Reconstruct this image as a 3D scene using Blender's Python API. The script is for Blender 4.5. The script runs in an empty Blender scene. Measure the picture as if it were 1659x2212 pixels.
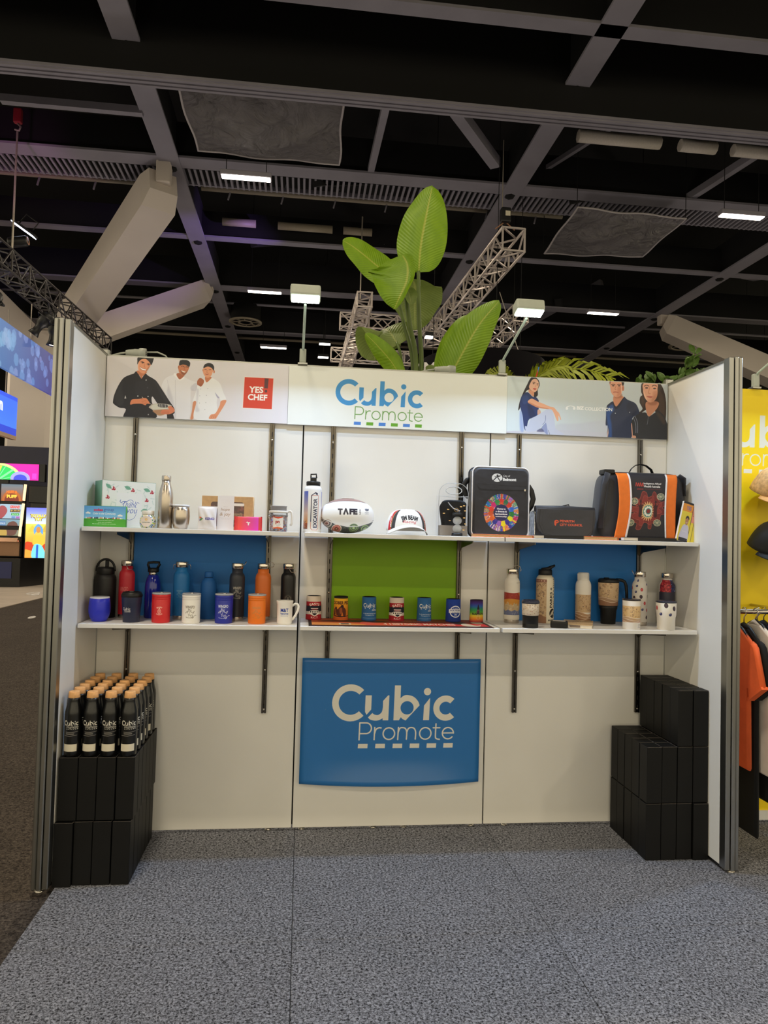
import bpy, bmesh, math, random
import numpy as np
from mathutils import Vector, Matrix, Euler
sin, cos, pi, rad = math.sin, math.cos, math.pi, math.radians
random.seed(7)
SC = bpy.context.scene
COL = SC.collection

# ---------------------------------------------------------------- camera
def make_camera():
    yaw, pitch, roll, F = 0.1134, 0.0347, 0.0260, 1544.6
    cy, sy, cp, sp, cr, sr = cos(yaw), sin(yaw), cos(pitch), sin(pitch), cos(roll), sin(roll)
    f = Vector((sy*cp, cy*cp, sp)); r = Vector((cy, -sy, 0)); u = r.cross(f)
    r2 = cr*r + sr*u; u2 = -sr*r + cr*u
    cd = bpy.data.cameras.new('camera'); cam = bpy.data.objects.new('camera', cd); COL.objects.link(cam)
    cd.sensor_fit = 'HORIZONTAL'; cd.sensor_width = 36.0; cd.lens = F/1659*36.0
    cd.clip_start = .05; cd.clip_end = 200
    m = Matrix.Identity(4)
    for i in range(3):
        m[i][0], m[i][1], m[i][2] = r2[i], u2[i], -f[i]
    m[0][3], m[1][3], m[2][3] = 1.0076, -3.7394, 1.5149
    cam.matrix_world = m
    SC.camera = cam
make_camera()
# ---------------------------------------------------------------- world, exposure
W = bpy.data.worlds.new('hall_ambience'); SC.world = W; W.use_nodes = True
W.node_tree.nodes['Background'].inputs[0].default_value = (1.0, .87, .60, 1)
W.node_tree.nodes['Background'].inputs[1].default_value = 1.35
SC.view_settings.view_transform = 'Standard'; SC.view_settings.look = 'None'
SC.view_settings.gamma = 1.0; SC.view_settings.use_curve_mapping = False
SC.view_settings.exposure = 0.0
WARM = (1.0, .86, .64); COOL = (.50, .70, 1.0)
HALL_POWER = 230       # each hall batten lamp
FLOOD_POWER = 14.5       # each arm floodlight of the stand
def area_lamp(name, loc, to, sx, sy, power, col, spread=180):
    l = bpy.data.lights.new(name, 'AREA'); l.shape = 'RECTANGLE'; l.size = sx; l.size_y = sy
    l.energy = power; l.color = col; l.spread = rad(spread)
    o = bpy.data.objects.new(name, l); COL.objects.link(o)
    o.location = loc
    o.rotation_euler = (Vector(to)-Vector(loc)).to_track_quat('-Z', 'Y').to_euler()
    return o

# ---------------------------------------------------------------- objects
def tag(o, label=None, cat=None, group=None, kind=None):
    for k, v in (('label', label), ('category', cat), ('group', group), ('kind', kind)):
        if v: o[k] = v
    return o
def thing(name, label, cat, loc=(0, 0, 0), rot=0, group=None, kind=None):
    o = bpy.data.objects.new(name, None); COL.objects.link(o)
    o.empty_display_size = .05; o.location = loc
    o.rotation_euler = rot if isinstance(rot, (tuple, Euler)) else (0, 0, rot)
    return tag(o, label, cat, group, kind)
def copy_tree(o, parent=None):
    c = o.copy(); COL.objects.link(c)
    if parent is not None: c.parent = parent
    for ch in o.children: copy_tree(ch, c)
    return c

def s2l(c):
    out = []
    for v in c[:3]:
        v = v/255.0
        out.append(v/12.92 if v <= .04045 else ((v+.055)/1.055)**2.4)
    return (out[0], out[1], out[2], 1.0)

def nn(nt, t, **kw):
    n = nt.nodes.new(t)
    for k, v in kw.items(): setattr(n, k, v)
    return n
MATS = {}
def mat(name, col, rough=.5, metal=0.0, var=.06, scale=40.0, bump=0.0, bscale=200.0, emit=0.0, trans=0.0, ior=1.45, coat=0.0, spec=.5, alpha=1.0, sheen=0.0):
    if name in MATS: return MATS[name]
    m = bpy.data.materials.new(name); m.use_nodes = True; nt = m.node_tree
    b = nt.nodes['Principled BSDF']; L = nt.links
    c = s2l(col)
    tc = nn(nt, 'ShaderNodeTexCoord')
    if var > 0:
        no = nn(nt, 'ShaderNodeTexNoise'); no.inputs['Scale'].default_value = scale; no.inputs['Detail'].default_value = 4
        L.new(tc.outputs['Object'], no.inputs['Vector'])
        cr = nn(nt, 'ShaderNodeValToRGB')
        cr.color_ramp.elements[0].position = .3; cr.color_ramp.elements[1].position = .7
        cr.color_ramp.elements[0].color = tuple(v*(1-var) for v in c[:3])+(1,)
        cr.color_ramp.elements[1].color = tuple(min(1, v*(1+var)) for v in c[:3])+(1,)
        L.new(no.outputs['Fac'], cr.inputs['Fac']); L.new(cr.outputs['Color'], b.inputs['Base Color'])
    else:
        b.inputs['Base Color'].default_value = c
    b.inputs['Roughness'].default_value = rough; b.inputs['Metallic'].default_value = metal
    b.inputs['IOR'].default_value = ior; b.inputs['Specular IOR Level'].default_value = spec
    b.inputs['Transmission Weight'].default_value = trans; b.inputs['Coat Weight'].default_value = coat
    b.inputs['Alpha'].default_value = alpha; b.inputs['Sheen Weight'].default_value = sheen
    if emit > 0:
        b.inputs['Emission Color'].default_value = c; b.inputs['Emission Strength'].default_value = emit
    if bump > 0:
        n2 = nn(nt, 'ShaderNodeTexNoise'); n2.inputs['Scale'].default_value = bscale; n2.inputs['Detail'].default_value = 3
        L.new(tc.outputs['Object'], n2.inputs['Vector'])
        bp = nn(nt, 'ShaderNodeBump'); bp.inputs['Strength'].default_value = bump; bp.inputs['Distance'].default_value = .002
        L.new(n2.outputs['Fac'], bp.inputs['Height']); L.new(bp.outputs['Normal'], b.inputs['Normal'])
    MATS[name] = m
    return m
def print_mat(cv, rough=.45, coat=0.0, emit=0.0, metal=0.0, bump=0.0, alpha=None):
    m = bpy.data.materials.new(cv.name+'_print'); m.use_nodes = True; nt = m.node_tree
    b = nt.nodes['Principled BSDF']
    t = nn(nt, 'ShaderNodeTexImage'); t.image = cv.image(); t.extension = 'EXTEND'; t.interpolation = 'Cubic'
    nt.links.new(t.outputs['Color'], b.inputs['Base Color'])
    b.inputs['Roughness'].default_value = rough; b.inputs['Coat Weight'].default_value = coat; b.inputs['Metallic'].default_value = metal
    if emit > 0:
        nt.links.new(t.outputs['Color'], b.inputs['Emission Color']); b.inputs['Emission Strength'].default_value = emit
    if bump > 0:
        tc = nn(nt, 'ShaderNodeTexCoord'); n2 = nn(nt, 'ShaderNodeTexNoise'); n2.inputs['Scale'].default_value = 14
        nt.links.new(tc.outputs['Object'], n2.inputs['Vector'])
        bp = nn(nt, 'ShaderNodeBump'); bp.inputs['Strength'].default_value = bump; bp.inputs['Distance'].default_value = .01
        nt.links.new(n2.outputs['Fac'], bp.inputs['Height']); nt.links.new(bp.outputs['Normal'], b.inputs['Normal'])
    return m

class G:
    """collects shapes; build() links them as one mesh object"""
    def __init__(s):
        s.bm = bmesh.new(); s.uv = s.bm.loops.layers.uv.new('UVMap')
    def _tf(s, vs, M):
        if M is not None:
            for v in vs: v.co = M @ v.co
    def face(s, vs, uvs=None, mi=0, smooth=False):
        try: f = s.bm.faces.new(vs)
        except ValueError: return None
        f.material_index = mi; f.smooth = smooth
        if uvs:
            for l, uv in zip(f.loops, uvs): l[s.uv].uv = uv
        return f
    def box(s, c, d, bevel=0.0, M=None, mi=0, uvaxis='xz', seg=1):
        b2 = bmesh.new(); bmesh.ops.create_cube(b2, size=1.0)
        for v in b2.verts: v.co = Vector((v.co.x*d[0], v.co.y*d[1], v.co.z*d[2]))
        if bevel > 0: bmesh.ops.bevel(b2, geom=list(b2.edges), offset=min(bevel, min(d)*.45), segments=seg, affect='EDGES', profile=.6)
        s._merge(b2, c, d, M, mi); return s
    def _merge(s, b2, c, d, M, mi):
        mp = {}
        for v in b2.verts:
            co = v.co+Vector(c)
            mp[v] = s.bm.verts.new(M @ co if M is not None else co)
        for f in b2.faces:
            nf = s.face([mp[v] for v in f.verts], None, mi)
            if nf:
                for l, v in zip(nf.loops, f.verts): l[s.uv].uv = (v.co.x/d[0]+.5, v.co.z/d[2]+.5)
        b2.free()
    def lathe(s, prof, n=28, c=(0, 0, 0), M=None, mi=0, smooth=True, ang=2*pi, zr=None):
        z0, z1 = zr or (min(p[1] for p in prof), max(p[1] for p in prof)); dz = (z1-z0) or 1
        rings = []
        full = abs(ang-2*pi) < 1e-6; cols = n if full else n+1
        for r, z in prof:
            if r <= 1e-6: rings.append([s.bm.verts.new((c[0], c[1], c[2]+z))])
            else:
                rings.append([s.bm.verts.new((c[0]+r*sin((i/n-.5)*ang), c[1]-r*cos((i/n-.5)*ang), c[2]+z)) for i in range(cols)])
        allv = [v for rr in rings for v in rr]
        for k in range(len(prof)-1):
            a, b = rings[k], rings[k+1]; va, vb = (prof[k][1]-z0)/dz, (prof[k+1][1]-z0)/dz
            flip = False
            for i in range(n):
                j = (i+1) % cols; u0, u1 = i/n, (i+1)/n
                if len(a) == 1 and len(b) == 1: continue
                if len(a) == 1: s.face([a[0], b[j], b[i]], [((u0+u1)/2, va), (u1, vb), (u0, vb)], mi, smooth)
                elif len(b) == 1: s.face([a[i], a[j], b[0]], [(u0, va), (u1, va), ((u0+u1)/2, vb)], mi, smooth)
                else: s.face([a[i], a[j], b[j], b[i]], [(u0, va), (u1, va), (u1, vb), (u0, vb)], mi, smooth)
        s._tf(allv, M); return s
    def tube(s, pts, r, n=8, closed=False, M=None, mi=0, flat=1.0, cap=True, up=None):
        P = [Vector(p) for p in pts]; N = len(P); rings = []; prev = None
        for i, p in enumerate(P):
            if closed: t = (P[(i+1) % N]-P[i-1])
            else: t = P[min(i+1, N-1)]-P[max(i-1, 0)]
            t.normalize()
            if prev is None:
                a = Vector(up) if up else (Vector((0, 0, 1)) if abs(t.z) < .9 else Vector((1, 0, 0)))
                x = (a-t*a.dot(t)).normalized()
            else:
                x = prev-t*prev.dot(t)
                x = x.normalized() if x.length > 1e-6 else prev
            prev = x; y = t.cross(x)
            ri = r[i] if isinstance(r, (list, tuple)) else r
            rings.append([s.bm.verts.new(p+x*(ri*flat*cos(2*pi*k/n))+y*(ri*sin(2*pi*k/n))) for k in range(n)])
        m = N if closed else N-1
        for i in range(m):
            a, b = rings[i], rings[(i+1) % N]
            for k in range(n):
                j = (k+1) % n
                s.face([a[k], a[j], b[j], b[k]], [(k/n, i/m), ((k+1)/n, i/m), ((k+1)/n, (i+1)/m), (k/n, (i+1)/m)], mi, n > 5)
        if cap and not closed:
            s.face(list(reversed(rings[0])), None, mi); s.face(rings[-1], None, mi)
        s._tf([v for rr in rings for v in rr], M); return s
    def bar(s, a, b, w, h, mi=0, up=(0, 0, 1)):
        a, b = Vector(a), Vector(b); t = (b-a).normalized(); u = Vector(up)
        if abs(t.dot(u)) > .98: u = Vector((0, 1, 0)) if abs(t.y) < .9 else Vector((1, 0, 0))
        x = t.cross(u).normalized(); y = x.cross(t)
        q = []
        for p in (a, b):
            q.append([s.bm.verts.new(p+x*(sx*w/2)+y*(sy*h/2)) for sx, sy in ((-1, -1), (1, -1), (1, 1), (-1, 1))])
        for k in range(4):
            j = (k+1) % 4; s.face([q[0][k], q[0][j], q[1][j], q[1][k]], None, mi)
        s.face(list(reversed(q[0])), None, mi); s.face(q[1], None, mi); return s
    def prism(s, pts, y0, y1, M=None, mi=0, side=None, bevel=0.0):
        """outline in XZ extruded along Y (y0 = front)"""
        xs = [p[0] for p in pts]; zs = [p[1] for p in pts]
        w = (max(xs)-min(xs)) or 1; h = (max(zs)-min(zs)) or 1; x0, z0 = min(xs), min(zs)
        area = sum(pts[i-1][0]*pts[i][1]-pts[i][0]*pts[i-1][1] for i in range(len(pts)))
        if area < 0: pts = list(reversed(pts))
        uv = [((p[0]-x0)/w, (p[1]-z0)/h) for p in pts]
        cx, cz = x0+w/2, z0+h/2
        def ring(y, k): return [s.bm.verts.new((cx+(p[0]-cx)*(1-2*k/w), y, cz+(p[1]-cz)*(1-2*k/h))) for p in pts]
        A = ring(y0, bevel); Bk = ring(y1, bevel)
        s.face(A, uv, mi); s.face(list(reversed(Bk)), None, mi if side is None else side)
        if bevel > 0:
            A2 = ring(y0+bevel, 0); B2 = ring(y1-bevel, 0); chain = [A, A2, B2, Bk]
        else: chain = [A, Bk]
        n = len(pts); si = mi if side is None else side
        for q in range(len(chain)-1):
            for i in range(n):
                j = (i+1) % n
                s.face([chain[q][j], chain[q][i], chain[q+1][i], chain[q+1][j]], [uv[j], uv[i], uv[i], uv[j]], si, bevel > 0)
        s._tf([v for r in chain for v in r], M); return s
    def grid(s, fn, nx, ny, M=None, mi=0, smooth=True):
        V = [[s.bm.verts.new(fn(i/nx, j/ny)) for i in range(nx+1)] for j in range(ny+1)]
        for j in range(ny):
            for i in range(nx):
                s.face([V[j][i], V[j][i+1], V[j+1][i+1], V[j+1][i]], [(i/nx, j/ny), ((i+1)/nx, j/ny), ((i+1)/nx, (j+1)/ny), (i/nx, (j+1)/ny)], mi, smooth)
        s._tf([v for r in V for v in r], M); return s
    def blob(s, d, e1=.3, e2=.3, nu=40, nv=24, c=(0, 0, 0), M=None, mi=0, fn=None):
        """superellipsoid (boxy pillow), planar XZ uv"""
        def sp(v, e): return math.copysign(abs(v)**e, v)
        def f(u, v):
            th = (u*2-1)*pi; ph = (v-.5)*pi
            x = sp(cos(ph), e1)*sp(sin(th), e2)*d[0]/2; y = -sp(cos(ph), e1)*sp(cos(th), e2)*d[1]/2; z = sp(sin(ph), e1)*d[2]/2
            return Vector((x, y, z))
        V = []
        for j in range(nv+1):
            row = []
            for i in range(nu):
                p = f(i/nu, j/nv); uv = (p.x/d[0]+.5, p.z/d[2]+.5)
                if fn: p = fn(p)
                row.append((s.bm.verts.new(p+Vector(c)), uv))
            V.append(row)
        for j in range(nv):
            for i in range(nu):
                k = (i+1) % nu; q = [V[j][i], V[j][k], V[j+1][k], V[j+1][i]]
                s.face([a[0] for a in q], [a[1] for a in q], mi, True)
        s._tf([a[0] for r in V for a in r], M)
        bmesh.ops.remove_doubles(s.bm, verts=[a[0] for r in (V[0], V[-1]) for a in r], dist=1e-6)
        return s
    def build(s, name, m, parent=None, loc=None, rot=None, smooth=None):
        me = bpy.data.meshes.new(name)
        if smooth is not None:
            for f in s.bm.faces: f.smooth = smooth
        bmesh.ops.recalc_face_normals(s.bm, faces=list(s.bm.faces))
        s.bm.to_mesh(me); s.bm.free()
        for x in (m if isinstance(m, (list, tuple)) else [m]): me.materials.append(x)
        o = bpy.data.objects.new(name, me); COL.objects.link(o)
        if parent is not None: o.parent = parent
        if loc is not None: o.location = loc
        if rot is not None: o.rotation_euler = rot
        return o
def box(name, c, d, m, parent=None, bevel=0.0, seg=1):
    """box object with its origin at its own centre"""
    return G().box((0, 0, 0), d, bevel, seg=seg).build(name, m, parent, c)
def tube(name, pts, r, m, parent=None, **k): return G().tube(pts, r, **k).build(name, m, parent)
def lathe(name, prof, m, parent=None, n=28, loc=None, rot=None): return G().lathe(prof, n).build(name, m, parent, loc, rot)
def arc(cx, cz, r, a0, a1, n=12, y=0.0, rz=None):
    return [(cx+r*cos(rad(a0+(a1-a0)*i/n)), y, cz+(rz or r)*sin(rad(a0+(a1-a0)*i/n))) for i in range(n+1)]
def rrect(w, h, r, n=6, cx=0.0, z0=0.0):
    out = []
    for (x, z, a) in ((w/2-r, r, -90), (w/2-r, h-r, 0), (-w/2+r, h-r, 90), (-w/2+r, r, 180)):
        for i in range(n+1): out.append((cx+x+r*cos(rad(a+90*i/n)), z0+z+r*sin(rad(a+90*i/n))))
    return out

# ---------------------------------------------------------------- 2-D painter for flat print
_TX = {}
def text_tris(t, bold=0.0):
    k = (t, bold)
    if k not in _TX:
        cu = bpy.data.curves.new('lettering', 'FONT'); cu.body = t; cu.size = 1.0; cu.offset = bold; cu.resolution_u = 3
        o = bpy.data.objects.new('lettering', cu); COL.objects.link(o)
        bpy.context.view_layer.update()
        ev = o.evaluated_get(bpy.context.evaluated_depsgraph_get()); me = ev.to_mesh()
        me.calc_loop_triangles()
        co = np.array([v.co[:2] for v in me.vertices]) if len(me.vertices) else np.zeros((0, 2))
        tr = np.array([lt.vertices[:] for lt in me.loop_triangles], int) if len(me.loop_triangles) else np.zeros((0, 3), int)
        T = co[tr] if len(tr) else np.zeros((0, 3, 2))
        ev.to_mesh_clear(); bpy.data.objects.remove(o); bpy.data.curves.remove(cu)
        _TX[k] = T
    return _TX[k]
def spline(pts, n=6, closed=True):
    P = np.array(pts, float); N = len(P); out = []
    for i in range(N if closed else N-1):
        if closed: p0, p1, p2, p3 = P[i-1], P[i], P[(i+1) % N], P[(i+2) % N]
        else: p0, p1, p2, p3 = P[max(i-1, 0)], P[i], P[i+1], P[min(i+2, N-1)]
        for k in range(n):
            t = k/n
            out.append(.5*((2*p1)+(-p0+p2)*t+(2*p0-5*p1+4*p2-p3)*t*t+(-p0+3*p1-3*p2+p3)*t**3))
    if not closed: out.append(P[-1])
    return np.array(out)
class Cv:
    SS = 3
    def __init__(s, name, w, h, bg=(255, 255, 255)):
        s.name = name; s.w, s.h = int(w), int(h); s.a = np.empty((s.h, s.w, 3), np.float32); s.a[:] = bg; s.mp = None
    def m(s, pts):
        P = np.asarray(pts, float)
        if s.mp is not None: P = np.array([s.mp(x, y) for x, y in P])
        return P
    def cov(s, contours, pad=2):
        cs = [np.asarray(c, float) for c in contours if len(c) > 2]
        if not cs: return None
        al = np.concatenate(cs)
        x0 = max(0, int(al[:, 0].min())-pad); x1 = min(s.w, int(al[:, 0].max())+pad+2)
        y0 = max(0, int(al[:, 1].min())-pad); y1 = min(s.h, int(al[:, 1].max())+pad+2)
        if x1 <= x0 or y1 <= y0: return None
        Wd, Hd = x1-x0, y1-y0; SS = s.SS
        acc = np.zeros((Hd, Wd+2), np.float64)
        A = []; B = []
        for c in cs:
            d = np.roll(c, -1, 0)
            if (c[:, 0]*d[:, 1]-d[:, 0]*c[:, 1]).sum() < 0: c = c[::-1]; d = np.roll(c, -1, 0)
            A.append(c); B.append(d)
        A = np.concatenate(A)-(x0, y0); B = np.concatenate(B)-(x0, y0)
        sg = np.where(B[:, 1] > A[:, 1], 1.0, -1.0)
        lo = np.minimum(A[:, 1], B[:, 1])*SS; hi = np.maximum(A[:, 1], B[:, 1])*SS
        r0 = np.clip(np.ceil(lo-.5), 0, Hd*SS).astype(int); r1 = np.clip(np.ceil(hi-.5), 0, Hd*SS).astype(int)
        n = np.maximum(r1-r0, 0); ok = n > 0
        if not ok.any(): return None
        idx = np.repeat(np.arange(len(n)), n)
        row = np.arange(n.sum())-np.repeat(np.cumsum(n)-n, n)+np.repeat(r0, n)
        yy = (row+.5)/SS; a, b = A[idx], B[idx]
        xx = a[:, 0]+(yy-a[:, 1])/(b[:, 1]-a[:, 1])*(b[:, 0]-a[:, 0])
        xx = np.clip(xx, 0, Wd); ix = np.minimum(xx.astype(int), Wd); fr = xx-ix; pr = row//SS
        np.add.at(acc, (pr, ix), sg[idx]*(1-fr)/SS); np.add.at(acc, (pr, np.minimum(ix+1, Wd+1)), sg[idx]*fr/SS)
        return x0, y0, np.clip(np.abs(np.cumsum(acc, 1)[:, :Wd]), 0, 1)
    def _put(s, r, col, alpha, blur=0):
        if r is None: return s
        x0, y0, c = r
        if blur >= 1:
            k = int(blur)
            for _ in range(2):
                for ax in (0, 1):
                    pd = [(0, 0), (0, 0)]; pd[ax] = (k+1, k); q = np.cumsum(np.pad(c, pd, mode='edge'), ax)
                    c = (q[2*k+1:]-q[:-2*k-1])/(2*k+1) if ax == 0 else (q[:, 2*k+1:]-q[:, :-2*k-1])/(2*k+1)
        al = (c*alpha)[..., None].astype(np.float32); H, Wd = c.shape
        t = s.a[y0:y0+H, x0:x0+Wd]; t += (np.array(col, np.float32)-t)*al
        return s
    def poly(s, pts, col, alpha=1.0, blur=0): return s._put(s.cov([s.m(pts)], 2+3*int(blur)), col, alpha, blur)
    def sp(s, pts, col, alpha=1.0, blur=0, n=6): return s.poly(spline(pts, n), col, alpha, blur)
    def ell(s, x, y, rx, ry, col, alpha=1.0, rot=0.0, blur=0, n=40):
        t = np.linspace(0, 2*pi, n, endpoint=False); c, q = cos(rad(rot)), sin(rad(rot))
        X, Y = rx*np.cos(t), ry*np.sin(t)
        return s.poly(np.stack([x+X*c-Y*q, y+X*q+Y*c], 1), col, alpha, blur)
    def ring(s, x, y, r, w, col, a0=0.0, a1=360.0, alpha=1.0, ry=None):
        t = np.radians(np.linspace(a0, a1, 48)); ry = ry or r
        return s.line(np.stack([x+r*np.cos(t), y+ry*np.sin(t)], 1), w, col, alpha, rnd=False)
    def line(s, pts, w, col, alpha=1.0, rnd=True, blur=0):
        P = np.asarray(pts, float); cs = []
        for a, b in zip(P[:-1], P[1:]):
            d = b-a; l = np.hypot(*d)
            if l < 1e-9: continue
            e = np.array([-d[1], d[0]])/l*w/2; x = d/l*min(w*.12, l*.5)
            cs.append(s.m([a-x+e, b+x+e, b+x-e, a-x-e]))
        t = np.linspace(0, 2*pi, 10, endpoint=False)
        for p in (P if rnd else P[1:-1]): cs.append(s.m(np.stack([p[0]+w/2*np.cos(t), p[1]+w/2*np.sin(t)], 1)))
        return s._put(s.cov(cs, 2+3*int(blur)), col, alpha, blur)
    def curve(s, pts, w, col, alpha=1.0, n=8): return s.line(spline(pts, n, False), w, col, alpha)
    def rect(s, x0, y0, x1, y1, col, alpha=1.0, blur=0): return s.poly([(x0, y0), (x1, y0), (x1, y1), (x0, y1)], col, alpha, blur)
    def text(s, t, x, y, h, col, w=None, anchor='c', bold=0.0, rot=0.0, alpha=1.0, shear=0.0, arcr=None):
        """h: height of the lettering's box; (x, y): centre (or left/right middle)"""
        T = text_tris(t, bold)
        if not len(T): return s
        mn = T.reshape(-1, 2).min(0); mx = T.reshape(-1, 2).max(0)
        hh = mx[1]-mn[1]; sc = h/hh; sx = (w/(mx[0]-mn[0])) if w else sc
        Q = T.copy(); Wt = (mx[0]-mn[0])*sx
        off = {'c': -Wt/2, 'l': 0, 'r': -Wt}[anchor]
        X = (Q[..., 0]-mn[0])*sx+off; Y = -((Q[..., 1]-mn[1])*sc-h/2); X = X-Y*shear
        if arcr:
            a = X/abs(arcr); R = abs(arcr)-np.sign(arcr)*Y
            X, Y = R*np.sin(a), (-R*np.cos(a)+abs(arcr) if arcr > 0 else R*np.cos(a)-abs(arcr))
        c, q = cos(rad(rot)), sin(rad(rot))
        Q = np.stack([x+X*c-Y*q, y+X*q+Y*c], -1)
        if s.mp is not None: Q = np.array([[s.mp(*p) for p in tr] for tr in Q])
        return s._put(s.cov(list(Q)), col, alpha)
    def vgrad(s, top, bot, y0=0, y1=None, x0=0, x1=None):
        y1 = y1 or s.h; x1 = x1 or s.w
        t = np.linspace(0, 1, y1-y0)[:, None, None]; s.a[y0:y1, x0:x1] = np.array(top)*(1-t)+np.array(bot)*t
        return s
    def hgrad(s, l, r, x0=0, x1=None, y0=0, y1=None):
        y1 = y1 or s.h; x1 = x1 or s.w
        t = np.linspace(0, 1, x1-x0)[None, :, None]; s.a[y0:y1, x0:x1] = np.array(l)*(1-t)+np.array(r)*t
        return s
    def image(s):
        im = bpy.data.images.new(s.name, s.w, s.h)
        px = np.ones((s.h, s.w, 4), np.float32); px[..., :3] = np.clip(s.a[::-1], 0, 255)/255
        im.pixels.foreach_set(px.ravel()); im.pack()
        return im

# the stand's logo, drawn in its own 1000 x 520 frame (x 344..1346, y 317..832 of the poster)
def draw_logo(cv, x, y, w, c_top, c_bot=None, c_dash=None, thin=11.0, dash=True):
    k = w/1002.0
    def f(p): return [(x+(a-344)*k, y+(b-317)*k) for a, b in p]
    def arcp(cx, cy, r, a0, a1, n=30): return [(cx+r*cos(rad(a0+(a1-a0)*i/n)), cy+r*sin(rad(a0+(a1-a0)*i/n))) for i in range(n+1)]
    cb = c_bot or c_top
    cv.poly(f(arcp(494, 466, 149, -44, -316)+arcp(494, 466, 96, -316, -44)), c_top)
    cv.poly(f([(614, 405), (664, 405), (662, 520), (625, 562), (613, 540), (612, 505)]), c_top)
    cv.poly(f(spline([(637, 583), (655, 600), (690, 609), (725, 606), (757, 590)], 5, False).tolist()+[(757, 607), (803, 607), (808, 405), (797, 405), (757, 450)]+spline([(757, 500), (748, 540), (720, 563), (690, 560), (672, 547)], 5, False).tolist()), c_top)
    outer = [(851, 324), (901, 324), (899, 428)]+spline([(899, 428), (925, 408), (955, 402), (1005, 415), (1042, 450), (1057, 483)], 5, False).tolist()+[(1057, 487), (944, 609), (918, 596), (905, 582), (890, 607), (845, 607)]
    hole = arcp(955, 506, 54, 0, 360, 32)[:-1]
    # bowl drawn as outline with a bridge to the hole
    i = 2
    br = outer[:3]+[hole[20]]+[hole[(20-j) % 32] for j in range(33)]+outer[2:]
    cv.poly(f(br), c_top)
    cv.poly(f(arcp(1120, 375, 30, 0, 360)), c_top)
    cv.poly(f([(1143, 425), (1138, 607), (1089, 607), (1094, 488)]), c_top)
    cv.poly(f(arcp(1274, 510, 103, -46, -314)+arcp(1274, 510, 52, -314, -46)), c_top)
    t = thin*k
    def ln(p): cv.line(f(p), t, cb)
    ln([(570, 763), (573, 627), (625, 627)]); ln(arcp(625, 670, 43, -90, 90, 16)); ln([(625, 713), (572, 713)])
    ln([(692, 762), (695, 664)]); ln(spline([(695, 712), (706, 680), (728, 667), (747, 668)], 5, False).tolist())
    ln(arcp(811, 714, 47, 0, 360)); ln(arcp(1110, 714, 47, 0, 360))
    ln([(884, 762), (888, 664)]); ln(spline([(887, 705), (900, 672), (922, 666), (945, 674), (957, 705), (955, 760)], 5, False).tolist())
    ln(spline([(957, 705), (970, 674), (994, 666), (1018, 674), (1030, 705), (1028, 760)], 5, False).tolist())
    ln(spline([(1197, 637), (1194, 735), (1202, 757), (1228, 763)], 5, False).tolist()); ln([(1174, 669), (1230, 669)])
    ln([(1252, 712), (1342, 712)]); ln(arcp(1297, 714, 46, 0, -320))
    if dash:
        for i, x0 in enumerate((561, 702, 843, 983, 1122, 1260)):
            c = c_dash[i % len(c_dash)] if c_dash else c_top
            cv.poly(f([(x0+2, 795), (x0+80, 795), (x0+78, 831), (x0, 831)]), c)

# ================================================================ materials shared by the building
m_white = mat('white_laminate', (228, 228, 228), .42, var=.015, scale=6)
m_board = mat('white_wall_board', (229, 227, 221), .5, var=.02, scale=3)
m_alu = mat('aluminium', (168, 168, 164), .32, 1.0, var=.04, scale=8)
m_zinc = mat('zinc_steel', (104, 99, 92), .26, 1.0, var=.06, scale=30)
m_dark = mat('dark_gap', (22, 21, 20), .8)
m_screw = mat('screw_steel', (215, 210, 200), .25, 1.0, var=.03)
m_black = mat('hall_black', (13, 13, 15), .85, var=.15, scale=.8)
m_flange = mat('beam_lit_grey', (138, 135, 145), .6, var=.08, scale=1.5)  # beam flanges paler than their webs: light from below put into the colour
m_conc = mat('column_white_paint', (206, 196, 186), .7, var=.04, scale=.7)
m_led = mat('lamp_diffuser', (255, 244, 225), .5, emit=9, var=0)
m_ledcool = mat('flood_diffuser', (246, 255, 240), .5, emit=7, var=0)
m_blk = mat('matt_black_plastic', (14, 14, 15), .45, var=.08)
m_chrome = mat('polished_steel', (214, 206, 196), .12, 1.0, var=.02)
m_steelb = mat('brushed_steel', (200, 190, 178), .27, 1.0, var=.03)

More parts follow.
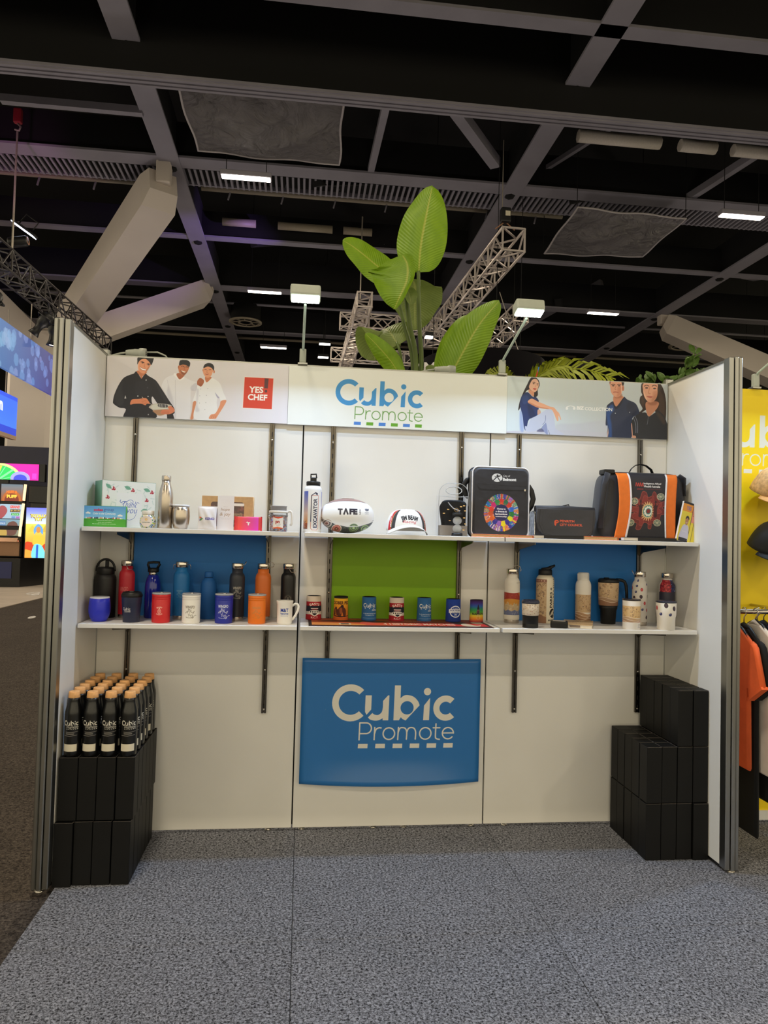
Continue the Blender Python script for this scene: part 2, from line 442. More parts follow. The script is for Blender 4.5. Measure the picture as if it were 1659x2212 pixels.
# ================================================================ floor
def carpet_mat(name, dark, light, scale):
    m = bpy.data.materials.new(name); m.use_nodes = True; nt = m.node_tree; b = nt.nodes['Principled BSDF']; L = nt.links
    tc = nn(nt, 'ShaderNodeTexCoord'); ma = nn(nt, 'ShaderNodeMapping'); L.new(tc.outputs['Object'], ma.inputs['Vector'])
    n1 = nn(nt, 'ShaderNodeTexNoise'); n1.inputs['Scale'].default_value = scale; n1.inputs['Detail'].default_value = 5; n1.inputs['Roughness'].default_value = .75; n1.inputs['Distortion'].default_value = .6
    n2 = nn(nt, 'ShaderNodeTexNoise'); n2.inputs['Scale'].default_value = 1.6; n2.inputs['Detail'].default_value = 3
    for n in (n1, n2): L.new(ma.outputs['Vector'], n.inputs['Vector'])
    cr = nn(nt, 'ShaderNodeValToRGB'); e = cr.color_ramp.elements
    e[0].position = .40; e[0].color = s2l(dark); e[1].position = .62; e[1].color = s2l(light)
    mx = nn(nt, 'ShaderNodeMix', data_type='RGBA', blend_type='MULTIPLY'); mx.inputs[0].default_value = .35
    L.new(n1.outputs['Fac'], cr.inputs['Fac']); L.new(cr.outputs['Color'], mx.inputs[6]); 
    c2 = nn(nt, 'ShaderNodeValToRGB'); c2.color_ramp.elements[0].color = (.62, .62, .62, 1); c2.color_ramp.elements[0].position = .3; c2.color_ramp.elements[1].position = .7
    L.new(n2.outputs['Fac'], c2.inputs['Fac']); L.new(c2.outputs['Color'], mx.inputs[7])
    L.new(mx.outputs[2], b.inputs['Base Color']); b.inputs['Roughness'].default_value = .95; b.inputs['Specular IOR Level'].default_value = .1
    bp = nn(nt, 'ShaderNodeBump'); bp.inputs['Strength'].default_value = .6; bp.inputs['Distance'].default_value = .004
    L.new(n1.outputs['Fac'], bp.inputs['Height']); L.new(bp.outputs['Normal'], b.inputs['Normal'])
    return m
m_carpet = carpet_mat('grey_carpet', (31, 31, 35), (166, 168, 177), 112)
m_aisle = carpet_mat('aisle_carpet', (38, 33, 31), (92, 84, 77), 80)
m_vinyl = mat('pale_vinyl', (176, 164, 150), .5, var=.1, scale=2)
fl = thing('floor', 'dark brown aisle carpet of the hall', None, kind='structure')
G().box((2, 10, -.06), (80, 72, .08)).build('aisle_carpet', m_aisle, fl)
G().box((-12.6, 14, -.014), (16, 16, .012)).build('vinyl_floor', m_vinyl, fl)
fl2 = thing('floor_stand', 'grey speckled carpet tiles of the stand', None, kind='structure')
ctile = None
for ix in range(0, 5):
    for iy in range(-4, 1):
        cx, cy = ix+.5+.015, iy+.5
        if ctile is None:
            ctile = G().box((0, 0, -.01), (.9978, .9978, .02), .0012).build('carpet_tile', m_carpet, fl2, (cx, cy, 0))
        else:
            c = ctile.copy(); COL.objects.link(c); c.location = (cx, cy, 0)
        if iy == 0 and ix > 3: pass
# ================================================================ hall shell
hc = G().box((5, 8, 12.6), (80, 76, .2)).build('ceiling', m_black); hc['kind'] = 'structure'
for nm, c, d in (('wall_far', (5, 44, 6), (80, .3, 13)),):
    o = G().box(c, d).build(nm, m_black); o['kind'] = 'structure'
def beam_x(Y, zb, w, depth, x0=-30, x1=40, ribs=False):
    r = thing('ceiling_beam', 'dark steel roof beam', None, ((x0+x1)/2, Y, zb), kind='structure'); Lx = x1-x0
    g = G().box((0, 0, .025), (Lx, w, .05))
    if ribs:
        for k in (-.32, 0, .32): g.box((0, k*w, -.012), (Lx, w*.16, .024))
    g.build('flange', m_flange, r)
    G().box((0, 0, depth/2+.05), (Lx, w*.5, depth)).build('web', m_black, r)  # black web beside the grey flange: its weaker light is painted in
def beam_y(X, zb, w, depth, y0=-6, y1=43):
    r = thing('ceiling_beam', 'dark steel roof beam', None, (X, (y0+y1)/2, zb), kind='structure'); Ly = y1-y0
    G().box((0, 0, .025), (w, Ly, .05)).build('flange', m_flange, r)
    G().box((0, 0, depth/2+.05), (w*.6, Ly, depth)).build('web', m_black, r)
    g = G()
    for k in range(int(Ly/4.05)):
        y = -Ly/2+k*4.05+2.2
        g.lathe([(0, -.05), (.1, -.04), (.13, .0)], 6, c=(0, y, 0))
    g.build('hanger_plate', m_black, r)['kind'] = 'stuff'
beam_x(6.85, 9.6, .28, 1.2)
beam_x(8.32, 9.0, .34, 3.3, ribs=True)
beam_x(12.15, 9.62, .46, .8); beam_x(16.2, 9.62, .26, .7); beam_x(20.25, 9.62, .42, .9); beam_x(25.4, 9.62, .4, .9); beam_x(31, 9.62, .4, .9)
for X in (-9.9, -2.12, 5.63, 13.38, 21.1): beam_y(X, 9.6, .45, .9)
def brace(a, b, w=.16, m=m_flange):
    o = G().bar(a, b, w, w).build('ceiling_brace', m); o['kind'] = 'structure'
brace((-4.9, 10.3, 9.62), (-2.3, 10.3, 9.62), .14)
brace((3.6, 9.3, 9.7), (4.95, 11.2, 9.7), .22); brace((6.2, 12.3, 10.1), (8.6, 9.6, 11), .1); brace((9.8, 12.2, 9.7), (11.6, 9.2, 10.6), .16)
brace((1.1, 12.6, 9.7), (3.2, 16, 11.6), .25, m_black); brace((-.6, 16.4, 9.7), (2.6, 20, 11.6), .25, m_black); brace((7.2, 12.4, 9.7), (10.2, 16, 11.6), .25, m_black)
brace((2.3, 9, 9.4), (2.3, 12.2, 9.75), .14); brace((3, 16.2, 9.7), (3.9, 19.5, 11.4), .2); brace((9.6, 20, 9.8), (12, 24, 11.5), .25, m_black)
brace((9, 24.6, 9.8), (11.6, 21, 11), .2); brace((14.2, 16.4, 9.8), (17, 20, 11.2), .25)
def column(cx, cy, tips, lab, w=1.25, h=7.4):
    r = thing('column', lab, None, (cx, cy, 0), kind='structure')
    G().box((0, 0, h/2), (w, w, h), .12).build('trunk', m_conc, r)
    for (a, b, wd, hg) in tips:
        A, B = Vector(a)-r.location, Vector(b)-r.location; t = (B-A).normalized(); x = t.cross(Vector((0, 0, 1))).normalized(); y = x.cross(t)
        o = G(); q = []
        sec = [(-.5, -.5), (.5, -.5), (.5, .5), (-.5, .5)]
        for p, kw, kh, sh in ((A, 1.0, 1.0, 0), (A+(B-A)*.95, .96, .96, 0), (B, .78, .62, .12)):
            q.append([o.bm.verts.new(p+x*(sx*wd*kw)+y*((sy*kh+sh)*hg)) for sx, sy in sec])
        for i in range(2):
            for k in range(4): o.face([q[i][k], q[i][(k+1) % 4], q[i+1][(k+1) % 4], q[i+1][k]])
        o.face(q[0]); o.face(q[2]); o.build('strut', m_conc, r)
        G().box((0, 0, 0), (.3, .3, .5), .02).build('strut_plate', m_conc, r, B+Vector((0, 0, .28)))
column(-7.03, 18.6, [((-5.9, 18.0, 7.55), (-2.25, 12.25, 9.12), .80, .80), ((-5.9, 18.8, 7.35), (-2.3, 20.2, 9.45), .98, .72), ((-7.55, 18.0, 7.0), (-9.1, 12.2, 9.0), 1.25, .95), ((-8.1, 18.8, 7.35), (-12, 20.2, 9.4), .98, .72)], 'white branching column rising behind the left stand')
column(18.6, 18.6, [((17.4, 18.8, 7.2), (13.5, 20.1, 9.25), .98, .72), ((19.7, 18.8, 7.3), (23, 20.1, 9.35), .98, .72)], 'white branching column to the right of the stand')
# ribbed ceiling tray and pipes
g = G()
for i in range(300): g.box((-14+i*.13, 12.95, 9.72), (.05, .8, .05))
for k in (-.42, .42): g.box((5.5, 12.95+k, 9.78), (39.5, .05, .1))
o = g.build('ceiling_grille', m_flange); o['kind'] = 'structure'
def pipe(x0, x1, y, z, r, m, br=None):
    o = thing('ceiling_pipe', 'pipe under the roof', None, ((x0+x1)/2, y, z), kind='structure')
    g = G().tube([(x0-(x0+x1)/2, 0, 0), (x1-(x0+x1)/2, 0, 0)], r, 8); g.build('pipe', m, o)
    if br:
        g = G()
        for i in range(int((x1-x0)/br)): g.bar((x0-(x0+x1)/2+br*(i+.5), 0, -.25), (x0-(x0+x1)/2+br*(i+.5)+.12, 0, .25), .035, .035)
        g.build('bracket', m_flange, o)['kind'] = 'stuff'
m_pipe = mat('pale_pipe', (150, 140, 122), .5)
pipe(-14, -2.4, 14.0, 9.98, .06, m_pipe, 1.3); pipe(-1.7, 7.5, 14.0, 9.98, .07, m_pipe, 1.3); pipe(-1.4, -.5, 15.9, 10.0, .11, m_pipe); pipe(.1, 1.6, 15.9, 10.0, .11, m_pipe); pipe(1.9, 2.7, 15.9, 10.0, .11, m_pipe)
pipe(6.5, 8.3, 10.4, 10.0, .13, mat('white_duct', (220, 212, 200), .5)); pipe(8.75, 9.55, 10.4, 10.0, .13, MATS['white_duct']); pipe(9.95, 12, 10.4, 10.0, .13, MATS['white_duct'])
pipe(-20, 35, 22.6, 9.9, .05, m_flange); pipe(-20, 35, 27.6, 10.0, .06, m_pipe)
for X in (6.6, 11.0): pipe(X, X+2.2, 17.2, 10.1, .09, m_pipe)

# ================================================================ stand walls
zt = 2.395
wb = thing('wall_back', 'white back wall of the stand in three tall boards', None, (1.5, 0, 0), kind='structure')
for i in range(3):
    box('wall_panel', (i-1.0, .009, (.015+zt)/2), (.993, .018, zt-.015), m_board, wb, .0015)
G().box((0, .026, zt/2), (3.0, .012, zt-.05)).build('backing', m_dark, wb)
G().box((0, .02, zt+.004), (3.0, .03, .012)).build('top_rail', m_alu, wb)
for X in (-.62, -.45, -.08, .08, .44, .62):
    lathe('foot', [(0, 0), (.016, 0), (.016, .006), (.006, .008), (.006, .015), (0, .015)], m_screw, wb, 10, (X, .02, 0))
def side_wall(nm, X, s, lab):
    w = thing(nm, lab, None, (X, -.28, 0), kind='structure')
    box('wall_panel', (-s*.009, .015, (.02+zt)/2), (.018, .53, zt-.02), m_board, w, .001)
    G().box((-s*.009, .015, zt+.004), (.024, .53, .012)).build('top_rail', m_alu, w)
    box('rear_post', (-s*.014, .3, zt/2+.02), (.045, .045, zt+.04), m_alu, w, .008)
    p = G()
    p.box((-s*.012, -.274, zt/2+.014), (.024, .05, zt+.005), .003)
    p.box((-s*.036, -.279, zt/2+.014), (.019, .052, zt+.012), .004)
    p.box((-s*.0585, -.275, zt/2+.014), (.019, .05, zt+.012), .005)
    pp = p.build('post', m_alu, w)
    G().box((-s*.036, -.268, zt/2+.014), (.055, .03, zt-.02)).build('groove', m_dark, pp)
    lathe('foot', [(0, 0), (.018, 0), (.018, .005), (.007, .007), (.007, .02), (0, .02)], m_screw, w, 12, (-s*.035, -.285, 0))
    G().box((-s*.009, .0, .012), (.014, .5, .012)).build('bottom_rail', m_blk, w)
side_wall('wall_left', 0.0, 1, 'white left side wall with aluminium end post')
side_wall('wall_right', 3.0, -1, 'white right side wall with aluminium end post')

# ================================================================ header signs (flat print on boards)
SKIN, SK2, SKD = (222, 150, 112), (204, 128, 92), (176, 104, 74)
def px_map(x0, y0, sl, wpx, hpx, W, H):
    """photo-measured frame of the print -> canvas"""
    return lambda x, y: ((x-x0)/wpx*W, (y-(y0+sl*(x-x0)/wpx))/hpx*H)
def zoomed(pts, ox, oy, s): return [(ox+a/s, oy+b/s) for a, b in pts]

def chef_print():
    cv = Cv('chef_header', 1264, 410, (214, 210, 212)); cv.hgrad((218, 214, 216), (228, 226, 234))
    cv.mp = px_map(228, 767, 20.5, 395, 127, 1264, 410)
    Z = lambda p: zoomed(p, 340, 765, 10.37)
    # white-jacket chefs
    white = (232, 232, 238); shade = (196, 194, 206)
    J = [(60, 690), (110, 560), (200, 480), (310, 440), (335, 405), (390, 420), (450, 535), (545, 480), (600, 510), (720, 570), (850, 610), (850, 640), (830, 790), (720, 800), (700, 1420), (350, 1420), (260, 1100), (180, 900), (60, 700)]
    cv.sp(Z(J), white, n=4)
    cv.sp(Z([(205, 720), (225, 700), (330, 1000), (400, 1400), (350, 1400), (250, 1080), (190, 860)]), shade, .55, 5)
    cv.curve(Z([(365, 560), (380, 900), (405, 1400)]), .35, (170, 168, 178)); cv.curve(Z([(190, 560), (215, 700), (205, 800)]), .5, shade)
    cv.sp(Z([(720, 700), (840, 620), (850, 780), (730, 790)]), shade, .6, 2)
    cv.sp(Z([(340, 405), (400, 440), (450, 535), (540, 480), (560, 520), (470, 570), (400, 520), (330, 450)]), (245, 245, 248))
    cv.sp(Z([(385, 440), (430, 400), (560, 440), (545, 480), (490, 530), (445, 535)]), SKD)
    cv.sp(Z([(425, 240), (440, 380), (490, 430), (550, 450), (610, 400), (660, 300), (655, 230), (540, 200)]), SK2)
    cv.sp(Z([(470, 330), (500, 420), (560, 445), (610, 395), (640, 310), (600, 380), (540, 400)]), (120, 74, 56), .7, 2)
    cv.sp(Z([(490, 345), (520, 375), (565, 390), (585, 375), (540, 360)]), (245, 240, 235))
    cv.curve(Z([(485, 255), (520, 245), (555, 270)]), .9, (60, 40, 35)); cv.curve(Z([(585, 270), (620, 265), (645, 280)]), .9, (60, 40, 35))
    cv.curve(Z([(560, 280), (550, 320), (575, 330)]), .8, (170, 100, 72))
    cv.ell(*Z([(425, 270)])[0], 1.2, 3.4, SKD)
    cv.sp(Z([(440, 230), (445, 140), (480, 112), (600, 112), (680, 170), (665, 265), (600, 230), (520, 215)]), (38, 38, 44))
    # third chef
    J = [(855, 720), (880, 640), (1000, 580), (1035, 560), (1075, 615), (1180, 520), (1280, 560), (1380, 650), (1450, 830), (1520, 990), (1410, 1030), (1350, 930), (1310, 1050), (1310, 1420), (820, 1420), (850, 1050), (770, 1040), (840, 800)]
    cv.sp(Z(J), (238, 240, 244), n=4)
    cv.sp(Z([(850, 760), (900, 800), (880, 1100), (930, 1240), (840, 1250), (850, 1000)]), shade, .5, 4)
    cv.sp(Z([(1270, 840), (1320, 900), (1370, 960), (1330, 960), (1300, 920)]), (160, 158, 190), .8, 1)
    for a, b in ((925, 910), (925, 1070), (1075, 900), (1065, 1060), (1050, 1215), (940, 760), (1100, 750)): cv.ell(*Z([(a, b)])[0], .9, .9, (190, 192, 200))
    cv.sp(Z([(1040, 480), (1165, 490), (1160, 530), (1075, 610), (1035, 560)]), SK2)
    cv.sp(Z([(975, 330), (990, 420), (1040, 490), (1100, 510), (1160, 470), (1195, 390), (1205, 320), (1100, 250), (1000, 280)]), (228, 160, 124))
    cv.ell(*Z([(1228, 375)])[0], 1.7, 3.2, SK2); cv.ell(*Z([(975, 340)])[0], .9, 2.6, SK2)
    cv.curve(Z([(1010, 325), (1035, 320), (1055, 332)]), .8, (70, 44, 38)); cv.curve(Z([(1110, 335), (1135, 325), (1160, 332)]), .8, (70, 44, 38))
    cv.curve(Z([(1075, 340), (1062, 385), (1085, 395)]), .7, (190, 120, 90)); cv.curve(Z([(1035, 425), (1070, 435), (1105, 425)]), 1.1, (176, 84, 74))
    cv.sp(Z([(985, 290), (1010, 215), (1090, 180), (1180, 200), (1225, 270), (1215, 350), (1170, 290), (1080, 258)]), (38, 38, 44))
    cv.sp(Z([(780, 1050), (850, 1050), (800, 1290), (795, 1420), (730, 1420), (760, 1250)]), (214, 144, 108))
    cv.sp(Z([(1405, 1030), (1520, 1010), (1500, 1100), (1330, 1380), (1300, 1420), (1150, 1420), (1190, 1330), (1290, 1300), (1380, 1130)]), (226, 152, 116))
    for k in range(3): cv.curve(Z([(1190+k*45, 1420), (1225+k*42, 1350)]), .5, (180, 106, 80))
    cv.sp(Z([(860, 660), (855, 590), (890, 530), (930, 515), (985, 545), (1010, 590), (985, 660), (940, 705), (910, 690)]), SKD)
    for k in range(3): cv.curve(Z([(900+k*28, 640), (915+k*26, 690)]), .4, (130, 74, 52))
    # first chef, black jacket
    Z = lambda p: zoomed(p, 235, 765, 11.06)
    blk = (34, 34, 42)
    J = [(610, 388), (660, 430), (745, 550), (830, 440), (900, 490), (1040, 570), (1120, 640), (1250, 830), (1420, 1080), (1540, 1250), (1560, 1330), (1540, 1390), (1380, 1410), (1150, 1150), (1020, 980), (1010, 1110), (1090, 1300), (1095, 1500), (390, 1500), (410, 1275), (260, 1240), (120, 1150), (100, 1080), (130, 920), (220, 700), (330, 540), (470, 470), (560, 440)]
    cv.sp(Z(J), blk, n=4)
    cv.poly(Z([(1380, 1400), (1520, 1390), (1560, 1510), (1390, 1510)]), blk)
    cv.sp(Z([(130, 1000), (250, 700), (330, 600), (300, 800), (350, 1100), (250, 1200)]), (52, 52, 58), .7, 5); cv.sp(Z([(1050, 620), (1150, 720), (1400, 1080), (1300, 1080)]), (50, 50, 60), .6, 4)
    cv.sp(Z([(620, 640), (900, 640), (960, 900), (640, 930)]), (44, 44, 54), .6, 6)
    cv.poly(Z([(385, 945), (408, 1025), (362, 1025)]), (205, 203, 200))
    cv.sp(Z([(640, 370), (860, 400), (830, 450), (775, 500), (760, 550), (735, 552), (705, 490), (650, 430)]), SK2)
    cv.sp(Z([(655, 230), (660, 330), (700, 400), (770, 435), (830, 420), (900, 330), (955, 230), (940, 170), (830, 95), (720, 110), (670, 160)]), (232, 160, 122))
    cv.sp(Z([(690, 170), (670, 260), (690, 360), (660, 330), (652, 230)]), (248, 190, 150), .7, 2)
    cv.sp(Z([(870, 330), (930, 240), (950, 220), (900, 340), (830, 420)]), SKD, .6, 2)
    cv.sp(Z([(700, 285), (760, 320), (850, 340), (820, 370), (755, 355), (715, 320)]), (250, 245, 240)); cv.curve(Z([(700, 280), (770, 318), (855, 338)]), .6, (170, 80, 66)); cv.curve(Z([(712, 320), (755, 360), (825, 372)]), .7, (180, 90, 74))
    cv.curve(Z([(715, 165), (760, 160), (800, 190)]), 1.0, (70, 42, 36)); cv.curve(Z([(860, 215), (900, 205), (935, 222)]), 1.0, (70, 42, 36))
    cv.ell(*Z([(760, 185)])[0], 2.4, 1.2, (60, 40, 36)); cv.ell(*Z([(900, 232)])[0], 2.2, 1.1, (60, 40, 36))
    cv.curve(Z([(815, 210), (800, 275), (825, 290)]), 1.0, SK2)
    cv.sp(Z([(640, 225), (635, 150), (650, 55), (830, 40), (1000, 60), (1010, 130), (965, 240), (920, 170), (830, 95), (730, 105), (670, 160)]), (36, 34, 40))
    for a, b, c in ((858, 593, (205, 205, 210)), (677, 968, (240, 240, 242)), (918, 978, (215, 215, 220)), (940, 1405, (180, 180, 185)), (897, 773, (70, 70, 78))): cv.ell(*Z([(a, b)])[0], 1.3, 1.3, c)
    # bowl, whisk, hands
    cv.curve(Z([(775, 990), (960, 1140), (1200, 1260)]), .9, (225, 210, 200))
    cv.sp(Z([(945, 1230), (1040, 1160), (1200, 1145), (1390, 1165), (1485, 1200), (1430, 1300), (1330, 1400), (1200, 1432), (1100, 1370), (1020, 1285)]), (196, 188, 176))
    cv.sp(Z([(1050, 1310), (1420, 1290), (1330, 1400), (1200, 1432), (1110, 1380)]), (178, 128, 92), .9, 2)
    cv.sp(Z([(1000, 1225), (1090, 1165), (1380, 1175), (1440, 1250), (1250, 1285), (1060, 1280)]), (214, 212, 200)); cv.sp(Z([(1170, 1160), (1370, 1175), (1380, 1240), (1190, 1230)]), (56, 54, 60), .8, 1)
    for a in (1200, 1250, 1330): cv.curve(Z([(a, 1165), (a+8, 1235)]), .8, (215, 215, 212))
    cv.sp(Z([(505, 1165), (540, 1050), (700, 1035), (860, 1015), (930, 1080), (965, 1150), (900, 1150), (860, 1185), (760, 1150), (600, 1150)]), (224, 138, 98))
    for k in range(3): cv.curve(Z([(760+k*10, 1050+k*40), (880+k*8, 1085+k*35)]), .5, (180, 98, 68))
    cv.sp(Z([(1390, 1230), (1470, 1210), (1540, 1270), (1555, 1340), (1440, 1400), (1250, 1390), (1235, 1345), (1280, 1295), (1420, 1290)]), (222, 132, 98))
    for k in range(3): cv.curve(Z([(1245, 1320+k*32), (1430, 1330+k*28)]), .5, (172, 90, 64))
    # YES CHEF block
    Z = lambda p: zoomed(p, 200, 740, 3.7705)
    cv.poly(Z([(1224, 270), (1472, 282), (1466, 542), (1216, 528)]), (240, 226, 222)); cv.poly(Z([(1229, 275), (1468, 287), (1462, 537), (1222, 524)]), (214, 66, 46))
    cv.poly(Z([(1395, 285), (1428, 287), (1424, 368), (1394, 366)]), (96, 58, 62)); cv.ell(*Z([(1409, 390)])[0], 2.9, 3.1, (96, 58, 62))
    x, y = Z([(1327, 378)])[0]; cv.text('YES', x, y, 14.2, (250, 246, 240), w=32, bold=.035, rot=3)
    x, y = Z([(1341, 440)])[0]; cv.text('CHEF', x, y, 13.6, (250, 246, 240), w=43, bold=.035, rot=3)
    return cv
def polo_print():
    cv = Cv('polo_header', 1120, 392, (200, 210, 216)); cv.hgrad((216, 229, 233), (190, 199, 205))
    cv.mp = px_map(1099, 810, 16.2, 350, 120.5, 1120, 392)
    Z = lambda p: zoomed(p, 1110, 800, 12.76)
    cv.poly(zoomed([(70, 610), (560, 600), (1540, 660), (1540, 700), (60, 650)], 1080, 780, 4.1475), (206, 208, 220))
    cv.sp(zoomed([(520, 555), (700, 545), (1000, 520), (1000, 660), (560, 650)], 1080, 780, 4.1475), (196, 200, 214), .6, 6)
    cv.sp(Z([(210, 1110), (280, 1120), (330, 1600), (230, 1590)]), (150, 172, 222), .8, 4)
    hair = (44, 40, 46); navy = (38, 58, 112)
    cv.sp(Z([(560, 140), (640, 165), (720, 260), (735, 380), (690, 500), (690, 650), (590, 690), (440, 500), (330, 620), (230, 950), (180, 1060), (170, 1010), (210, 800), (300, 560), (390, 370), (480, 190)]), hair)
    cv.sp(Z([(470, 340), (540, 220), (640, 200), (705, 280), (715, 380), (685, 490), (640, 545), (590, 560), (500, 510), (450, 430)]), (234, 186, 160))
    cv.sp(Z([(450, 480), (520, 530), (590, 560), (575, 680), (470, 590), (440, 550)]), (222, 158, 128))
    cv.sp(Z([(660, 250), (705, 300), (712, 380), (690, 330)]), (250, 210, 186), .8, 1)
    cv.curve(Z([(550, 300), (590, 290), (620, 315)]), .9, (70, 52, 50)); cv.curve(Z([(660, 330), (685, 325), (702, 335)]), .8, (70, 52, 50))
    cv.ell(*Z([(575, 330)])[0], 2.0, .9, (66, 50, 50)); cv.ell(*Z([(680, 362)])[0], 1.6, .8, (66, 50, 50)); cv.curve(Z([(640, 350), (630, 415), (605, 425)]), .7, (206, 140, 112))
    cv.sp(Z([(560, 455), (610, 450), (655, 470), (620, 500), (580, 490)]), (200, 98, 88))
    cv.sp(Z([(350, 580), (430, 570), (560, 690), (640, 690), (715, 780), (720, 840), (700, 1180), (470, 1300), (410, 1500), (360, 1480), (375, 1610), (330, 1500), (290, 1200), (230, 1000), (210, 850), (250, 680)]), navy, n=4)
    cv.sp(Z([(260, 700), (400, 640), (450, 760), (400, 860), (300, 880)]), (52, 78, 138), .8, 4); cv.sp(Z([(420, 900), (560, 1000), (640, 1200), (480, 1260)]), (30, 44, 84), .7, 4)
    cv.sp(Z([(700, 1040), (770, 1060), (780, 1150), (700, 1180)]), (214, 170, 150))
    cv.sp(Z([(360, 1490), (430, 1480), (520, 1290), (700, 1190), (900, 1060), (1000, 1020), (1110, 1080), (1150, 1250), (1190, 1720), (990, 1720), (930, 1420), (860, 1440), (700, 1600), (500, 1640), (390, 1620)]), (198, 206, 228), n=4)
    cv.sp(Z([(890, 1430), (940, 1420), (990, 1720), (900, 1660), (800, 1560)]), (146, 158, 200)); cv.sp(Z([(680, 1630), (800, 1550), (880, 1640)]), (90, 92, 130), .8, 1)
    cv.sp(Z([(1180, 1560), (1300, 1630), (1440, 1720), (1190, 1730)]), (198, 204, 226)); cv.curve(Z([(915, 1200), (910, 1350), (840, 1450)]), .9, (120, 132, 176)); cv.curve(Z([(1000, 1600), (1040, 1720)]), .7, (80, 84, 110))
    cv.sp(Z([(425, 840), (460, 770), (550, 740), (720, 830), (820, 865), (1020, 950), (1140, 980), (1240, 1090), (1290, 1140), (1345, 1305), (1320, 1300), (1275, 1200), (1270, 1345), (1235, 1340), (1195, 1260), (1140, 1130), (1080, 1040), (980, 1020), (720, 990), (560, 920)]), (236, 176, 142), n=4)
    cv.sp(Z([(430, 850), (560, 925), (720, 990), (980, 1020), (960, 1000), (720, 950), (500, 850)]), (206, 134, 100), .8, 1)
    # logo + words
    y0 = 878
    for s in (-1, 1): cv.sp([(1235.5+s*10.5, y0+1), (1235.5+s*9, y0-3.2), (1235.5, y0-5.6), (1235.5, y0-4.4), (1235.5+s*6, y0-2.3), (1235.5+s*5.2, y0+.3), (1235.5+s*6.2, y0+3.4), (1235.5+s*9.6, y0+3.4)], (242, 246, 248))
    # man in polo
    Z = lambda p: zoomed(p, 1300, 810, 10.7)
    cv.sp(Z([(150, 700), (200, 630), (310, 570), (380, 690), (545, 480), (580, 475), (640, 530), (820, 610), (900, 740), (930, 900), (760, 960), (740, 1420), (215, 1420), (185, 1140), (135, 1120), (140, 900)]), (40, 50, 78), n=4)
    cv.sp(Z([(160, 740), (280, 640), (330, 760), (240, 900), (270, 1100), (280, 1420), (215, 1420), (180, 1100), (150, 900)]), (44, 88, 160), .8, 4)
    cv.sp(Z([(640, 600), (820, 650), (860, 800), (780, 900), (640, 800)]), (34, 40, 62), .7, 5); cv.sp(Z([(200, 1140), (215, 1400), (170, 1420)]), (206, 176, 166))
    cv.poly(Z([(135, 1115), (188, 1135), (205, 1300), (180, 1420), (220, 1420), (225, 1200), (190, 1100)]), (40, 62, 110), .8)
    cv.sp(Z([(320, 440), (490, 440), (550, 490), (450, 620), (378, 690), (310, 590)]), (206, 142, 112)); cv.sp(Z([(330, 470), (500, 400), (500, 480), (400, 500)]), (168, 106, 80), .7, 3)
    cv.sp(Z([(228, 90), (230, 250), (250, 360), (310, 440), (380, 475), (450, 450), (500, 370), (525, 220), (520, 90)]), (222, 162, 134))
    cv.sp(Z([(400, 250), (480, 230), (500, 360), (450, 440), (380, 470), (400, 380)]), (196, 126, 98), .6, 4); cv.sp(Z([(490, 200), (515, 190), (510, 330), (490, 380)]), (246, 208, 188), .8, 1)
    cv.poly(Z([(210, 60), (235, 60), (228, 170), (216, 160)]), (70, 54, 50)); cv.sp(Z([(500, 60), (560, 90), (530, 230), (505, 180), (490, 110)]), (58, 46, 44)); cv.ell(*Z([(530, 265)])[0], 2.4, 6, (190, 120, 96))
    for a in (300, 440): cv.curve(Z([(a-50, 185), (a, 172), (a+45, 186)]), 1.2, (92, 62, 52)); cv.ell(*Z([(a-2, 208)])[0], 2.6, 1.3, (86, 62, 56))
    cv.curve(Z([(365, 210), (340, 285), (365, 300)]), 1, (190, 122, 96)); cv.curve(Z([(305, 358), (355, 352), (420, 362)]), 1.6, (176, 96, 82))
    cv.ell(*Z([(358, 846)])[0], 1.1, 1.1, (220, 224, 232)); cv.ell(*Z([(695, 823)])[0], 1.0, .8, (200, 204, 214)); cv.sp(Z([(310, 590), (378, 695), (545, 480), (500, 620), (400, 740), (330, 720)]), (28, 34, 56))
    # words over the man's shirt
    cv.text('BIZ', 1256.8, y0-.1, 7.4, (250, 252, 252), w=15.5, bold=.045, rot=2.0); cv.text('COLLECTION', 1296.5, y0+2.2, 7.2, (250, 252, 252), w=60, bold=.022, rot=2.0)
    # woman in black polo
    hair = (58, 46, 42)
    cv.sp(Z([(1000, 120), (1340, 120), (1480, 260), (1560, 600), (1540, 1100), (1420, 1100), (1300, 800), (1100, 760), (960, 850), (920, 830), (1000, 740), (930, 600), (940, 470), (990, 420), (960, 330)]), hair, n=4)
    cv.sp(Z([(1380, 300), (1500, 500), (1530, 800), (1480, 1000), (1400, 800)]), (84, 68, 58), .7, 5); cv.sp(Z([(960, 480), (1000, 450), (1050, 620), (1000, 720)]), (84, 62, 52), .6, 3)
    cv.sp(Z([(780, 960), (850, 890), (960, 840), (1080, 830), (1150, 920), (1300, 830), (1400, 800), (1560, 1000), (1600, 1460), (860, 1460), (840, 1370), (760, 1360), (740, 1100)]), (44, 45, 50), n=4)
    cv.sp(Z([(1320, 820), (1420, 850), (1540, 1000), (1520, 1120), (1420, 1000)]), (76, 62, 54), .8, 5)
    for q in ([(820, 910), (880, 1060), (890, 1300)], [(790, 960), (840, 1100), (850, 1300)]): cv.curve(Z(q), 1.3, (150, 156, 178), .7)
    cv.sp(Z([(1090, 580), (1360, 580), (1370, 690), (1250, 840), (1150, 920), (1085, 780)]), (204, 142, 112)); cv.sp(Z([(1120, 600), (1340, 560), (1330, 640), (1200, 660)]), (160, 104, 80), .7, 4)
    cv.sp(Z([(1020, 150), (1330, 150), (1350, 280), (1345, 430), (1290, 540), (1190, 595), (1110, 560), (1040, 460), (1005, 320)]), (222, 164, 136))
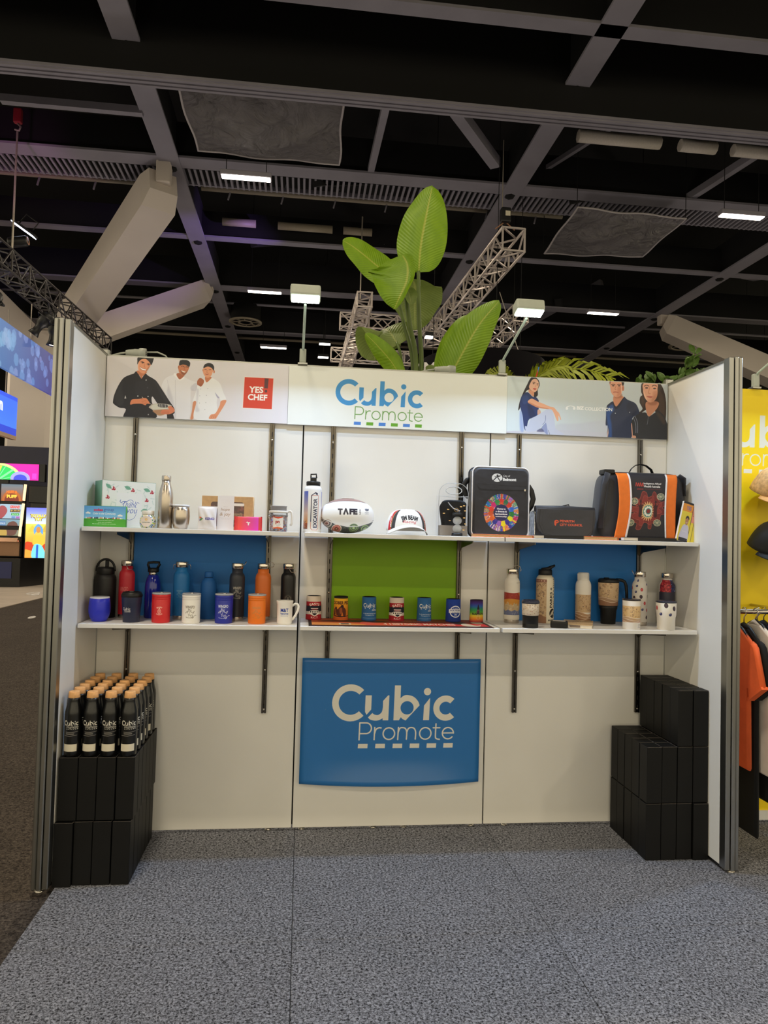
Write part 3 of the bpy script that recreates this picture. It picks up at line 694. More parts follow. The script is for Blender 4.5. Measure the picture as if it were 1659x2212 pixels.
    cv.sp(Z([(1250, 350), (1350, 330), (1330, 470), (1270, 550), (1200, 590), (1230, 480)]), (196, 132, 104), .6, 5); cv.sp(Z([(1010, 300), (1040, 450), (1110, 560), (1050, 400)]), (250, 208, 184), .8, 2)
    for a, b in ((1085, 205), (1270, 205)): cv.curve(Z([(a-50, b+10), (a, b-14), (a+60, b+8)]), 1.3, (66, 46, 42))
    cv.ell(*Z([(1090, 255)])[0], 3.4, 1.6, (84, 62, 58)); cv.ell(*Z([(1280, 268)])[0], 3.4, 1.7, (90, 70, 66))
    cv.curve(Z([(1165, 240), (1135, 370), (1180, 390)]), 1.1, (190, 126, 98)); cv.sp(Z([(1090, 455), (1150, 440), (1235, 458), (1180, 490)]), (184, 104, 90))
    cv.curve(Z([(1140, 930), (1125, 1050), (1110, 1110)]), .7, (120, 122, 130)); cv.sp(Z([(760, 1365), (840, 1370), (850, 1420), (770, 1420)]), (214, 158, 130))
    cv.sp(Z([(735, 1110), (755, 1100), (775, 1360), (760, 1370)]), (216, 160, 132))
    # sheen of the room's light stays out: print only
    return cv
def centre_print():
    cv = Cv('logo_header', 1400, 366, (236, 240, 236))
    # 722..912 px of 623..1099
    draw_logo(cv, 293, 66, 558, (62, 150, 216), (110, 160, 84), [(70, 130, 214), (100, 166, 44)], thin=10, dash=True)
    return cv
def sign(name, x0, x1, z0, z1, y, cv, label, t=.016, cat='sign', rough=.45, side=None, group=None, coat=0):
    o = G()
    w, h = x1-x0, z1-z0
    o.prism([(-w/2, -h/2), (w/2, -h/2), (w/2, h/2), (-w/2, h/2)], -t/2, t/2, side=1)
    m = print_mat(cv, rough, coat) if isinstance(cv, Cv) else cv
    o = o.build(name, [m, side or m_white], None, ((x0+x1)/2, y, (z0+z1)/2))
    return tag(o, label, cat, group)
sign('header_sign', .004, .9145, 2.087, 2.392, -.0105, chef_print(), 'header board printed with three chefs and a red square with white lettering')
sign('header_sign', .916, 2.0795, 2.085, 2.391, -.012, centre_print(), 'pale header board with large blue lettering over thin green lettering and dashes', t=.02)
sign('header_sign', 2.081, 2.99, 2.090, 2.396, -.0105, polo_print(), 'header board printed with a seated woman and two people in dark polo shirts')

# ================================================================ uprights, shelves
upos = (.155, .84, 1.155, 1.84, 2.155, 2.84)
uplab = ['leftmost slotted steel upright, left of the first blue panel', 'slotted steel upright at the right edge of the first blue panel', 'slotted steel upright at the left edge of the green panel', 'slotted steel upright at the right edge of the green panel',
         'slotted steel upright at the left edge of the second blue panel', 'rightmost slotted steel upright, beside the satchel with orange bands']
up0 = None
for X, lb in zip(upos, uplab):
    if up0 is None:
        u = thing('shelf_upright', lb, 'bracket rail', (X, 0, .6), group='slotted shelf uprights')
        g = G().box((0, -.0015, .742), (.024, .003, 1.484)); g.box((-.0108, -.008, .742), (.0024, .016, 1.484)); g.box((.0108, -.008, .742), (.0024, .016, 1.484)); g.box((-.0065, -.0152, .742), (.009, .0016, 1.484)); g.box((.0065, -.0152, .742), (.009, .0016, 1.484))
        g.build('channel', m_zinc, u)
        g = G()
        for k in range(29): g.box((0, -.0163, .03+k*.05), (.005, .0012, .022))
        g.build('slots', m_dark, u)['kind'] = 'stuff'
        for z in (.02, .22, .62, 1.02, 1.40): lathe('screw', [(0, 0), (.006, 0), (.005, .003), (0, .004)], m_screw, u, 10, (0, -.0162, z), (pi/2, 0, 0))
        up0 = u
    else:
        u = copy_tree(up0); u.location = (X, 0, .6); u['label'] = lb
def bracket_prism(g, X):
    M = Matrix.Translation((X, 0, 0)) @ Matrix.Rotation(rad(90), 4, 'Z')
    g.prism([(-.31, -.001), (-.31, -.012), (-.06, -.04), (-.016, -.062), (-.012, -.001)], -.002, .002, M)
def shelf(x0, x1, zt_, ups, lb):
    w = x1-x0; cx = (x0+x1)/2
    s = thing('shelf', lb, 'shelf', (cx, -.175, zt_-.02), group='white display shelves')
    box('shelf_board', (0, 0, .01), (w, .332, .02), m_white, s, .0015)
    for U in ups:
        g = G(); bracket_prism(g, 0); g.build('bracket', m_zinc, s, (U-cx, .175, 0))
Z1, Z2 = 1.085, 1.527
shelf(.008, .994, Z2, upos[:2], 'upper left shelf holding the gift box, steel bottle and jars')
shelf(1.02, 1.99, Z2, upos[2:4], 'upper middle shelf holding the football and the cap')
shelf(1.997, 2.992, Z2, upos[4:], 'upper right shelf holding the black roll bag and satchel')
shelf(.008, .997, Z1, upos[:2], 'lower left shelf holding coloured bottles and tumblers')
shelf(1.012, 1.976, Z1, upos[2:4], 'lower middle shelf holding the can coolers on a bar mat')
shelf(1.99, 2.99, Z1, upos[4:], 'lower right shelf holding patterned bottles')
# coloured back panels
m_blue = mat('blue_gloss_print', (44, 118, 192), .4, var=.02, scale=4, spec=.3)
m_green = mat('green_gloss_print', (122, 168, 20), .4, var=.03, scale=4, spec=.3)
sign('colour_panel', .169, .827, 1.087, 1.505, -.004, m_blue, 'glossy blue panel behind the coloured bottles on the left', .004, 'panel', side=m_blue)
sign('colour_panel', 1.169, 1.827, 1.087, 1.505, -.004, m_green, 'glossy green panel behind the can coolers', .004, 'panel', side=m_green)
sign('colour_panel', 2.169, 2.827, 1.087, 1.505, -.004, MATS['blue_gloss_print'], 'glossy blue panel behind the patterned bottles on the right', .004, 'panel', side=m_blue)
# lower poster
cv = Cv('lower_poster', 1400, 956, (46, 116, 186))
draw_logo(cv, 235, 197, 960, (232, 228, 216))
def pf(u, v):
    b = max(0, (.2-v)/.2)**1.6*(1-(2*u-1)**2)
    t = max(0, (v-.9)/.1)*(1-abs(2*u-1))*.004
    return Vector(((u-.5)*.937, -.0195*(1 if v > .85 else 1)-.03*b, (v-.5)*.64-.010*b-t*0-.004*v*(1-(2*u-1)**2)))
pp = G().grid(pf, 30, 30).build('poster', print_mat(cv, .3, .0), None, (1.4985, 0, .563))
tag(pp, 'large blue poster with white two-line lettering below the middle shelf', 'poster')
sm = pp.modifiers.new('thick', 'SOLIDIFY'); sm.thickness = .001; sm.offset = 0

# ================================================================ products: drinkware
def face_cam(x, y): return math.atan2(x-1.0076, y+3.7394)*-1.0 if False else 0.0
def wire_loop(p, pts, r=.0016): return tube('carry_loop', pts, r, m_steelb, p, n=6)
def steel_cap_bottle(name, label, x, y, body, loop='front', base_ring=True, r=.0375, h=.281, z=Z1, capm=None, group=None):
    t = thing(name, label, 'bottle', (x, y, z), group=group)
    zb = .02 if base_ring else 0
    if base_ring: lathe('base_ring', [(0, 0), (r*.95, 0), (r*.97, .002), (r*.97, zb)], m_steelb, t)
    lathe('body', [(0, zb-.001), (r*.98, zb-.001), (r, zb+.002), (r, h-.078), (r*.985, h-.068), (r*.92, h-.058), (r*.78, h-.05), (r*.7, h-.046), (r*.69, h-.025), (0, h-.025)], body, t, 36)
    lathe('cap', [(0, h-.027), (r*.76, h-.027), (r*.79, h-.024), (r*.79, h-.003), (r*.76, h), (0, h)], capm or m_chrome, t, 30)
    c = r*.8
    if loop == 'front': wire_loop(t, [(.004, -c-.001, h-.016), (.006, -c-.006, h-.03), (.012, -c-.008, h-.041), (.022, -c-.002, h-.044), (.032, -c*.6, h-.042), (.034, -c*.2, h-.036)])
    elif loop == 'sides':
        wire_loop(t, [(-c, 0, h-.013), (-c-.008, 0, h-.014), (-c-.010, 0, h-.02), (-c-.0105, 0, h-.038)]); wire_loop(t, [(c, 0, h-.013), (c+.008, 0, h-.014), (c+.010, 0, h-.02), (c+.0105, 0, h-.038)])
    elif loop == 'up': wire_loop(t, [(c, -.004, h-.012), (c+.006, -.004, h-.004), (c+.012, -.002, h+.006), (c+.012, .004, h+.009), (c+.004, .01, h)])
    elif loop == 'upleft': wire_loop(t, [(-c, -.004, h-.018), (-c-.008, -.006, h-.01), (-c-.014, -.002, h+.004), (-c-.013, .004, h+.008), (-c-.004, .01, h)])
    elif loop == 'ring': wire_loop(t, [(c+.008+.013*cos(a*.5), -.004, h-.006+.013*sin(a*.5)) for a in range(13)])
    elif loop == 'arch': wire_loop(t, [(c*.1, .004, h-.002), (c*.3, .006, h+.012), (c*.8, .008, h+.019), (c*1.3, .008, h+.012), (c*1.5, .004, h-.004), (c*1.35, 0, h-.016)])
    return t
def body_print(name, col, h, r=.0375, w=512):
    """canvas wrapped round a round body: u = .5 faces the aisle"""
    hh = int(w*h/(2*pi*r)); return Cv(name, w, hh, col)
def surf_print(cv, x, y, s, col, a=1.0):
    """small engraved surf-badge: arched word over a scribbled wave scene"""
    cv.text('WINGFO', x, y-s*.42, s*.3, col, w=s*1.0, bold=.03, alpha=a)
    rnd = random.Random(3)
    for k in range(16):
        p = [(x+s*rnd.uniform(-.45, .45), y+s*rnd.uniform(-.2, .55))]
        for _ in range(3): p.append((p[-1][0]+s*rnd.uniform(-.2, .2), p[-1][1]+s*rnd.uniform(-.16, .16)))
        cv.curve(p, s*.028, col, a, 5)
    cv.text('THE SUN AND SURF', x, y+s*.72, s*.1, col, w=s*.9, alpha=a, bold=.02, arcr=-s*1.5)
def badge(cv, x, y, r, col, top, bot, icon=None):
    cv.text(top, x, y-r, r*.36, col, w=r*1.5, bold=.03, arcr=r*1.1)
    cv.text(bot, x, y+r, r*.3, col, w=r*1.7, bold=.03, arcr=-r*1.1)
def coloured_bottle(col, nm, mark=None, rough=.42, h=.281):
    cv = body_print(nm, col, .23)
    if mark: mark(cv)
    return print_mat(cv, rough)
# back row, lower left shelf
t = thing('water_bottle', 'wide matt black bottle with a round carry handle, in the shelf corner', 'bottle', (.052, -.072, Z1))
r = .052
cv = body_print('wide_black', (22, 21, 22), .24, .052); cv.text('JETTE', 245, 205, 11, (150, 150, 150), w=40)
lathe('body', [(0, 0), (r*.97, 0), (r, .003), (r, .185), (r*.97, .198), (r*.86, .208), (r*.8, .212), (0, .212)], print_mat(cv, .5), t, 40)
lathe('cap', [(0, .21), (r*.8, .21), (r*.82, .213), (r*.82, .236), (r*.78, .244), (r*.5, .247), (0, .247)], m_blk, t, 36)
box('spout', (.006, 0, .262), (.017, .014, .036), m_blk, t, .004)
tube('handle', [(-.043, 0, .226)]+[(-.0425+.0425-.0425*cos(rad(a)), 0, .236+.048*sin(rad(a))) for a in range(0, 181, 15)]+[(.043, 0, .226)], .0035, m_blk, t, n=8, flat=1.6)
def mk_red(cv): cv.text('WINGFO', 245, 240, 46, (226, 180, 160), w=88, alpha=.75); cv.text('THE SUN', 245, 292, 22, (226, 180, 160), w=60, alpha=.5)
steel_cap_bottle('insulated_bottle', 'red insulated bottle with steel cap and faint engraved word', .158, -.085, coloured_bottle((188, 34, 48), 'red_bottle', mk_red))
t = thing('water_bottle', 'glossy royal blue bottle with black flip handle lid and steel collar', 'bottle', (.281, -.075, Z1))
lathe('body', [(0, 0), (.036, 0), (.0385, .004), (.0385, .15), (.037, .17), (.031, .195), (.0245, .209), (.0225, .212), (0, .212)], mat('royal_blue_gloss', (24, 34, 142), .15, var=.02, coat=.5), t, 36)
lathe('collar', [(.0205, .21), (.0215, .211), (.0215, .226), (.0205, .227), (0, .227)], m_chrome, t, 24)
lathe('lid', [(0, .226), (.026, .226), (.027, .229), (.027, .243), (.024, .246), (0, .246)], m_blk, t, 24)
tube('flip_handle', [(-.02, 0, .242), (-.027, 0, .262), (-.026, 0, .271), (.0, 0, .2745), (.029, 0, .273), (.030, 0, .266), (.018, 0, .243)], .0042, m_blk, t, n=8, flat=1.5)
def mk_sky(cv): surf_print(cv, 250, 270, 62, (180, 190, 190), .55)
steel_cap_bottle('insulated_bottle', 'sky blue insulated bottle with steel cap and side loops', .425, -.11, coloured_bottle((28, 112, 178), 'sky_bottle', mk_sky, .45), 'sides', r=.039)
t = thing('rubber_bottle', 'plain matt blue bottle with matching blue cap', 'bottle', (.553, -.085, Z1))
mrb = mat('soft_blue_rubber', (30, 94, 164), .6, var=.02)
lathe('body', [(0, 0), (.036, 0), (.0385, .003), (.0385, .16), (.0365, .178), (.03, .193), (.0215, .2015), (.0205, .204), (0, .204)], mrb, t, 36)
lathe('cap', [(0, .206), (.0215, .206), (.0225, .208), (.021, .229), (.0185, .233), (0, .234)], mrb, t, 24)
lathe('cap_groove', [(0, .2035), (.0195, .2035), (.0195, .2065), (0, .2065)], m_dark, t, 20)
def mk_nav(cv): surf_print(cv, 265, 240, 92, (196, 190, 176), .9)
steel_cap_bottle('insulated_bottle', 'charcoal navy insulated bottle with pale surf badge', .697, -.135, coloured_bottle((40, 43, 54), 'navy_bottle', mk_nav), 'up')
def mk_or(cv): surf_print(cv, 225, 300, 76, (206, 112, 50), .9)
steel_cap_bottle('insulated_bottle', 'orange insulated bottle with steel cap and ring', .822, -.105, coloured_bottle((220, 112, 42), 'orange_bottle', mk_or), 'ring', r=.039)
def mk_70(cv):
    for r_ in (44, 36): cv.ring(258, 300, r_, 1.5, (120, 112, 104), 180, 360)
    cv.line([(258, 332), (226, 300), (230, 278), (246, 274), (258, 286), (270, 274), (286, 278), (290, 300), (258, 332)], 3, (150, 140, 130)); cv.text('70', 258, 300, 18, (170, 160, 150), bold=.02)
    cv.text('70 YEARS', 258, 350, 8, (130, 120, 110), w=60)
steel_cap_bottle('insulated_bottle', 'black insulated bottle engraved with the number 70 in a heart', .946, -.05, coloured_bottle((24, 23, 24), 'black_bottle', mk_70), 'front', base_ring=False)
# front row
def clear_lid(t, r, z, tilt=0):
    m = mat('clear_plastic', (214, 218, 226), .08, var=0, trans=.35, ior=1.3)
    lathe('lid', [(0, z), (r*.98, z), (r*1.02, z+.002), (r*1.02, z+.006), (r*.97, z+.008), (r*.9, z+.005), (0, z+.005)], m, t, 30)
    box('slider', (.004, -r*.3, z+.0085), (.012, .02, .004), m_screw, t, .0015)
t = thing('stemless_tumbler', 'ultramarine stemless tumbler with white rim, no handle', 'tumbler', (.073, -.235, Z1))
lathe('body', [(0, 0), (.03, 0), (.034, .003), (.043, .022), (.0485, .042), (.049, .06), (.0475, .085), (.044, .108), (.0415, .109), (.0415, .104), (0, .104)], mat('ultramarine_coat', (46, 54, 198), .35, var=.02), t, 36)
lathe('lid', [(0, .106), (.0425, .106), (.044, .108), (.044, .113), (.041, .1145), (.036, .111), (0, .111)], mat('milky_lid', (225, 228, 238), .25), t, 32)
t = thing('coffee_cup', 'navy coffee cup with black lid and small pale lettering', 'cup', (.222, -.25, Z1))
cv = Cv('navy_cup', 640, 260, (36, 42, 70)); draw_logo(cv, 236, 106, 94, (236, 232, 224), thin=22, dash=True); 
lathe('body', [(0, 0), (.036, 0), (.0375, .002), (.0465, .117), (.0465, .119), (0, .119)], print_mat(cv, .42), t, 36)
lathe('lid', [(0, .117), (.047, .117), (.0485, .12), (.048, .128), (.044, .135), (.041, .141), (.036, .141), (.033, .136), (0, .136)], m_blk, t, 36)
box('sip_flap', (.004, -.024, .143), (.024, .016, .007), m_blk, t, .003)
def can_tumbler(name, label, x, y, col, mark, r=.0425, h=.132, rough=.35):
    t = thing(name, label, 'tumbler', (x, y, Z1), group='lidded tumblers on the lower left shelf')
    cv = Cv(name+'_p', 640, int(640*h/(2*pi*r)), col); mark(cv)
    lathe('body', [(0, 0), (r*.94, 0), (r*.97, .003), (r*.985, .008), (r, h-.024), (r*.985, h-.0225), (r, h-.021), (r, h-.015), (r*.985, h-.0135), (r, h-.012), (r*1.01, h-.001), (r*.98, h), (0, h)], print_mat(cv, rough), t, 36)
    clear_lid(t, r, h); return t
def mk(cv): 
    c = (244, 226, 210); badge(cv, 320, 180, 42, c, 'BILLCRY', 'LIGHTS & COOKIE'); cv.sp([(320, 155), (336, 175), (334, 200), (320, 215), (306, 200), (304, 175)], c, .35); cv.curve([(320, 155), (336, 175), (334, 200), (320, 215), (306, 200), (304, 175), (320, 155)], 2.5, c); cv.line([(320, 170), (320, 195)], 3, c); cv.ell(320, 150, 5, 6, c)
can_tumbler('can_tumbler', 'red lidded tumbler with a round pale badge', .357, -.25, (208, 40, 44), mk)
can_tumbler('can_tumbler', 'white lidded tumbler with grey surf badge', .497, -.255, (240, 238, 234), lambda cv: surf_print(cv, 320, 175, 105, (120, 112, 100)))
can_tumbler('can_tumbler', 'deep blue lidded tumbler with white surf badge', .648, -.245, (34, 46, 158), lambda cv: surf_print(cv, 320, 170, 118, (226, 230, 240)))
can_tumbler('can_tumbler', 'orange lidded tumbler with tan surf badge', .804, -.245, (236, 120, 26), lambda cv: surf_print(cv, 320, 175, 100, (196, 130, 70)))
t = thing('mug', 'white mug with blue lettering and a loop handle', 'mug', (.936, -.25, Z1))
cv = Cv('mug_p', 640, 280, (246, 244, 240)); cv.text('M&T', 320, 110, 44, (40, 66, 160), w=104, bold=.03); cv.text('Resources', 320, 150, 22, (60, 84, 170), w=104, bold=.03); cv.rect(268, 172, 372, 174, (150, 160, 200)); cv.text('mining and timber supply', 320, 184, 9, (130, 140, 180), w=100)
lathe('body', [(0, 0), (.034, 0), (.0365, .003), (.037, .02), (.0375, .095), (.041, .109), (.0405, .111), (.0385, .108), (.035, .09), (.034, .01), (0, .008)], print_mat(cv, .12, .4), t, 40)
tube('handle', [(.036, 0, .086), (.05, 0, .096), (.06, 0, .095), (.066, 0, .084), (.064, 0, .066), (.054, 0, .044), (.044, 0, .028), (.036, 0, .018)], .0042, mat('white_china', (246, 244, 240), .12, var=.01, coat=.4), t, n=10, flat=1.4)

# can coolers on the bar mat
cv = Cv('bar_mat_print', 1400, 170, (150, 26, 34)); cv.hgrad((186, 84, 44), (120, 24, 34)); cv.hgrad((222, 110, 60), (226, 50, 70), y0=95); cv.rect(0, 150, 1400, 170, (60, 34, 40))
cv.sp([(60, 60), (420, 40), (640, 70), (420, 80)], (70, 40, 34)); cv.sp([(420, 70), (560, 110), (800, 120), (700, 145), (420, 140)], (236, 96, 76)); cv.sp([(0, 100), (300, 110), (420, 145), (0, 148)], (240, 160, 90)); cv.rect(230, 108, 320, 140, (236, 222, 200)); cv.rect(245, 114, 305, 134, (60, 34, 34))
cv.text('4 HISTORIC MATCHES', 850, 116, 34, (250, 226, 220), w=560, bold=.04); cv.text('BEGINS IN ADELAIDE', 860, 44, 20, (220, 150, 140), w=240)
cv.sp([(1120, 40), (1200, 30), (1240, 90), (1150, 110)], (40, 30, 36)); cv.sp([(1180, 110), (1230, 90), (1290, 130), (1330, 120), (1300, 150), (1200, 148)], (236, 226, 220)); cv.sp([(1290, 60), (1380, 50), (1370, 90), (1310, 100)], (200, 190, 176)); cv.rect(0, 0, 24, 170, (34, 26, 30)); cv.rect(1376, 0, 1400, 170, (60, 30, 38))
o = G().prism([(-.448, -.155), (.448, -.155), (.448, .155), (-.448, .155)], -.0015, .0015, Matrix.Rotation(rad(-90), 4, 'X')).build('bar_mat', print_mat(cv, .6), None, (1.50, -.182, Z1+.0017))
tag(o, 'long red printed bar mat lying under the can coolers', 'bar mat')
Zm = Z1+.0034
def can_cooler(label, x, y, rot, col, mark, rough=.85, r=.038, h=.118, oval=1.0, rim=None, lean=0.0):
    t = thing('can_cooler', label, 'can cooler', (x, y, Zm), rot, group='foam can coolers on the bar mat')
    cv = Cv('cooler%d' % len(bpy.data.images), 640, 320, col); mark(cv)
    g = G().lathe([(0, 0), (r*1.04, 0), (r*1.05, .003), (r*1.03, .02), (r*.99, h*.6), (r*.97, h), (r*.9, h), (r*.88, h-.03), (0, h-.03)], 32, M=Matrix.Shear('XZ', 4, (0, 0)) if False else Matrix.Diagonal((1, oval, 1, 1)))
    g.build('sleeve', print_mat(cv, rough), t)
    lathe('lining', [(r*.86, h-.02), (r*.9, h+.0012), (r*.8, h+.0006), (r*.78, h-.03)], m_blk, t, 24).scale = (1, oval, 1)
    return t
def mk_east(cv):
    cv.rect(0, 0, 640, 74, (214, 200, 186)); cv.rect(0, 74, 640, 320, (164, 24, 38)); cv.rect(150, 130, 490, 222, (24, 28, 44)); cv.rect(0, 206, 640, 246, (214, 204, 194)); cv.text('EASTS', 320, 104, 34, (238, 226, 216), w=150, bold=.03, arcr=170)
    cv.ring(320, 230, 150, 3, (180, 40, 50), 200, 340); cv.rect(268, 160, 372, 172, (226, 210, 206)); cv.rect(280, 176, 360, 182, (164, 24, 38))
    cv.sp([(240, 210), (280, 190), (360, 190), (400, 210), (380, 240), (340, 262), (300, 262), (260, 240)], (232, 228, 220))
    for k in range(5): cv.sp([(258+k*30, 205), (272+k*30, 202), (274+k*30, 216), (260+k*30, 220)], (28, 30, 40))
    cv.sp([(290, 232), (350, 232), (320, 258)], (30, 30, 40)); cv.text('R.C.T', 320, 286, 24, (238, 226, 216), w=92, bold=.02)
def mk_coober(cv):
    cv.vgrad((240, 190, 40), (206, 96, 30)); cv.rect(0, 0, 640, 24, (30, 24, 20)); cv.text('COOBER PEDY', 335, 82, 46, (60, 26, 18), w=330, bold=.04)
    for x, y, s in ((350, 190, 1.0), (255, 195, .7)):
        cv.sp([(x-60*s, y+70*s), (x-66*s, y-10*s), (x-20*s, y-62*s), (x+20*s, y-50*s), (x+58*s, y-6*s), (x+52*s, y+76*s), (x+20*s, y+80*s), (x, y+20*s), (x-20*s, y+78*s)], (88, 42, 24)); cv.sp([(x-24*s, y-62*s), (x, y-84*s), (x+22*s, y-62*s), (x+8*s, y-40*s)], (44, 28, 34)); cv.sp([(x-40*s, y-20*s), (x-10*s, y-40*s), (x, y+20*s), (x-30*s, y+40*s)], (150, 80, 40))
    cv.sp([(180, 250), (320, 262), (480, 258), (320, 278)], (46, 22, 16)); cv.rect(200, 284, 440, 300, (190, 90, 40))
def mk_blue(cv):
    draw_logo(cv, 215, 82, 200, (228, 232, 228), c_dash=[(180, 220, 60), (228, 232, 228)], thin=8); cv.rect(230, 142, 460, 200, (44, 100, 158)); cv.text('.com.au', 395, 176, 20, (228, 232, 228), w=100, bold=.02)
    for i in range(3): cv.rect(240+i*65, 148, 258+i*65, 156, (220, 226, 226))
    cv.text('for the best branded merch', 320, 222, 15, (216, 224, 230), w=200, bold=.02); cv.text('Campaign free', 320, 246, 15, (216, 224, 230), w=140, bold=.02); cv.rect(210, 284, 440, 287, (170, 190, 210))
def mk_club(cv):
    cv.vgrad((26, 64, 158), (20, 48, 130)); cv.line([(250, 60), (300, 120)], 4, (20, 40, 100)); cv.line([(400, 60), (350, 120)], 4, (20, 40, 100))
    cv.ell(330, 176, 84, 84, (226, 230, 238)); cv.ell(330, 176, 70, 70, (34, 66, 150)); cv.rect(232, 142, 428, 196, (226, 230, 238)); cv.text('BOB FISHER', 330, 160, 16, (40, 60, 130), w=150, bold=.03); cv.text('JUBILEE', 330, 184, 12, (40, 60, 130), w=96, bold=.02); cv.text('50', 330, 218, 26, (226, 230, 238), bold=.03); cv.text('Lets', 330, 126, 20, (226, 230, 238), w=60)
def mk_rain(cv):
    st = [(52, 20, 66), (64, 44, 130), (40, 90, 170), (40, 140, 90), (90, 160, 50), (220, 190, 50), (226, 130, 40), (150, 40, 60)]
    for i in range(7): cv.vgrad(st[i], st[i+1], int(i*320/7), int((i+1)*320/7))
    cv.sp([(320, 60), (334, 100), (338, 130), (320, 150), (304, 130), (308, 100)], (28, 22, 34)); cv.ell(320, 170, 26, 34, (120, 80, 84)); cv.ell(320, 170, 14, 20, (80, 54, 64)); cv.text('NARROW', 330, 200, 34, (30, 34, 30), w=210, bold=.04); cv.ring(320, 250, 28, 5, (214, 170, 120)); cv.ring(320, 222, 18, 4, (214, 190, 150)); cv.line([(320, 235), (320, 300)], 5, (170, 110, 60))
can_cooler('maroon can cooler with crest at the left end, in front of the wall board', 1.078, -.075, .12, (164, 24, 38), mk_east)
can_cooler('amber can cooler with two horses and dark lettering', 1.216, -.08, -.15, (230, 160, 40), mk_coober, r=.0365)
can_cooler('blue can cooler with white lettering, between the amber one and a maroon one', 1.360, -.08, .05, (44, 100, 158), mk_blue, r=.0365)
can_cooler('maroon can cooler with crest standing in front of the green panel', 1.502, -.085, .0, (164, 24, 38), mk_east)
can_cooler('blue can cooler with white lettering, right of the maroon one on green', 1.646, -.08, .12, (44, 100, 158), mk_blue, r=.0365)
can_cooler('royal blue can cooler with white ring badge and flattened top', 1.797, -.09, .1, (26, 64, 158), mk_club, oval=.75, r=.039, h=.115)
can_cooler('rainbow striped can cooler with dark bird emblem', 1.917, -.1, .15, (60, 40, 100), mk_rain, oval=.7, r=.0355, h=.113)

# lower right shelf
def waves(cv, y0, cols, lw=5, amp=14, x1=640):
    for k, c in enumerate(cols):
        p = [(x, y0+k*26+amp*sin(x/46.0+k*.9)) for x in range(0, x1+1, 8)]
        cv.poly(p+[(x1, cv.h), (0, cv.h)], c); cv.line(p, lw, (226, 206, 184))
def speckle(cv, y0, y1, base, cols, n, seed, x1=640, x0=0, big=1.0):
    rnd = random.Random(seed); cv.rect(x0, y0, x1, y1, base)
    for k in range(n):
        x, y, s = rnd.uniform(x0+6, x1-6), rnd.uniform(y0+6, y1-6), rnd.uniform(4, 10)*big; c = rnd.choice(cols); q = rnd.random()
        if q < .35: cv.ell(x, y, s, s*.4, c, rot=rnd.uniform(0, 180), n=12)
        elif q < .6: cv.ring(x, y, s*1.1, s*.4, c, 180, 360)
        elif q < .8: cv.ell(x, y, s*.6, s*.6, c, n=10)
        else:
            for a in range(0, 360, 72): cv.ell(x+s*cos(rad(a)), y+s*sin(rad(a)), s*.45, s*.45, c, n=8)
EARTH = [(120, 86, 60), (168, 128, 88), (92, 70, 62), (214, 184, 140), (140, 112, 84)]
SAND = (196, 166, 130)
cv = body_print('hill_bottle', (226, 220, 210), .235, .04, 640); H = cv.h
cv.text('BLCHARE', 395, 118, 10, (70, 66, 66), w=80)
yy = int(H*.42)
cv.poly(spline([(0, yy+10), (140, yy-8), (300, yy), (420, yy-6), (640, yy+8)], 5, False).tolist()+[(640, H*.6), (0, H*.6)], (156, 46, 36)); cv.poly(spline([(380, yy), (470, yy-6), (640, yy+10), (640, yy+60), (420, yy+40)], 5, False), (196, 120, 40))
for k in range(26): cv.ell(random.uniform(0, 640), yy+random.uniform(16, 60), 9, 4, (190, 80, 44), n=10)
cv.poly([(x, H*.56+10*sin(x/60)) for x in range(0, 641, 16)]+[(640, H*.72), (0, H*.72)], (206, 140, 52)); cv.poly([(x, H*.66+26*sin(x/22)*sin(x/9)) for x in range(0, 641, 6)]+[(640, H*.9), (0, H*.9)], (196, 170, 130))
for k in range(60): x = random.uniform(0, 640); y = random.uniform(H*.62, H*.84); cv.curve([(x-12, y+8), (x, y-8), (x+12, y+8)], 3, random.choice([(230, 214, 190), (150, 130, 130), (206, 150, 80)]))
cv.poly([(x, H*.8+9*sin(x/14)) for x in range(0, 641, 6)]+[(640, H*.9), (0, H*.9)], (104, 112, 148)); 
for k in range(40): x = random.uniform(0, 640); y = random.uniform(H*.8, H*.89); cv.line([(x, y-8), (x+3, y+8)], 3, (190, 190, 200))
cv.rect(0, H*.9, 640, H, (220, 212, 200))
steel_cap_bottle('insulated_bottle', 'white insulated bottle with painted red and ochre hills', 2.106, -.095, print_mat(cv, .45), 'arch', r=.040)
t = thing('coffee_cup', 'short black cup with white patterned band and clear lid', 'cup', (2.145, -.285, Z1))
lathe('base', [(0, 0), (.0375, 0), (.0385, .002), (.0385, .018), (.0375, .02), (.0385, .022), (.039, .06), (.04, .064), (0, .064)], m_blk, t, 36)
cv = Cv('cup_band', 640, 170, (216, 204, 190)); speckle(cv, 0, 170, (216, 204, 190), EARTH+[(190, 150, 150)], 150, 5)
lathe('band', [(.040, .062), (.0415, .064), (.0425, .118), (.041, .12), (0, .12)], print_mat(cv, .5), t, 36)
lathe('lid', [(0, .119), (.0425, .119), (.0445, .122), (.044, .128), (.039, .136), (.036, .137), (.034, .132), (0, .132)], mat('smoky_clear_lid', (70, 74, 96), .08, var=0, trans=.5), t, 32)
t = thing('water_bottle', 'tall cream bottle with vertical black lettering and a black spout lid', 'bottle', (2.296, -.06, Z1))
r = .047
cv = Cv('parks', 640, 470, (228, 218, 196)); speckle(cv, 40, 470, SAND, EARTH, 240, 9, x1=305, x0=80); cv.rect(80, 40, 305, 70, (138, 92, 74))
for k in range(6): cv.sp([(100+k*34, 55), (108+k*34, 48), (116+k*34, 55), (108+k*34, 62)], (206, 170, 150))
cv.poly([(80, 400), (180, 370), (305, 410), (305, 470), (80, 470)], (150, 110, 84))
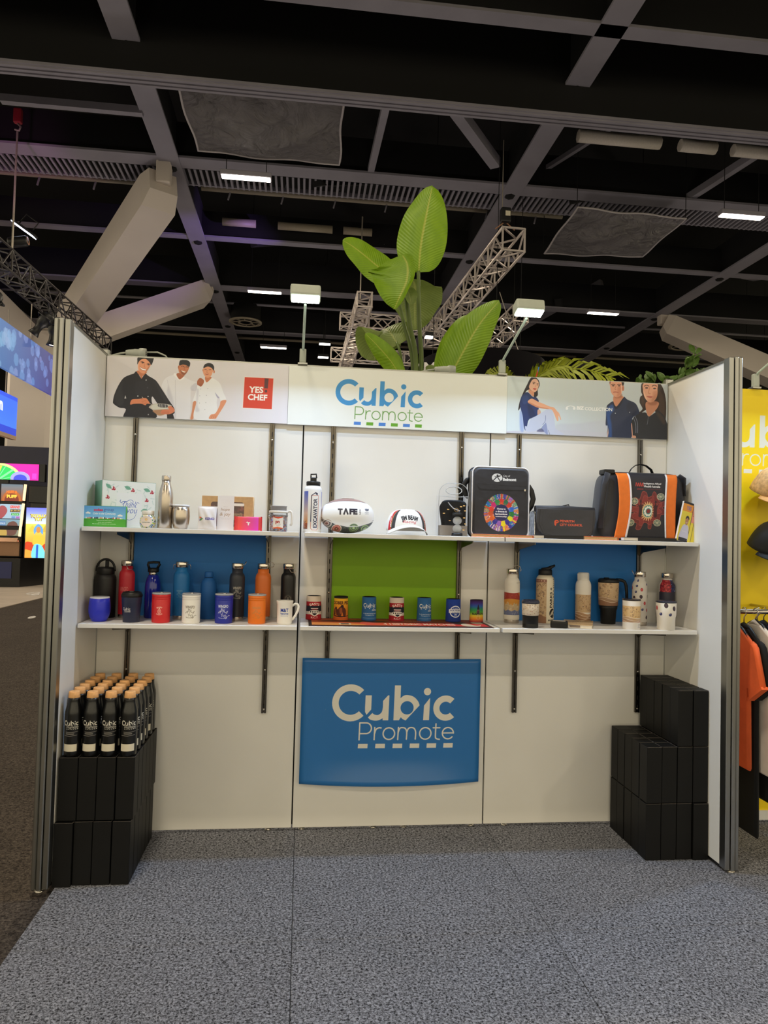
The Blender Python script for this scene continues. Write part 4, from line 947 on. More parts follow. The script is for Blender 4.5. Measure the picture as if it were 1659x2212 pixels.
cv.text('PARKS +', 362, 218, 34, (34, 30, 28), w=200, rot=-90, bold=.035); cv.text('RECREATION', 412, 164, 34, (34, 30, 28), w=304, rot=-90, bold=.0)
cv.ell(388, 372, 46, 46, (34, 30, 28)); 
for k in range(4): cv.curve([(350+k*14, 400-k*6), (372+k*10, 366), (392+k*16, 344-k*2)], 6, (228, 218, 196)); cv.curve([(400, 410-k*18), (424-k*6, 380)], 5, (228, 218, 196))
cv.text('MANDURAH', 388, 440, 18, (50, 44, 40), w=120, bold=.02)
lathe('body', [(0, 0), (r*.97, 0), (r, .003), (r, .218), (r*.97, .232), (r*.85, .243), (r*.74, .247), (r*.72, .25), (0, .25)], print_mat(cv, .5), t, 40)
lathe('lid', [(0, .25), (r*.76, .25), (r*.78, .253), (r*.76, .274), (r*.7, .28), (0, .281)], m_blk, t, 32)
g = G().tube([(-.02, 0, .277), (.014, 0, .281), (.034, 0, .293), (.052, 0, .302)], [.010, .012, .0085, .0055], 10, flat=1.0); g.build('spout', m_blk, t)
o = thing('small_box', 'low black box with grey top near the shelf edge', 'box', (2.297, -.275, Z1), -.35)
box('carton', (0, 0, .0165), (.085, .062, .033), m_blk, o, .008, 3); box('top_label', (0, .004, .0335), (.062, .042, .001), mat('grey_card', (176, 168, 158), .6), o)
t = thing('insulated_bottle', 'slim bottle with plain white top and speckled tan body', 'bottle', (2.503, -.07, Z1))
cv = Cv('tan_bottle', 640, 540, (226, 220, 212)); speckle(cv, 180, 400, SAND, EARTH, 210, 12); waves(cv, 408, [(176, 140, 108), (160, 122, 92), (146, 108, 80), (156, 118, 90)])
lathe('body', [(0, 0), (.039, 0), (.040, .003), (.0405, .195), (.0395, .207), (.036, .218), (.031, .226), (.030, .229), (0, .229)], print_mat(cv, .5), t, 36)
mwc = mat('white_soft_plastic', (226, 222, 216), .5, var=.01)
lathe('cap', [(0, .228), (.029, .228), (.030, .23), (.0295, .262), (.026, .268), (0, .269)], mwc, t, 28); box('strap', (-.029, 0, .245), (.006, .014, .036), mwc, t, .002)
o = thing('notebook', 'cream speckled notebook lying flat at the shelf edge', 'notebook', (2.43, -.185, Z1), rad(-24))
cv = Cv('notebook_cover', 400, 560, SAND); speckle(cv, 0, 560, (206, 178, 140), EARTH, 300, 21, x1=400)
box('pages', (0, 0, .008), (.142, .200, .012), mat('page_white', (232, 226, 216), .7), o)
G().prism([(-.074, -.104), (.074, -.104), (.074, .104), (-.074, .104)], -.0175, -.014, Matrix.Rotation(rad(-90), 4, 'X')).build('cover', print_mat(cv, .6), o)
box('back_cover', (0, 0, .001), (.148, .208, .002), MATS['page_white'], o); box('clasp', (-.01, -.104, .008), (.05, .002, .01), mat('taupe_card', (132, 116, 106), .6), o)
t = thing('handled_tumbler', 'large black tumbler with tan patterned sleeve and hooked side handle', 'tumbler', (2.636, -.085, Z1))
lathe('base', [(0, 0), (.036, 0), (.038, .002), (.043, .075), (.047, .082), (.048, .1), (0, .1)], m_blk, t, 36)
cv = Cv('sleeve_t', 640, 250, SAND); speckle(cv, 0, 170, SAND, EARTH, 190, 31); waves(cv, 172, [(170, 138, 110), (150, 112, 88)])
lathe('sleeve', [(.048, .098), (.050, .1), (.0535, .216), (.0525, .219), (0, .219)], print_mat(cv, .5), t, 40)
lathe('lid', [(0, .218), (.0535, .218), (.055, .221), (.054, .232), (.048, .239), (0, .241)], m_blk, t, 36); box('sip_flap', (-.02, -.02, .242), (.026, .022, .007), m_blk, t, .003)
tube('handle', [(.04, -.004, .234), (.07, -.006, .232), (.086, -.008, .224), (.094, -.008, .204), (.098, -.008, .17), (.099, -.008, .135)], .0065, m_blk, t, n=10, flat=1.3)
t = thing('patterned_tumbler', 'straight white tumbler with tan patterned band and dark lid', 'tumbler', (2.665, -.295, Z1))
cv = Cv('pt', 640, 350, (230, 224, 216)); speckle(cv, 66, 210, (214, 180, 130), EARTH, 150, 41)
for k, c in enumerate([(190, 156, 120), (176, 142, 112), (202, 160, 140)]):
    p = [(x, 208+k*22+12*sin(x/46.0+k)) for x in range(0, 641, 8)]; cv.poly(p+[(640, 262), (0, 262)], c); cv.line(p, 5, (232, 214, 196))
cv.rect(0, 262, 640, 350, (234, 230, 226)); cv.ring(376, 296, 12, 2.5, (110, 110, 120)); cv.ring(398, 296, 10, 2.5, (110, 110, 120), 150, 400); cv.text('moreton', 386, 322, 9, (90, 90, 120), w=56)
lathe('body', [(0, 0), (.0415, 0), (.0425, .003), (.0435, .142), (.0425, .144), (0, .144)], print_mat(cv, .45), t, 36)
lathe('lid', [(0, .143), (.0435, .143), (.0445, .146), (.043, .151), (.034, .152), (0, .15)], mat('smoky_lid', (50, 44, 44), .15, var=0, coat=.3), t, 32)
def berries(cv, n, y0, y1, seed, s=1.0):
    rnd = random.Random(seed); pts = []
    for k in range(400):
        x, y = rnd.uniform(10, 630), rnd.uniform(y0+14, y1-14)
        if all((x-a)**2+(y-b)**2 > (52*s)**2 for a, b in pts): pts.append((x, y))
        if len(pts) >= n: break
    for x, y in pts:
        q = rnd.random(); a = rnd.uniform(-30, 30)
        if q < .35: cv.ell(x, y, 15*s, 19*s, (48, 30, 44), rot=a); [cv.ell(x+rnd.uniform(-9, 9)*s, y+rnd.uniform(-12, 12)*s, 3*s, 3*s, (78, 56, 74), n=8) for _ in range(8)]
        elif q < .7: cv.sp([(x, y-17*s), (x+13*s, y-3*s), (x+8*s, y+15*s), (x-8*s, y+15*s), (x-13*s, y-3*s)], (188, 58, 66)); [cv.ell(x+rnd.uniform(-7, 7)*s, y+rnd.uniform(-8, 10)*s, 2.6*s, 2.6*s, (222, 112, 110), n=8) for _ in range(7)]
        else: cv.ell(x, y, 12*s, 11*s, (52, 56, 104)); cv.ell(x-3*s, y-3*s, 5*s, 4*s, (126, 130, 176)); cv.ell(x+6*s, y-8*s, 5*s, 4*s, (40, 40, 74))
cv = body_print('berry_tall', (218, 212, 204), .235, .039, 640); berries(cv, 34, 20, cv.h-6, 5, 1.4)
steel_cap_bottle('insulated_bottle', 'tall cream insulated bottle scattered with printed berries', 2.786, -.135, print_mat(cv, .45), 'upleft', r=.0385)
cv = body_print('berry_box', (214, 208, 200), .235, .041, 640); H = cv.h; rnd = random.Random(8)
cv.rect(170, 30, 330, 190, (150, 30, 44)); cv.rect(330, 30, 520, 190, (40, 44, 84))
for k in range(150): x, y = rnd.uniform(172, 328), rnd.uniform(32, 188); cv.ell(x, y, 8, 8, rnd.choice([(180, 40, 52), (206, 70, 74), (120, 24, 36)]), n=10)
for k in range(150): x, y = rnd.uniform(322, 516), rnd.uniform(32, 188); cv.ell(x, y, 8, 7, rnd.choice([(48, 54, 110), (80, 88, 150), (34, 34, 70), (150, 156, 196)]), n=10)
cv.rect(150, 190, 640, H-40, (52, 50, 66))
steel_cap_bottle('insulated_bottle', 'cream insulated bottle with a red and blue berry photo block', 2.958, -.095, print_mat(cv, .45), None, r=.041, h=.276)
t = thing('berry_tumbler', 'white tapered tumbler with printed berries round the top', 'tumbler', (2.846, -.30, Z1))
cv = Cv('bt', 640, 280, (238, 232, 222)); berries(cv, 20, 4, 140, 15, 1.35)
lathe('body', [(0, 0), (.041, 0), (.043, .003), (.0445, .062), (.048, .074), (.0495, .134), (.0485, .136), (0, .136)], print_mat(cv, .4), t, 40)
lathe('lid', [(0, .135), (.0495, .135), (.051, .138), (.0495, .144), (.038, .146), (.034, .142), (0, .142)], mat('smoky_clear_lid', (70, 74, 96), .08), t, 32)

# ================================================================ upper shelf goods
def carton(name, label, cat, loc, rot, w, h, d, cv, side, rough=.5, bevel=.0015, cloth=0):
    t = thing(name, label, cat, loc, rot)
    G().prism([(-w/2, 0), (w/2, 0), (w/2, h), (-w/2, h)], -d/2, d/2, side=1, bevel=bevel).build('carton', [print_mat(cv, rough), side], t)
    return t
# gift mailer
cv = Cv('gift', 760, 680, (226, 230, 226)); rnd = random.Random(4)
for k in range(46):
    x, y, a = rnd.uniform(20, 740), rnd.uniform(20, 660), rnd.uniform(0, 2*pi)
    for q in range(-3, 4):
        cv.line([(x+q*9*cos(a), y+q*9*sin(a)), (x+q*9*cos(a)+14*cos(a+.9), y+q*9*sin(a)+14*sin(a+.9))], 3.5, (176, 200, 196), .8)
    cv.line([(x-30*cos(a), y-30*sin(a)), (x+36*cos(a), y+36*sin(a))], 3, (170, 194, 190), .8)
cv.rect(190, 170, 560, 640, (228, 230, 230))
def holly(x, y, a, s=1.0):
    p = []
    for i in range(14):
        t = i/13; b = sin(pi*t)*34*(1 if i % 2 else .62); p.append((t*110-55, b))
    for i in range(13, -1, -1):
        t = i/13; p.append((t*110-55, -sin(pi*t)*34*(1 if i % 2 else .62)))
    c, q = cos(rad(a)), sin(rad(a)); cv.poly([(x+(u*c-v*q)*s, y+(u*q+v*c)*s) for u, v in p], (112, 166, 142)); cv.line([(x-40*c*s, y-40*q*s), (x+50*c*s, y+50*q*s)], 3, (80, 132, 110))
def berry(x, y):
    for u, v, r in ((0, 0, 20), (-26, 6, 12), (-10, -26, 12)): cv.ell(x+u, y+v, r, r, (166, 24, 44)); cv.ell(x+u+r*.3, y+v-r*.25, r*.35, r*.35, (236, 190, 196))
for x, y, a in ((70, 84, 40), (345, 92, 20), (630, 110, 18), (600, 420, -10), (80, 640, 30), (620, 640, 10)): holly(x, y, a)
for x, y in ((150, 120), (430, 130), (715, 146), (70, 250), (640, 272)): berry(x, y)
ink = (70, 96, 176)
cv.text('Thank', 380, 340, 96, ink, w=220, shear=.25, bold=-.005); cv.text('you', 410, 455, 92, ink, w=150, shear=.25, bold=-.005)
cv.curve([(250, 275), (240, 300), (262, 320), (275, 300)], 7, ink); cv.curve([(275, 340), (330, 300), (390, 270), (430, 290), (420, 320), (390, 300)], 6, ink); cv.curve([(330, 560), (390, 570), (450, 540), (480, 480)], 5, ink); cv.curve([(470, 320), (500, 305), (520, 320)], 6, ink)
t = carton('gift_box', 'white gift mailer box printed with holly and blue handwriting', 'gift box', (.147, -.134, Z2), rad(32), .252, .222, .128, cv, mat('sage_card', (104, 152, 132), .6), .5)
box('lid_edge', (-.1262, -.058, .111), (.003, .014, .221), mat('white_card', (232, 232, 228), .6), t)
cv = Cv('community', 600, 300, (92, 168, 226)); cv.vgrad((96, 166, 226), (126, 196, 236), 0, 190); cv.sp([(-20, 200), (150, 180), (350, 178), (620, 196), (620, 320), (-20, 320)], (74, 166, 50))
rnd = random.Random(2)
for k in range(26):
    x = 40+k*20; h = rnd.uniform(10, 22); cv.rect(x, 182-h, x+15, 186, rnd.choice([(236, 236, 232), (206, 70, 70), (226, 150, 110), (240, 240, 240), (70, 60, 90)]))
for x, y in ((70, 100), (520, 130)): [cv.ell(x+u, y+v, r, r*.7, (238, 240, 242)) for u, v, r in ((0, 0, 22), (-20, 6, 14), (22, 6, 16))]
cv.text('coles', 214, 54, 40, (206, 40, 84), w=130, bold=.05); cv.text('group', 360, 60, 46, (70, 96, 176), w=140, bold=.01); cv.text('Color in the Community', 300, 112, 38, (246, 248, 250), w=320, bold=.02, shear=.2)
cv.text("Thank you for being a part of it", 315, 210, 16, (240, 246, 236), w=250, bold=.02); cv.text('Jump start something', 310, 238, 14, (240, 246, 236), w=190, bold=.02); cv.text("We are today in supporting our community", 300, 262, 15, (240, 246, 236), w=330, bold=.02)
carton('community_pack', 'low sky-and-grass printed pack in front of the gift box', 'pack', (.092, -.275, Z2), rad(-2), .197, .098, .022, cv, mat('pack_edge', (70, 150, 60), .5), .35)
# jar of sweets
t = thing('sweet_jar', 'small round jar of sweets with white lid and disc label', 'jar', (.287, -.275, Z2))
rnd = random.Random(11); cvs = Cv('sweets', 512, 160, (226, 226, 214))
SW = [(240, 214, 60), (60, 110, 190), (236, 236, 230), (60, 140, 80), (40, 60, 130), (230, 230, 240), (200, 220, 90)]
for k in range(420): cvs.ell(rnd.uniform(0, 512), rnd.uniform(0, 160), 9, 7, rnd.choice(SW), rot=rnd.uniform(0, 180), n=12)
lathe('jar', [(0, 0), (.026, 0), (.031, .004), (.037, .018), (.038, .03), (.036, .045), (.029, .058), (.025, .062), (0, .062)], print_mat(cvs, .12, 1.0), t, 32)
lathe('lid', [(0, .062), (.027, .062), (.028, .064), (.028, .08), (.026, .082), (0, .082)], mwc, t, 30)
cv = Cv('disc', 200, 200, (226, 214, 206)); cv.ring(100, 68, 18, 8, (226, 180, 70)); cv.ell(100, 68, 9, 9, (240, 200, 110)); cv.text('SUNCORP', 100, 122, 22, (66, 92, 86), w=136, bold=.02)
G().grid(lambda u, v: Vector(((u-.5)*.052*math.sqrt(max(0, 1-(2*v-1)**2)), -.0385+.006*(2*u-1)**2*max(0, 1-(2*v-1)**2), .032+(v-.5)*.052)), 12, 14).build('label', print_mat(cv, .5), t)
# steel bottle, steel tumbler
t = thing('steel_bottle', 'polished steel bottle with rounded shoulders and long neck', 'bottle', (.364, -.27, Z2))
lathe('body', [(0, 0), (.032, 0), (.034, .003), (.034, .145), (.0325, .165), (.0285, .185), (.0235, .2), (.0205, .212), (.0200, .226), (0, .226)], m_steelb, t, 40)
lathe('cap', [(0, .226), (.021, .226), (.0215, .228), (.0215, .246), (.0205, .249), (0, .25)], m_steelb, t, 32)
lathe('cap_groove', [(0, .2245), (.0193, .2245), (.0193, .2275), (0, .2275)], m_dark, t, 24)
t = thing('steel_tumbler', 'brushed steel stemless tumbler with clear lid', 'tumbler', (.437, -.275, Z2))
lathe('body', [(0, 0), (.028, 0), (.031, .003), (.038, .025), (.041, .045), (.0415, .06), (.040, .085), (.0375, .106), (.0365, .106), (.036, .1), (0, .1)], m_steelb, t, 40)
lathe('lid', [(0, .105), (.0375, .105), (.0395, .107), (.0395, .1125), (.037, .114), (.032, .11), (0, .11)], mat('milky_lid', (225, 228, 238), .25), t, 32)
# snack bag
t = thing('snack_bag', 'small white foil bag with blue lettering', 'snack bag', (.561, -.285, Z2), .06)
cv = Cv('bag', 380, 460, (226, 224, 230)); cv.text('KENO', 246, 240, 50, (76, 68, 170), w=190, bold=.04); cv.poly([(30, 196), (110, 238), (30, 290)], (84, 60, 140)); cv.poly([(30, 196), (80, 220), (30, 240)], (226, 120, 60)); cv.poly([(60, 236), (110, 238), (50, 290)], (100, 170, 60)); cv.poly([(30, 240), (60, 236), (30, 262)], (240, 240, 240))
def pch(u, v, q): return Vector(((u-.5)*.088*(1-.05*sin(pi*v)), -q*(.001+.016*max(0, sin(pi*u))**.6*max(0, sin(pi*v))**.6+.0016*sin(u*16+v*9)*sin(pi*v)), v*.108))
g = G().grid(lambda u, v: pch(u, v, 1), 20, 20); g.grid(lambda u, v: pch(1-u, v, -1), 20, 20); g.build('pouch', print_mat(cv, .3, .3), t)
box('top_seal', (0, 0, .1065), (.09, .002, .009), mat('foil_white', (228, 226, 232), .3), t); box('bottom_seal', (0, 0, .003), (.086, .002, .006), MATS['foil_white'], t)
# kraft box with sleeve
t = thing('kraft_box', 'brown kraft box of sweets with a white paper sleeve', 'gift box', (.648, -.2, Z2), -.02)
G().prism([(-.122, 0), (.122, 0), (.122, .164), (-.122, .164)], -.03, .03, bevel=.002).build('carton', mat('kraft_card', (196, 158, 112), .7, var=.08, scale=60), t)
cv = Cv('windowp', 420, 260, (70, 34, 38)); rnd = random.Random(6)
for k in range(60): cv.ell(rnd.uniform(0, 420), rnd.uniform(40, 260), 26, 14, rnd.choice([(90, 40, 44), (58, 30, 34), (120, 60, 56), (130, 104, 84)]), rot=rnd.uniform(0, 180), n=12)
for k in range(10): cv.ell(280+k*14, 26, 16, 16, (232, 226, 220), n=10)
cv.rect(260, 120, 400, 190, (140, 110, 84)); cv.text('ALMONDS', 330, 140, 20, (60, 40, 34), w=110)
G().prism(rrect(.158, .118, .012, cx=0, z0=.018), -.0308, -.0295, side=0).build('window', print_mat(cv, .15, .6), t)
cv = Cv('sleeve', 250, 520, (232, 230, 234)); cv.text('hope', 122, 212, 52, (150, 118, 84), w=130, shear=.2, bold=.0); cv.text('& joy', 118, 286, 64, (160, 128, 92), w=160, shear=.2, bold=.0); cv.text('wishing you', 125, 168, 10, (170, 160, 160), w=74); cv.rect(36, 334, 214, 336, (206, 204, 208)); cv.text('from all of us', 125, 350, 10, (190, 186, 190), w=120)
G().prism([(-.039, 0), (.039, 0), (.039, .166), (-.039, .166)], -.033, .033, side=1).build('sleeve', [print_mat(cv, .5), mat('white_card', (232, 232, 228), .6)], t, (-.008, 0, 0))
# chocolate bar
t = thing('chocolate_bar', 'small pink and red wrapped bar with crimped ends', 'chocolate bar', (.753, -.295, Z2), .02)
cv = Cv('bar', 480, 260, (236, 60, 80)); cv.hgrad((244, 66, 62), (226, 50, 200), 60, 420); cv.a[:, :60] = (232, 52, 60); cv.a[:, 420:] = (214, 44, 56)
cv.rect(60, 0, 420, 12, (246, 150, 150), .5); cv.text('T', 246, 132, 58, (250, 246, 250), w=58, bold=.09); cv.ring(246, 130, 42, 5, (250, 246, 250), 200, 250)
G().blob((.128, .02, .066), .25, .35, 44, 18, c=(0, 0, .0335), fn=lambda p: Vector((p.x, p.y*(1 if abs(p.x) < .05 else max(.12, 1-(abs(p.x)-.05)/.012)), p.z*(1 if abs(p.x) < .05 else 1-.0*abs(p.x)+.04*sin(p.z*400)))).to_3d()).build('wrapper', print_mat(cv, .25, .4), t)
for s in (-1, 1): G().box((s*.061, 0, .034), (.008, .003, .068)).build('crimp', mat('red_wrap', (206, 36, 48), .3, var=.2, scale=300), t)
# glass jar mug
t = thing('glass_jar_mug', 'clear jar of wrapped sweets with handle and wire bail', 'jar', (.893, -.26, Z2))
rnd = random.Random(13); cvj = Cv('jarsweets', 512, 200, (206, 204, 214))
for k in range(260):
    c = rnd.choice([(220, 90, 50), (110, 130, 190), (226, 226, 232), (170, 60, 50), (70, 100, 170), (60, 50, 60), (190, 150, 120)]); x, y = rnd.uniform(0, 512), rnd.uniform(0, 200); cvj.ring(x, y, 9, 5, c) if rnd.random() < .5 else cvj.ell(x, y, 10, 7, c, rot=rnd.uniform(0, 180), n=10)
lathe('contents', [(0, .003), (.039, .003), (.041, .008), (.041, .075), (0, .075)], print_mat(cvj, .3, .3), t, 32)
m_glass = mat('clear_glass', (244, 247, 250), .03, var=0, trans=1.0, ior=1.25)
lathe('glass', [(.042, .0), (.0435, .004), (.0435, .088), (.0425, .09), (.0415, .088), (.0415, .002)], m_glass, t, 32)
lathe('collar', [(.0, .089), (.045, .089), (.046, .091), (.046, .098), (.044, .1), (0, .1)], mwc, t, 32)
lathe('screw_lid', [(0, .1), (.038, .1), (.038, .118), (.040, .119), (.040, .123), (0, .123)], mat('grey_translucent', (180, 178, 182), .15, trans=.4, var=0), t, 32)
tube('handle', [(.044, 0, .097), (.056, 0, .1), (.063, 0, .093), (.065, 0, .07), (.064, 0, .04), (.058, 0, .03)], .004, mwc, t, n=8, flat=1.4)
tube('wire_bail', [(-.046+.0*a, -.004, .078) for a in (0,)]+[(-.044*cos(rad(a)), -.0445-.002*sin(rad(a)), .076-.052*sin(rad(a))*1.0) for a in range(0, 40, 8)], .0013, m_chrome, t, n=6)
tube('wire_bail', [(.046, -.004, .078)]+[(.044*cos(rad(a)), -.0445, .076-.052*sin(rad(a))) for a in range(0, 40, 8)], .0013, m_chrome, t, n=6)
cv = Cv('pn', 240, 220, (232, 228, 226)); cv.poly([(0, 0), (240, 0), (240, 8), (120, 34), (0, 8)], (206, 70, 40)); cv.poly([(0, 220), (240, 220), (240, 206), (120, 186), (0, 202)], (214, 96, 50)); cv.text('pn', 110, 108, 66, (170, 60, 50), w=96, bold=.05); cv.text('energy', 150, 140, 12, (60, 80, 120), w=60); cv.text('connected', 120, 156, 10, (60, 80, 120), w=80)
G().grid(lambda u, v: Vector((.0442*sin((u-.5)*1.15), -.0442*cos((u-.5)*1.15), .014+v*.056)), 12, 2).build('label', print_mat(cv, .5), t)
# big printed bottle
t = thing('sports_bottle', 'large white bottle with vertical navy lettering, blue photo strip and black lid', 'bottle', (1.056, -.225, Z2))
r = .0435
cv = Cv('exc', 640, 560, (238, 240, 244))
for x0, x1 in ((165, 262), (440, 560)): cv.vgrad((70, 90, 190), (222, 190, 176), 70, 330, x0, x1); cv.vgrad((222, 190, 176), (214, 150, 90), 330, 450, x0, x1); cv.vgrad((180, 96, 60), (120, 70, 56), 450, 520, x0, x1)
rnd = random.Random(3)
for k in range(120): cv.ell(rnd.uniform(440, 556) if k % 2 else rnd.uniform(169, 258), rnd.uniform(420, 516), 5, 4, rnd.choice([(150, 80, 56), (214, 140, 80), (90, 56, 50)]), n=8)
nv = (44, 48, 84)
cv.line([(300, 510), (300, 120), (385, 120), (385, 510), (370, 530), (318, 530), (300, 510)], 5, (190, 90, 60)); cv.text('EXCAVATOR', 350, 330, 46, nv, w=352, rot=-90, bold=.03); cv.line([(300, 430), (304, 120), (350, 84), (368, 96)], 9, nv); cv.poly([(340, 78), (376, 92), (372, 120), (350, 104)], nv)
lathe('body', [(0, 0), (r*.97, 0), (r, .003), (r, .205), (r*.97, .215), (r*.85, .224), (r*.72, .228), (0, .228)], print_mat(cv, .3, .3), t, 40)
lathe('cap', [(0, .228), (.032, .228), (.0345, .231), (.0345, .246), (.032, .249), (0, .249)], m_blk, t, 30)
g = G(); g.box((0, -.002, .258), (.03, .026, .022), .003); g.build('spout_block', m_blk, t)
tube('flip_handle', [(-.012, -.002, .266), (-.013, -.002, .284), (.013, -.002, .286), (.015, -.002, .266)], .0038, m_blk, t, n=8)
# rugby ball
t = thing('football', 'white oval football with dark lettering and painted dot-art underside', 'football', (1.228, -.2, Z2), .04)
cv = Cv('ball', 1000, 640, (238, 240, 242))
cv.sp([(-20, -20), (1020, -20), (1020, 60), (900, 90), (700, 70), (500, 62), (300, 74), (100, 120), (-20, 200)], (150, 116, 112)); cv.curve([(-20, 180), (100, 116), (300, 70), (500, 58), (700, 66), (900, 88), (1020, 60)], 8, (120, 110, 108))
cv.sp([(-20, 380), (80, 400), (250, 470), (480, 520), (700, 505), (900, 440), (1020, 380), (1020, 660), (-20, 660)], (52, 58, 58))
for x, y, cc in ((290, 560, [(230, 220, 206), (150, 40, 36), (206, 150, 130), (170, 50, 40), (60, 50, 48), (190, 140, 110)]), (600, 540, [(120, 150, 90), (60, 70, 66), (150, 176, 110), (60, 70, 66), (130, 160, 96), (190, 200, 140)]), (830, 560, [(140, 170, 100), (50, 60, 56), (150, 176, 110), (180, 196, 130)]), (110, 470, [(200, 190, 180), (80, 70, 72), (190, 170, 160), (120, 70, 60)])):
    for i, c in enumerate(cc): q = 78*(1-i/len(cc)); cv.ell(x, y, q*1.15, q, c)
rnd = random.Random(5)
for k in range(500):
    x, y = rnd.uniform(0, 1000), rnd.uniform(500, 640); cv.ell(x, y, 3, 3, rnd.choice([(200, 206, 170), (150, 170, 120), (210, 200, 190), (120, 150, 110)]), .8, n=8)
cv.poly([(-20, 390), (80, 408), (250, 478), (480, 527), (700, 512), (900, 448), (1020, 390), (1020, 376), (900, 436), (700, 500), (480, 514), (250, 464), (80, 394), (-20, 370)], (236, 238, 240))
cv.text('T', 340, 255, 112, (44, 42, 56), w=86, bold=.07); cv.text('FE', 580, 250, 108, (44, 42, 56), w=150, bold=.07); cv.line([(405, 305), (440, 205), (478, 302)], 30, (44, 42, 56), rnd=False); cv.text('NSW', 705, 250, 32, (70, 68, 80), w=96, rot=-90, bold=.02)
for k in range(3): cv.ell(812+k*24, 208, 13, 26, (70, 76, 96), rot=-20+20*k)
cv.text('NSW', 836, 262, 30, (100, 104, 120), w=72); cv.rect(800, 284, 872, 288, (120, 120, 130))
g = G(); n, m_ = 40, 28
def bf(u, v):
    th = (v-.5)*pi; x = sin(th)*.133; rr = .0865*max(0, cos(th))**.86; a = u*2*pi
    return Vector((x, -rr*cos(a), .087+rr*sin(a)))
V = [[bf(i/n, j/m_) for i in range(n)] for j in range(m_+1)]
rows = [[g.bm.verts.new(p) for p in r_] for r_ in V]
for j in range(m_):
    for i in range(n):
        k = (i+1) % n; q = [rows[j][i], rows[j+1][i], rows[j+1][k], rows[j][k]]
        g.face(q, [(a.co.x/.266+.5, a.co.z/.174) for a in q], 0, True)
bmesh.ops.remove_doubles(g.bm, verts=rows[0]+rows[-1], dist=1e-5)
g.build('ball', print_mat(cv, .35, .2), t)
tube('valve_lacing', [(-.03, -.012, .1735), (0, -.012, .1745), (.03, -.012, .1735)], .002, MATS['white_card'], t, n=6)
# cap
def cap_mesh(t, w, d, h, mcrown, mbill, munder, sag=.0, bill=.062):
    g = G()
    def cf(u, v):
        a = u*2*pi; k = cos(v*pi/2*.985)**.62; z = h*sin(v*pi/2)**.9
        return Vector((w/2*k*sin(a), -d/2*k*cos(a)*(1 if cos(a) > 0 else 1.0), z))
    g.grid(cf, 48, 14); bmesh.ops.remove_doubles(g.bm, verts=list(g.bm.verts), dist=1e-5)
    c = g.build('crown', mcrown, t); s = c.modifiers.new('thick', 'SOLIDIFY'); s.thickness = .002; s.offset = 1
    def pf(u, v):
        a = (u-.5)*2.7; r0 = Vector((w/2*sin(a), -d/2*cos(a), 0)); o = bill*(cos((u-.5)*pi)**.55 if abs(u-.5) < .4999 else 0)
        x = r0.x*(1+.08*v); return Vector((x, r0.y-o*v, .024-.032*(x/(w/2))**2-v*(.008+sag)+.004*(1-v)))
    p = G().grid(pf, 30, 6).build('bill', [mbill, munder], t); s = p.modifiers.new('thick', 'SOLIDIFY'); s.thickness = .003; s.offset = 0; s.material_offset = 0
    lathe('button', [(0, h+.0045), (.005, h+.003), (.006, h+.0005), (0, h-.002)], mcrown if not isinstance(mcrown, list) else mcrown[0], t, 12)
t = thing('baseball_cap', 'white cap with dark arched lettering and a red underbill', 'cap', (1.523, -.2, Z2+.021), .05)
cv = Cv('capp', 1000, 300, (236, 236, 236)); 
# u: 0 = front, wraps; draw front split around both ends
for s in (0, 1000):
    cv.text('JIM BEAM', s, 190, 66, (46, 44, 48), w=150, bold=.05, arcr=160); cv.text('Racing', s, 232, 34, (190, 60, 76), w=110, shear=.3)
    for q in (-1, 1): cv.poly([(s+q*125, 300), (s+q*165, 300), (s+q*150, 60), (s+q*118, 60)], (58, 56, 60)); cv.poly([(s+q*168, 300), (s+q*205, 300), (s+q*190, 80), (s+q*155, 60)], (196, 36, 50)); cv.line([(s+q*166, 300), (s+q*152, 60)], 6, (190, 160, 90))
    for q in (-1, 1): cv.text('JIM BEAM', s+q*184, 200, 22, (238, 226, 226), w=150, rot=-80*q, bold=.03)
m_capw = mat('cap_white_cloth', (232, 232, 232), .8); m_capr = mat('cap_red_cloth', (150, 22, 40), .8)
cap_mesh(t, .195, .2, .105, print_mat(cv, .8), m_capw, m_capr)
G().grid(lambda u, v: Vector((.096*sin((u-.5)*2.2), -.098*cos((u-.5)*2.2)+.004, .001+v*.03)), 20, 2).build('sweatband', m_capr, t)
# clear gift bag with pouch, tube of balls
t = thing('clear_tote', 'clear plastic carry bag with moulded handle holding a black pouch', 'bag', (1.748, -.238, Z2))
m_clear = mat('clear_film', (250, 250, 252), .06, var=0, trans=1.0, ior=1.08, spec=.6)
g = G(); out = rrect(.148, .262, .05, 8)
out = [(-.074, 0), (.074, 0), (.074, .17)]+[(x, z) for x, z in rrect(.148, .262, .055, 8) if z > .2]+[(-.074, .17)]
hole = [(.04*cos(a*pi/12), .225+.019*sin(a*pi/12)) for a in range(24)]
for y in (-.03, .03):
    vo = [g.bm.verts.new((x, y, z)) for x, z in out]; vh = [g.bm.verts.new((x, y, z)) for x, z in hole]
    eo = [g.bm.edges.new((vo[i], vo[(i+1) % len(vo)])) for i in range(len(vo))]; eh = [g.bm.edges.new((vh[i], vh[(i+1) % len(vh)])) for i in range(len(vh))]
    bmesh.ops.triangle_fill(g.bm, edges=eo+eh, use_beauty=True)
for s in (-1, 1): g.box((s*.074, 0, .1), (.0008, .06, .2))
g.box((0, 0, .001), (.148, .06, .001)); g.build('film', m_clear, t)
tube('handle_rim', [(x, -.031, z) for x, z in hole], .0022, mat('clear_rim', (236, 240, 246), .1, trans=.5, var=0), t, n=6, closed=True)
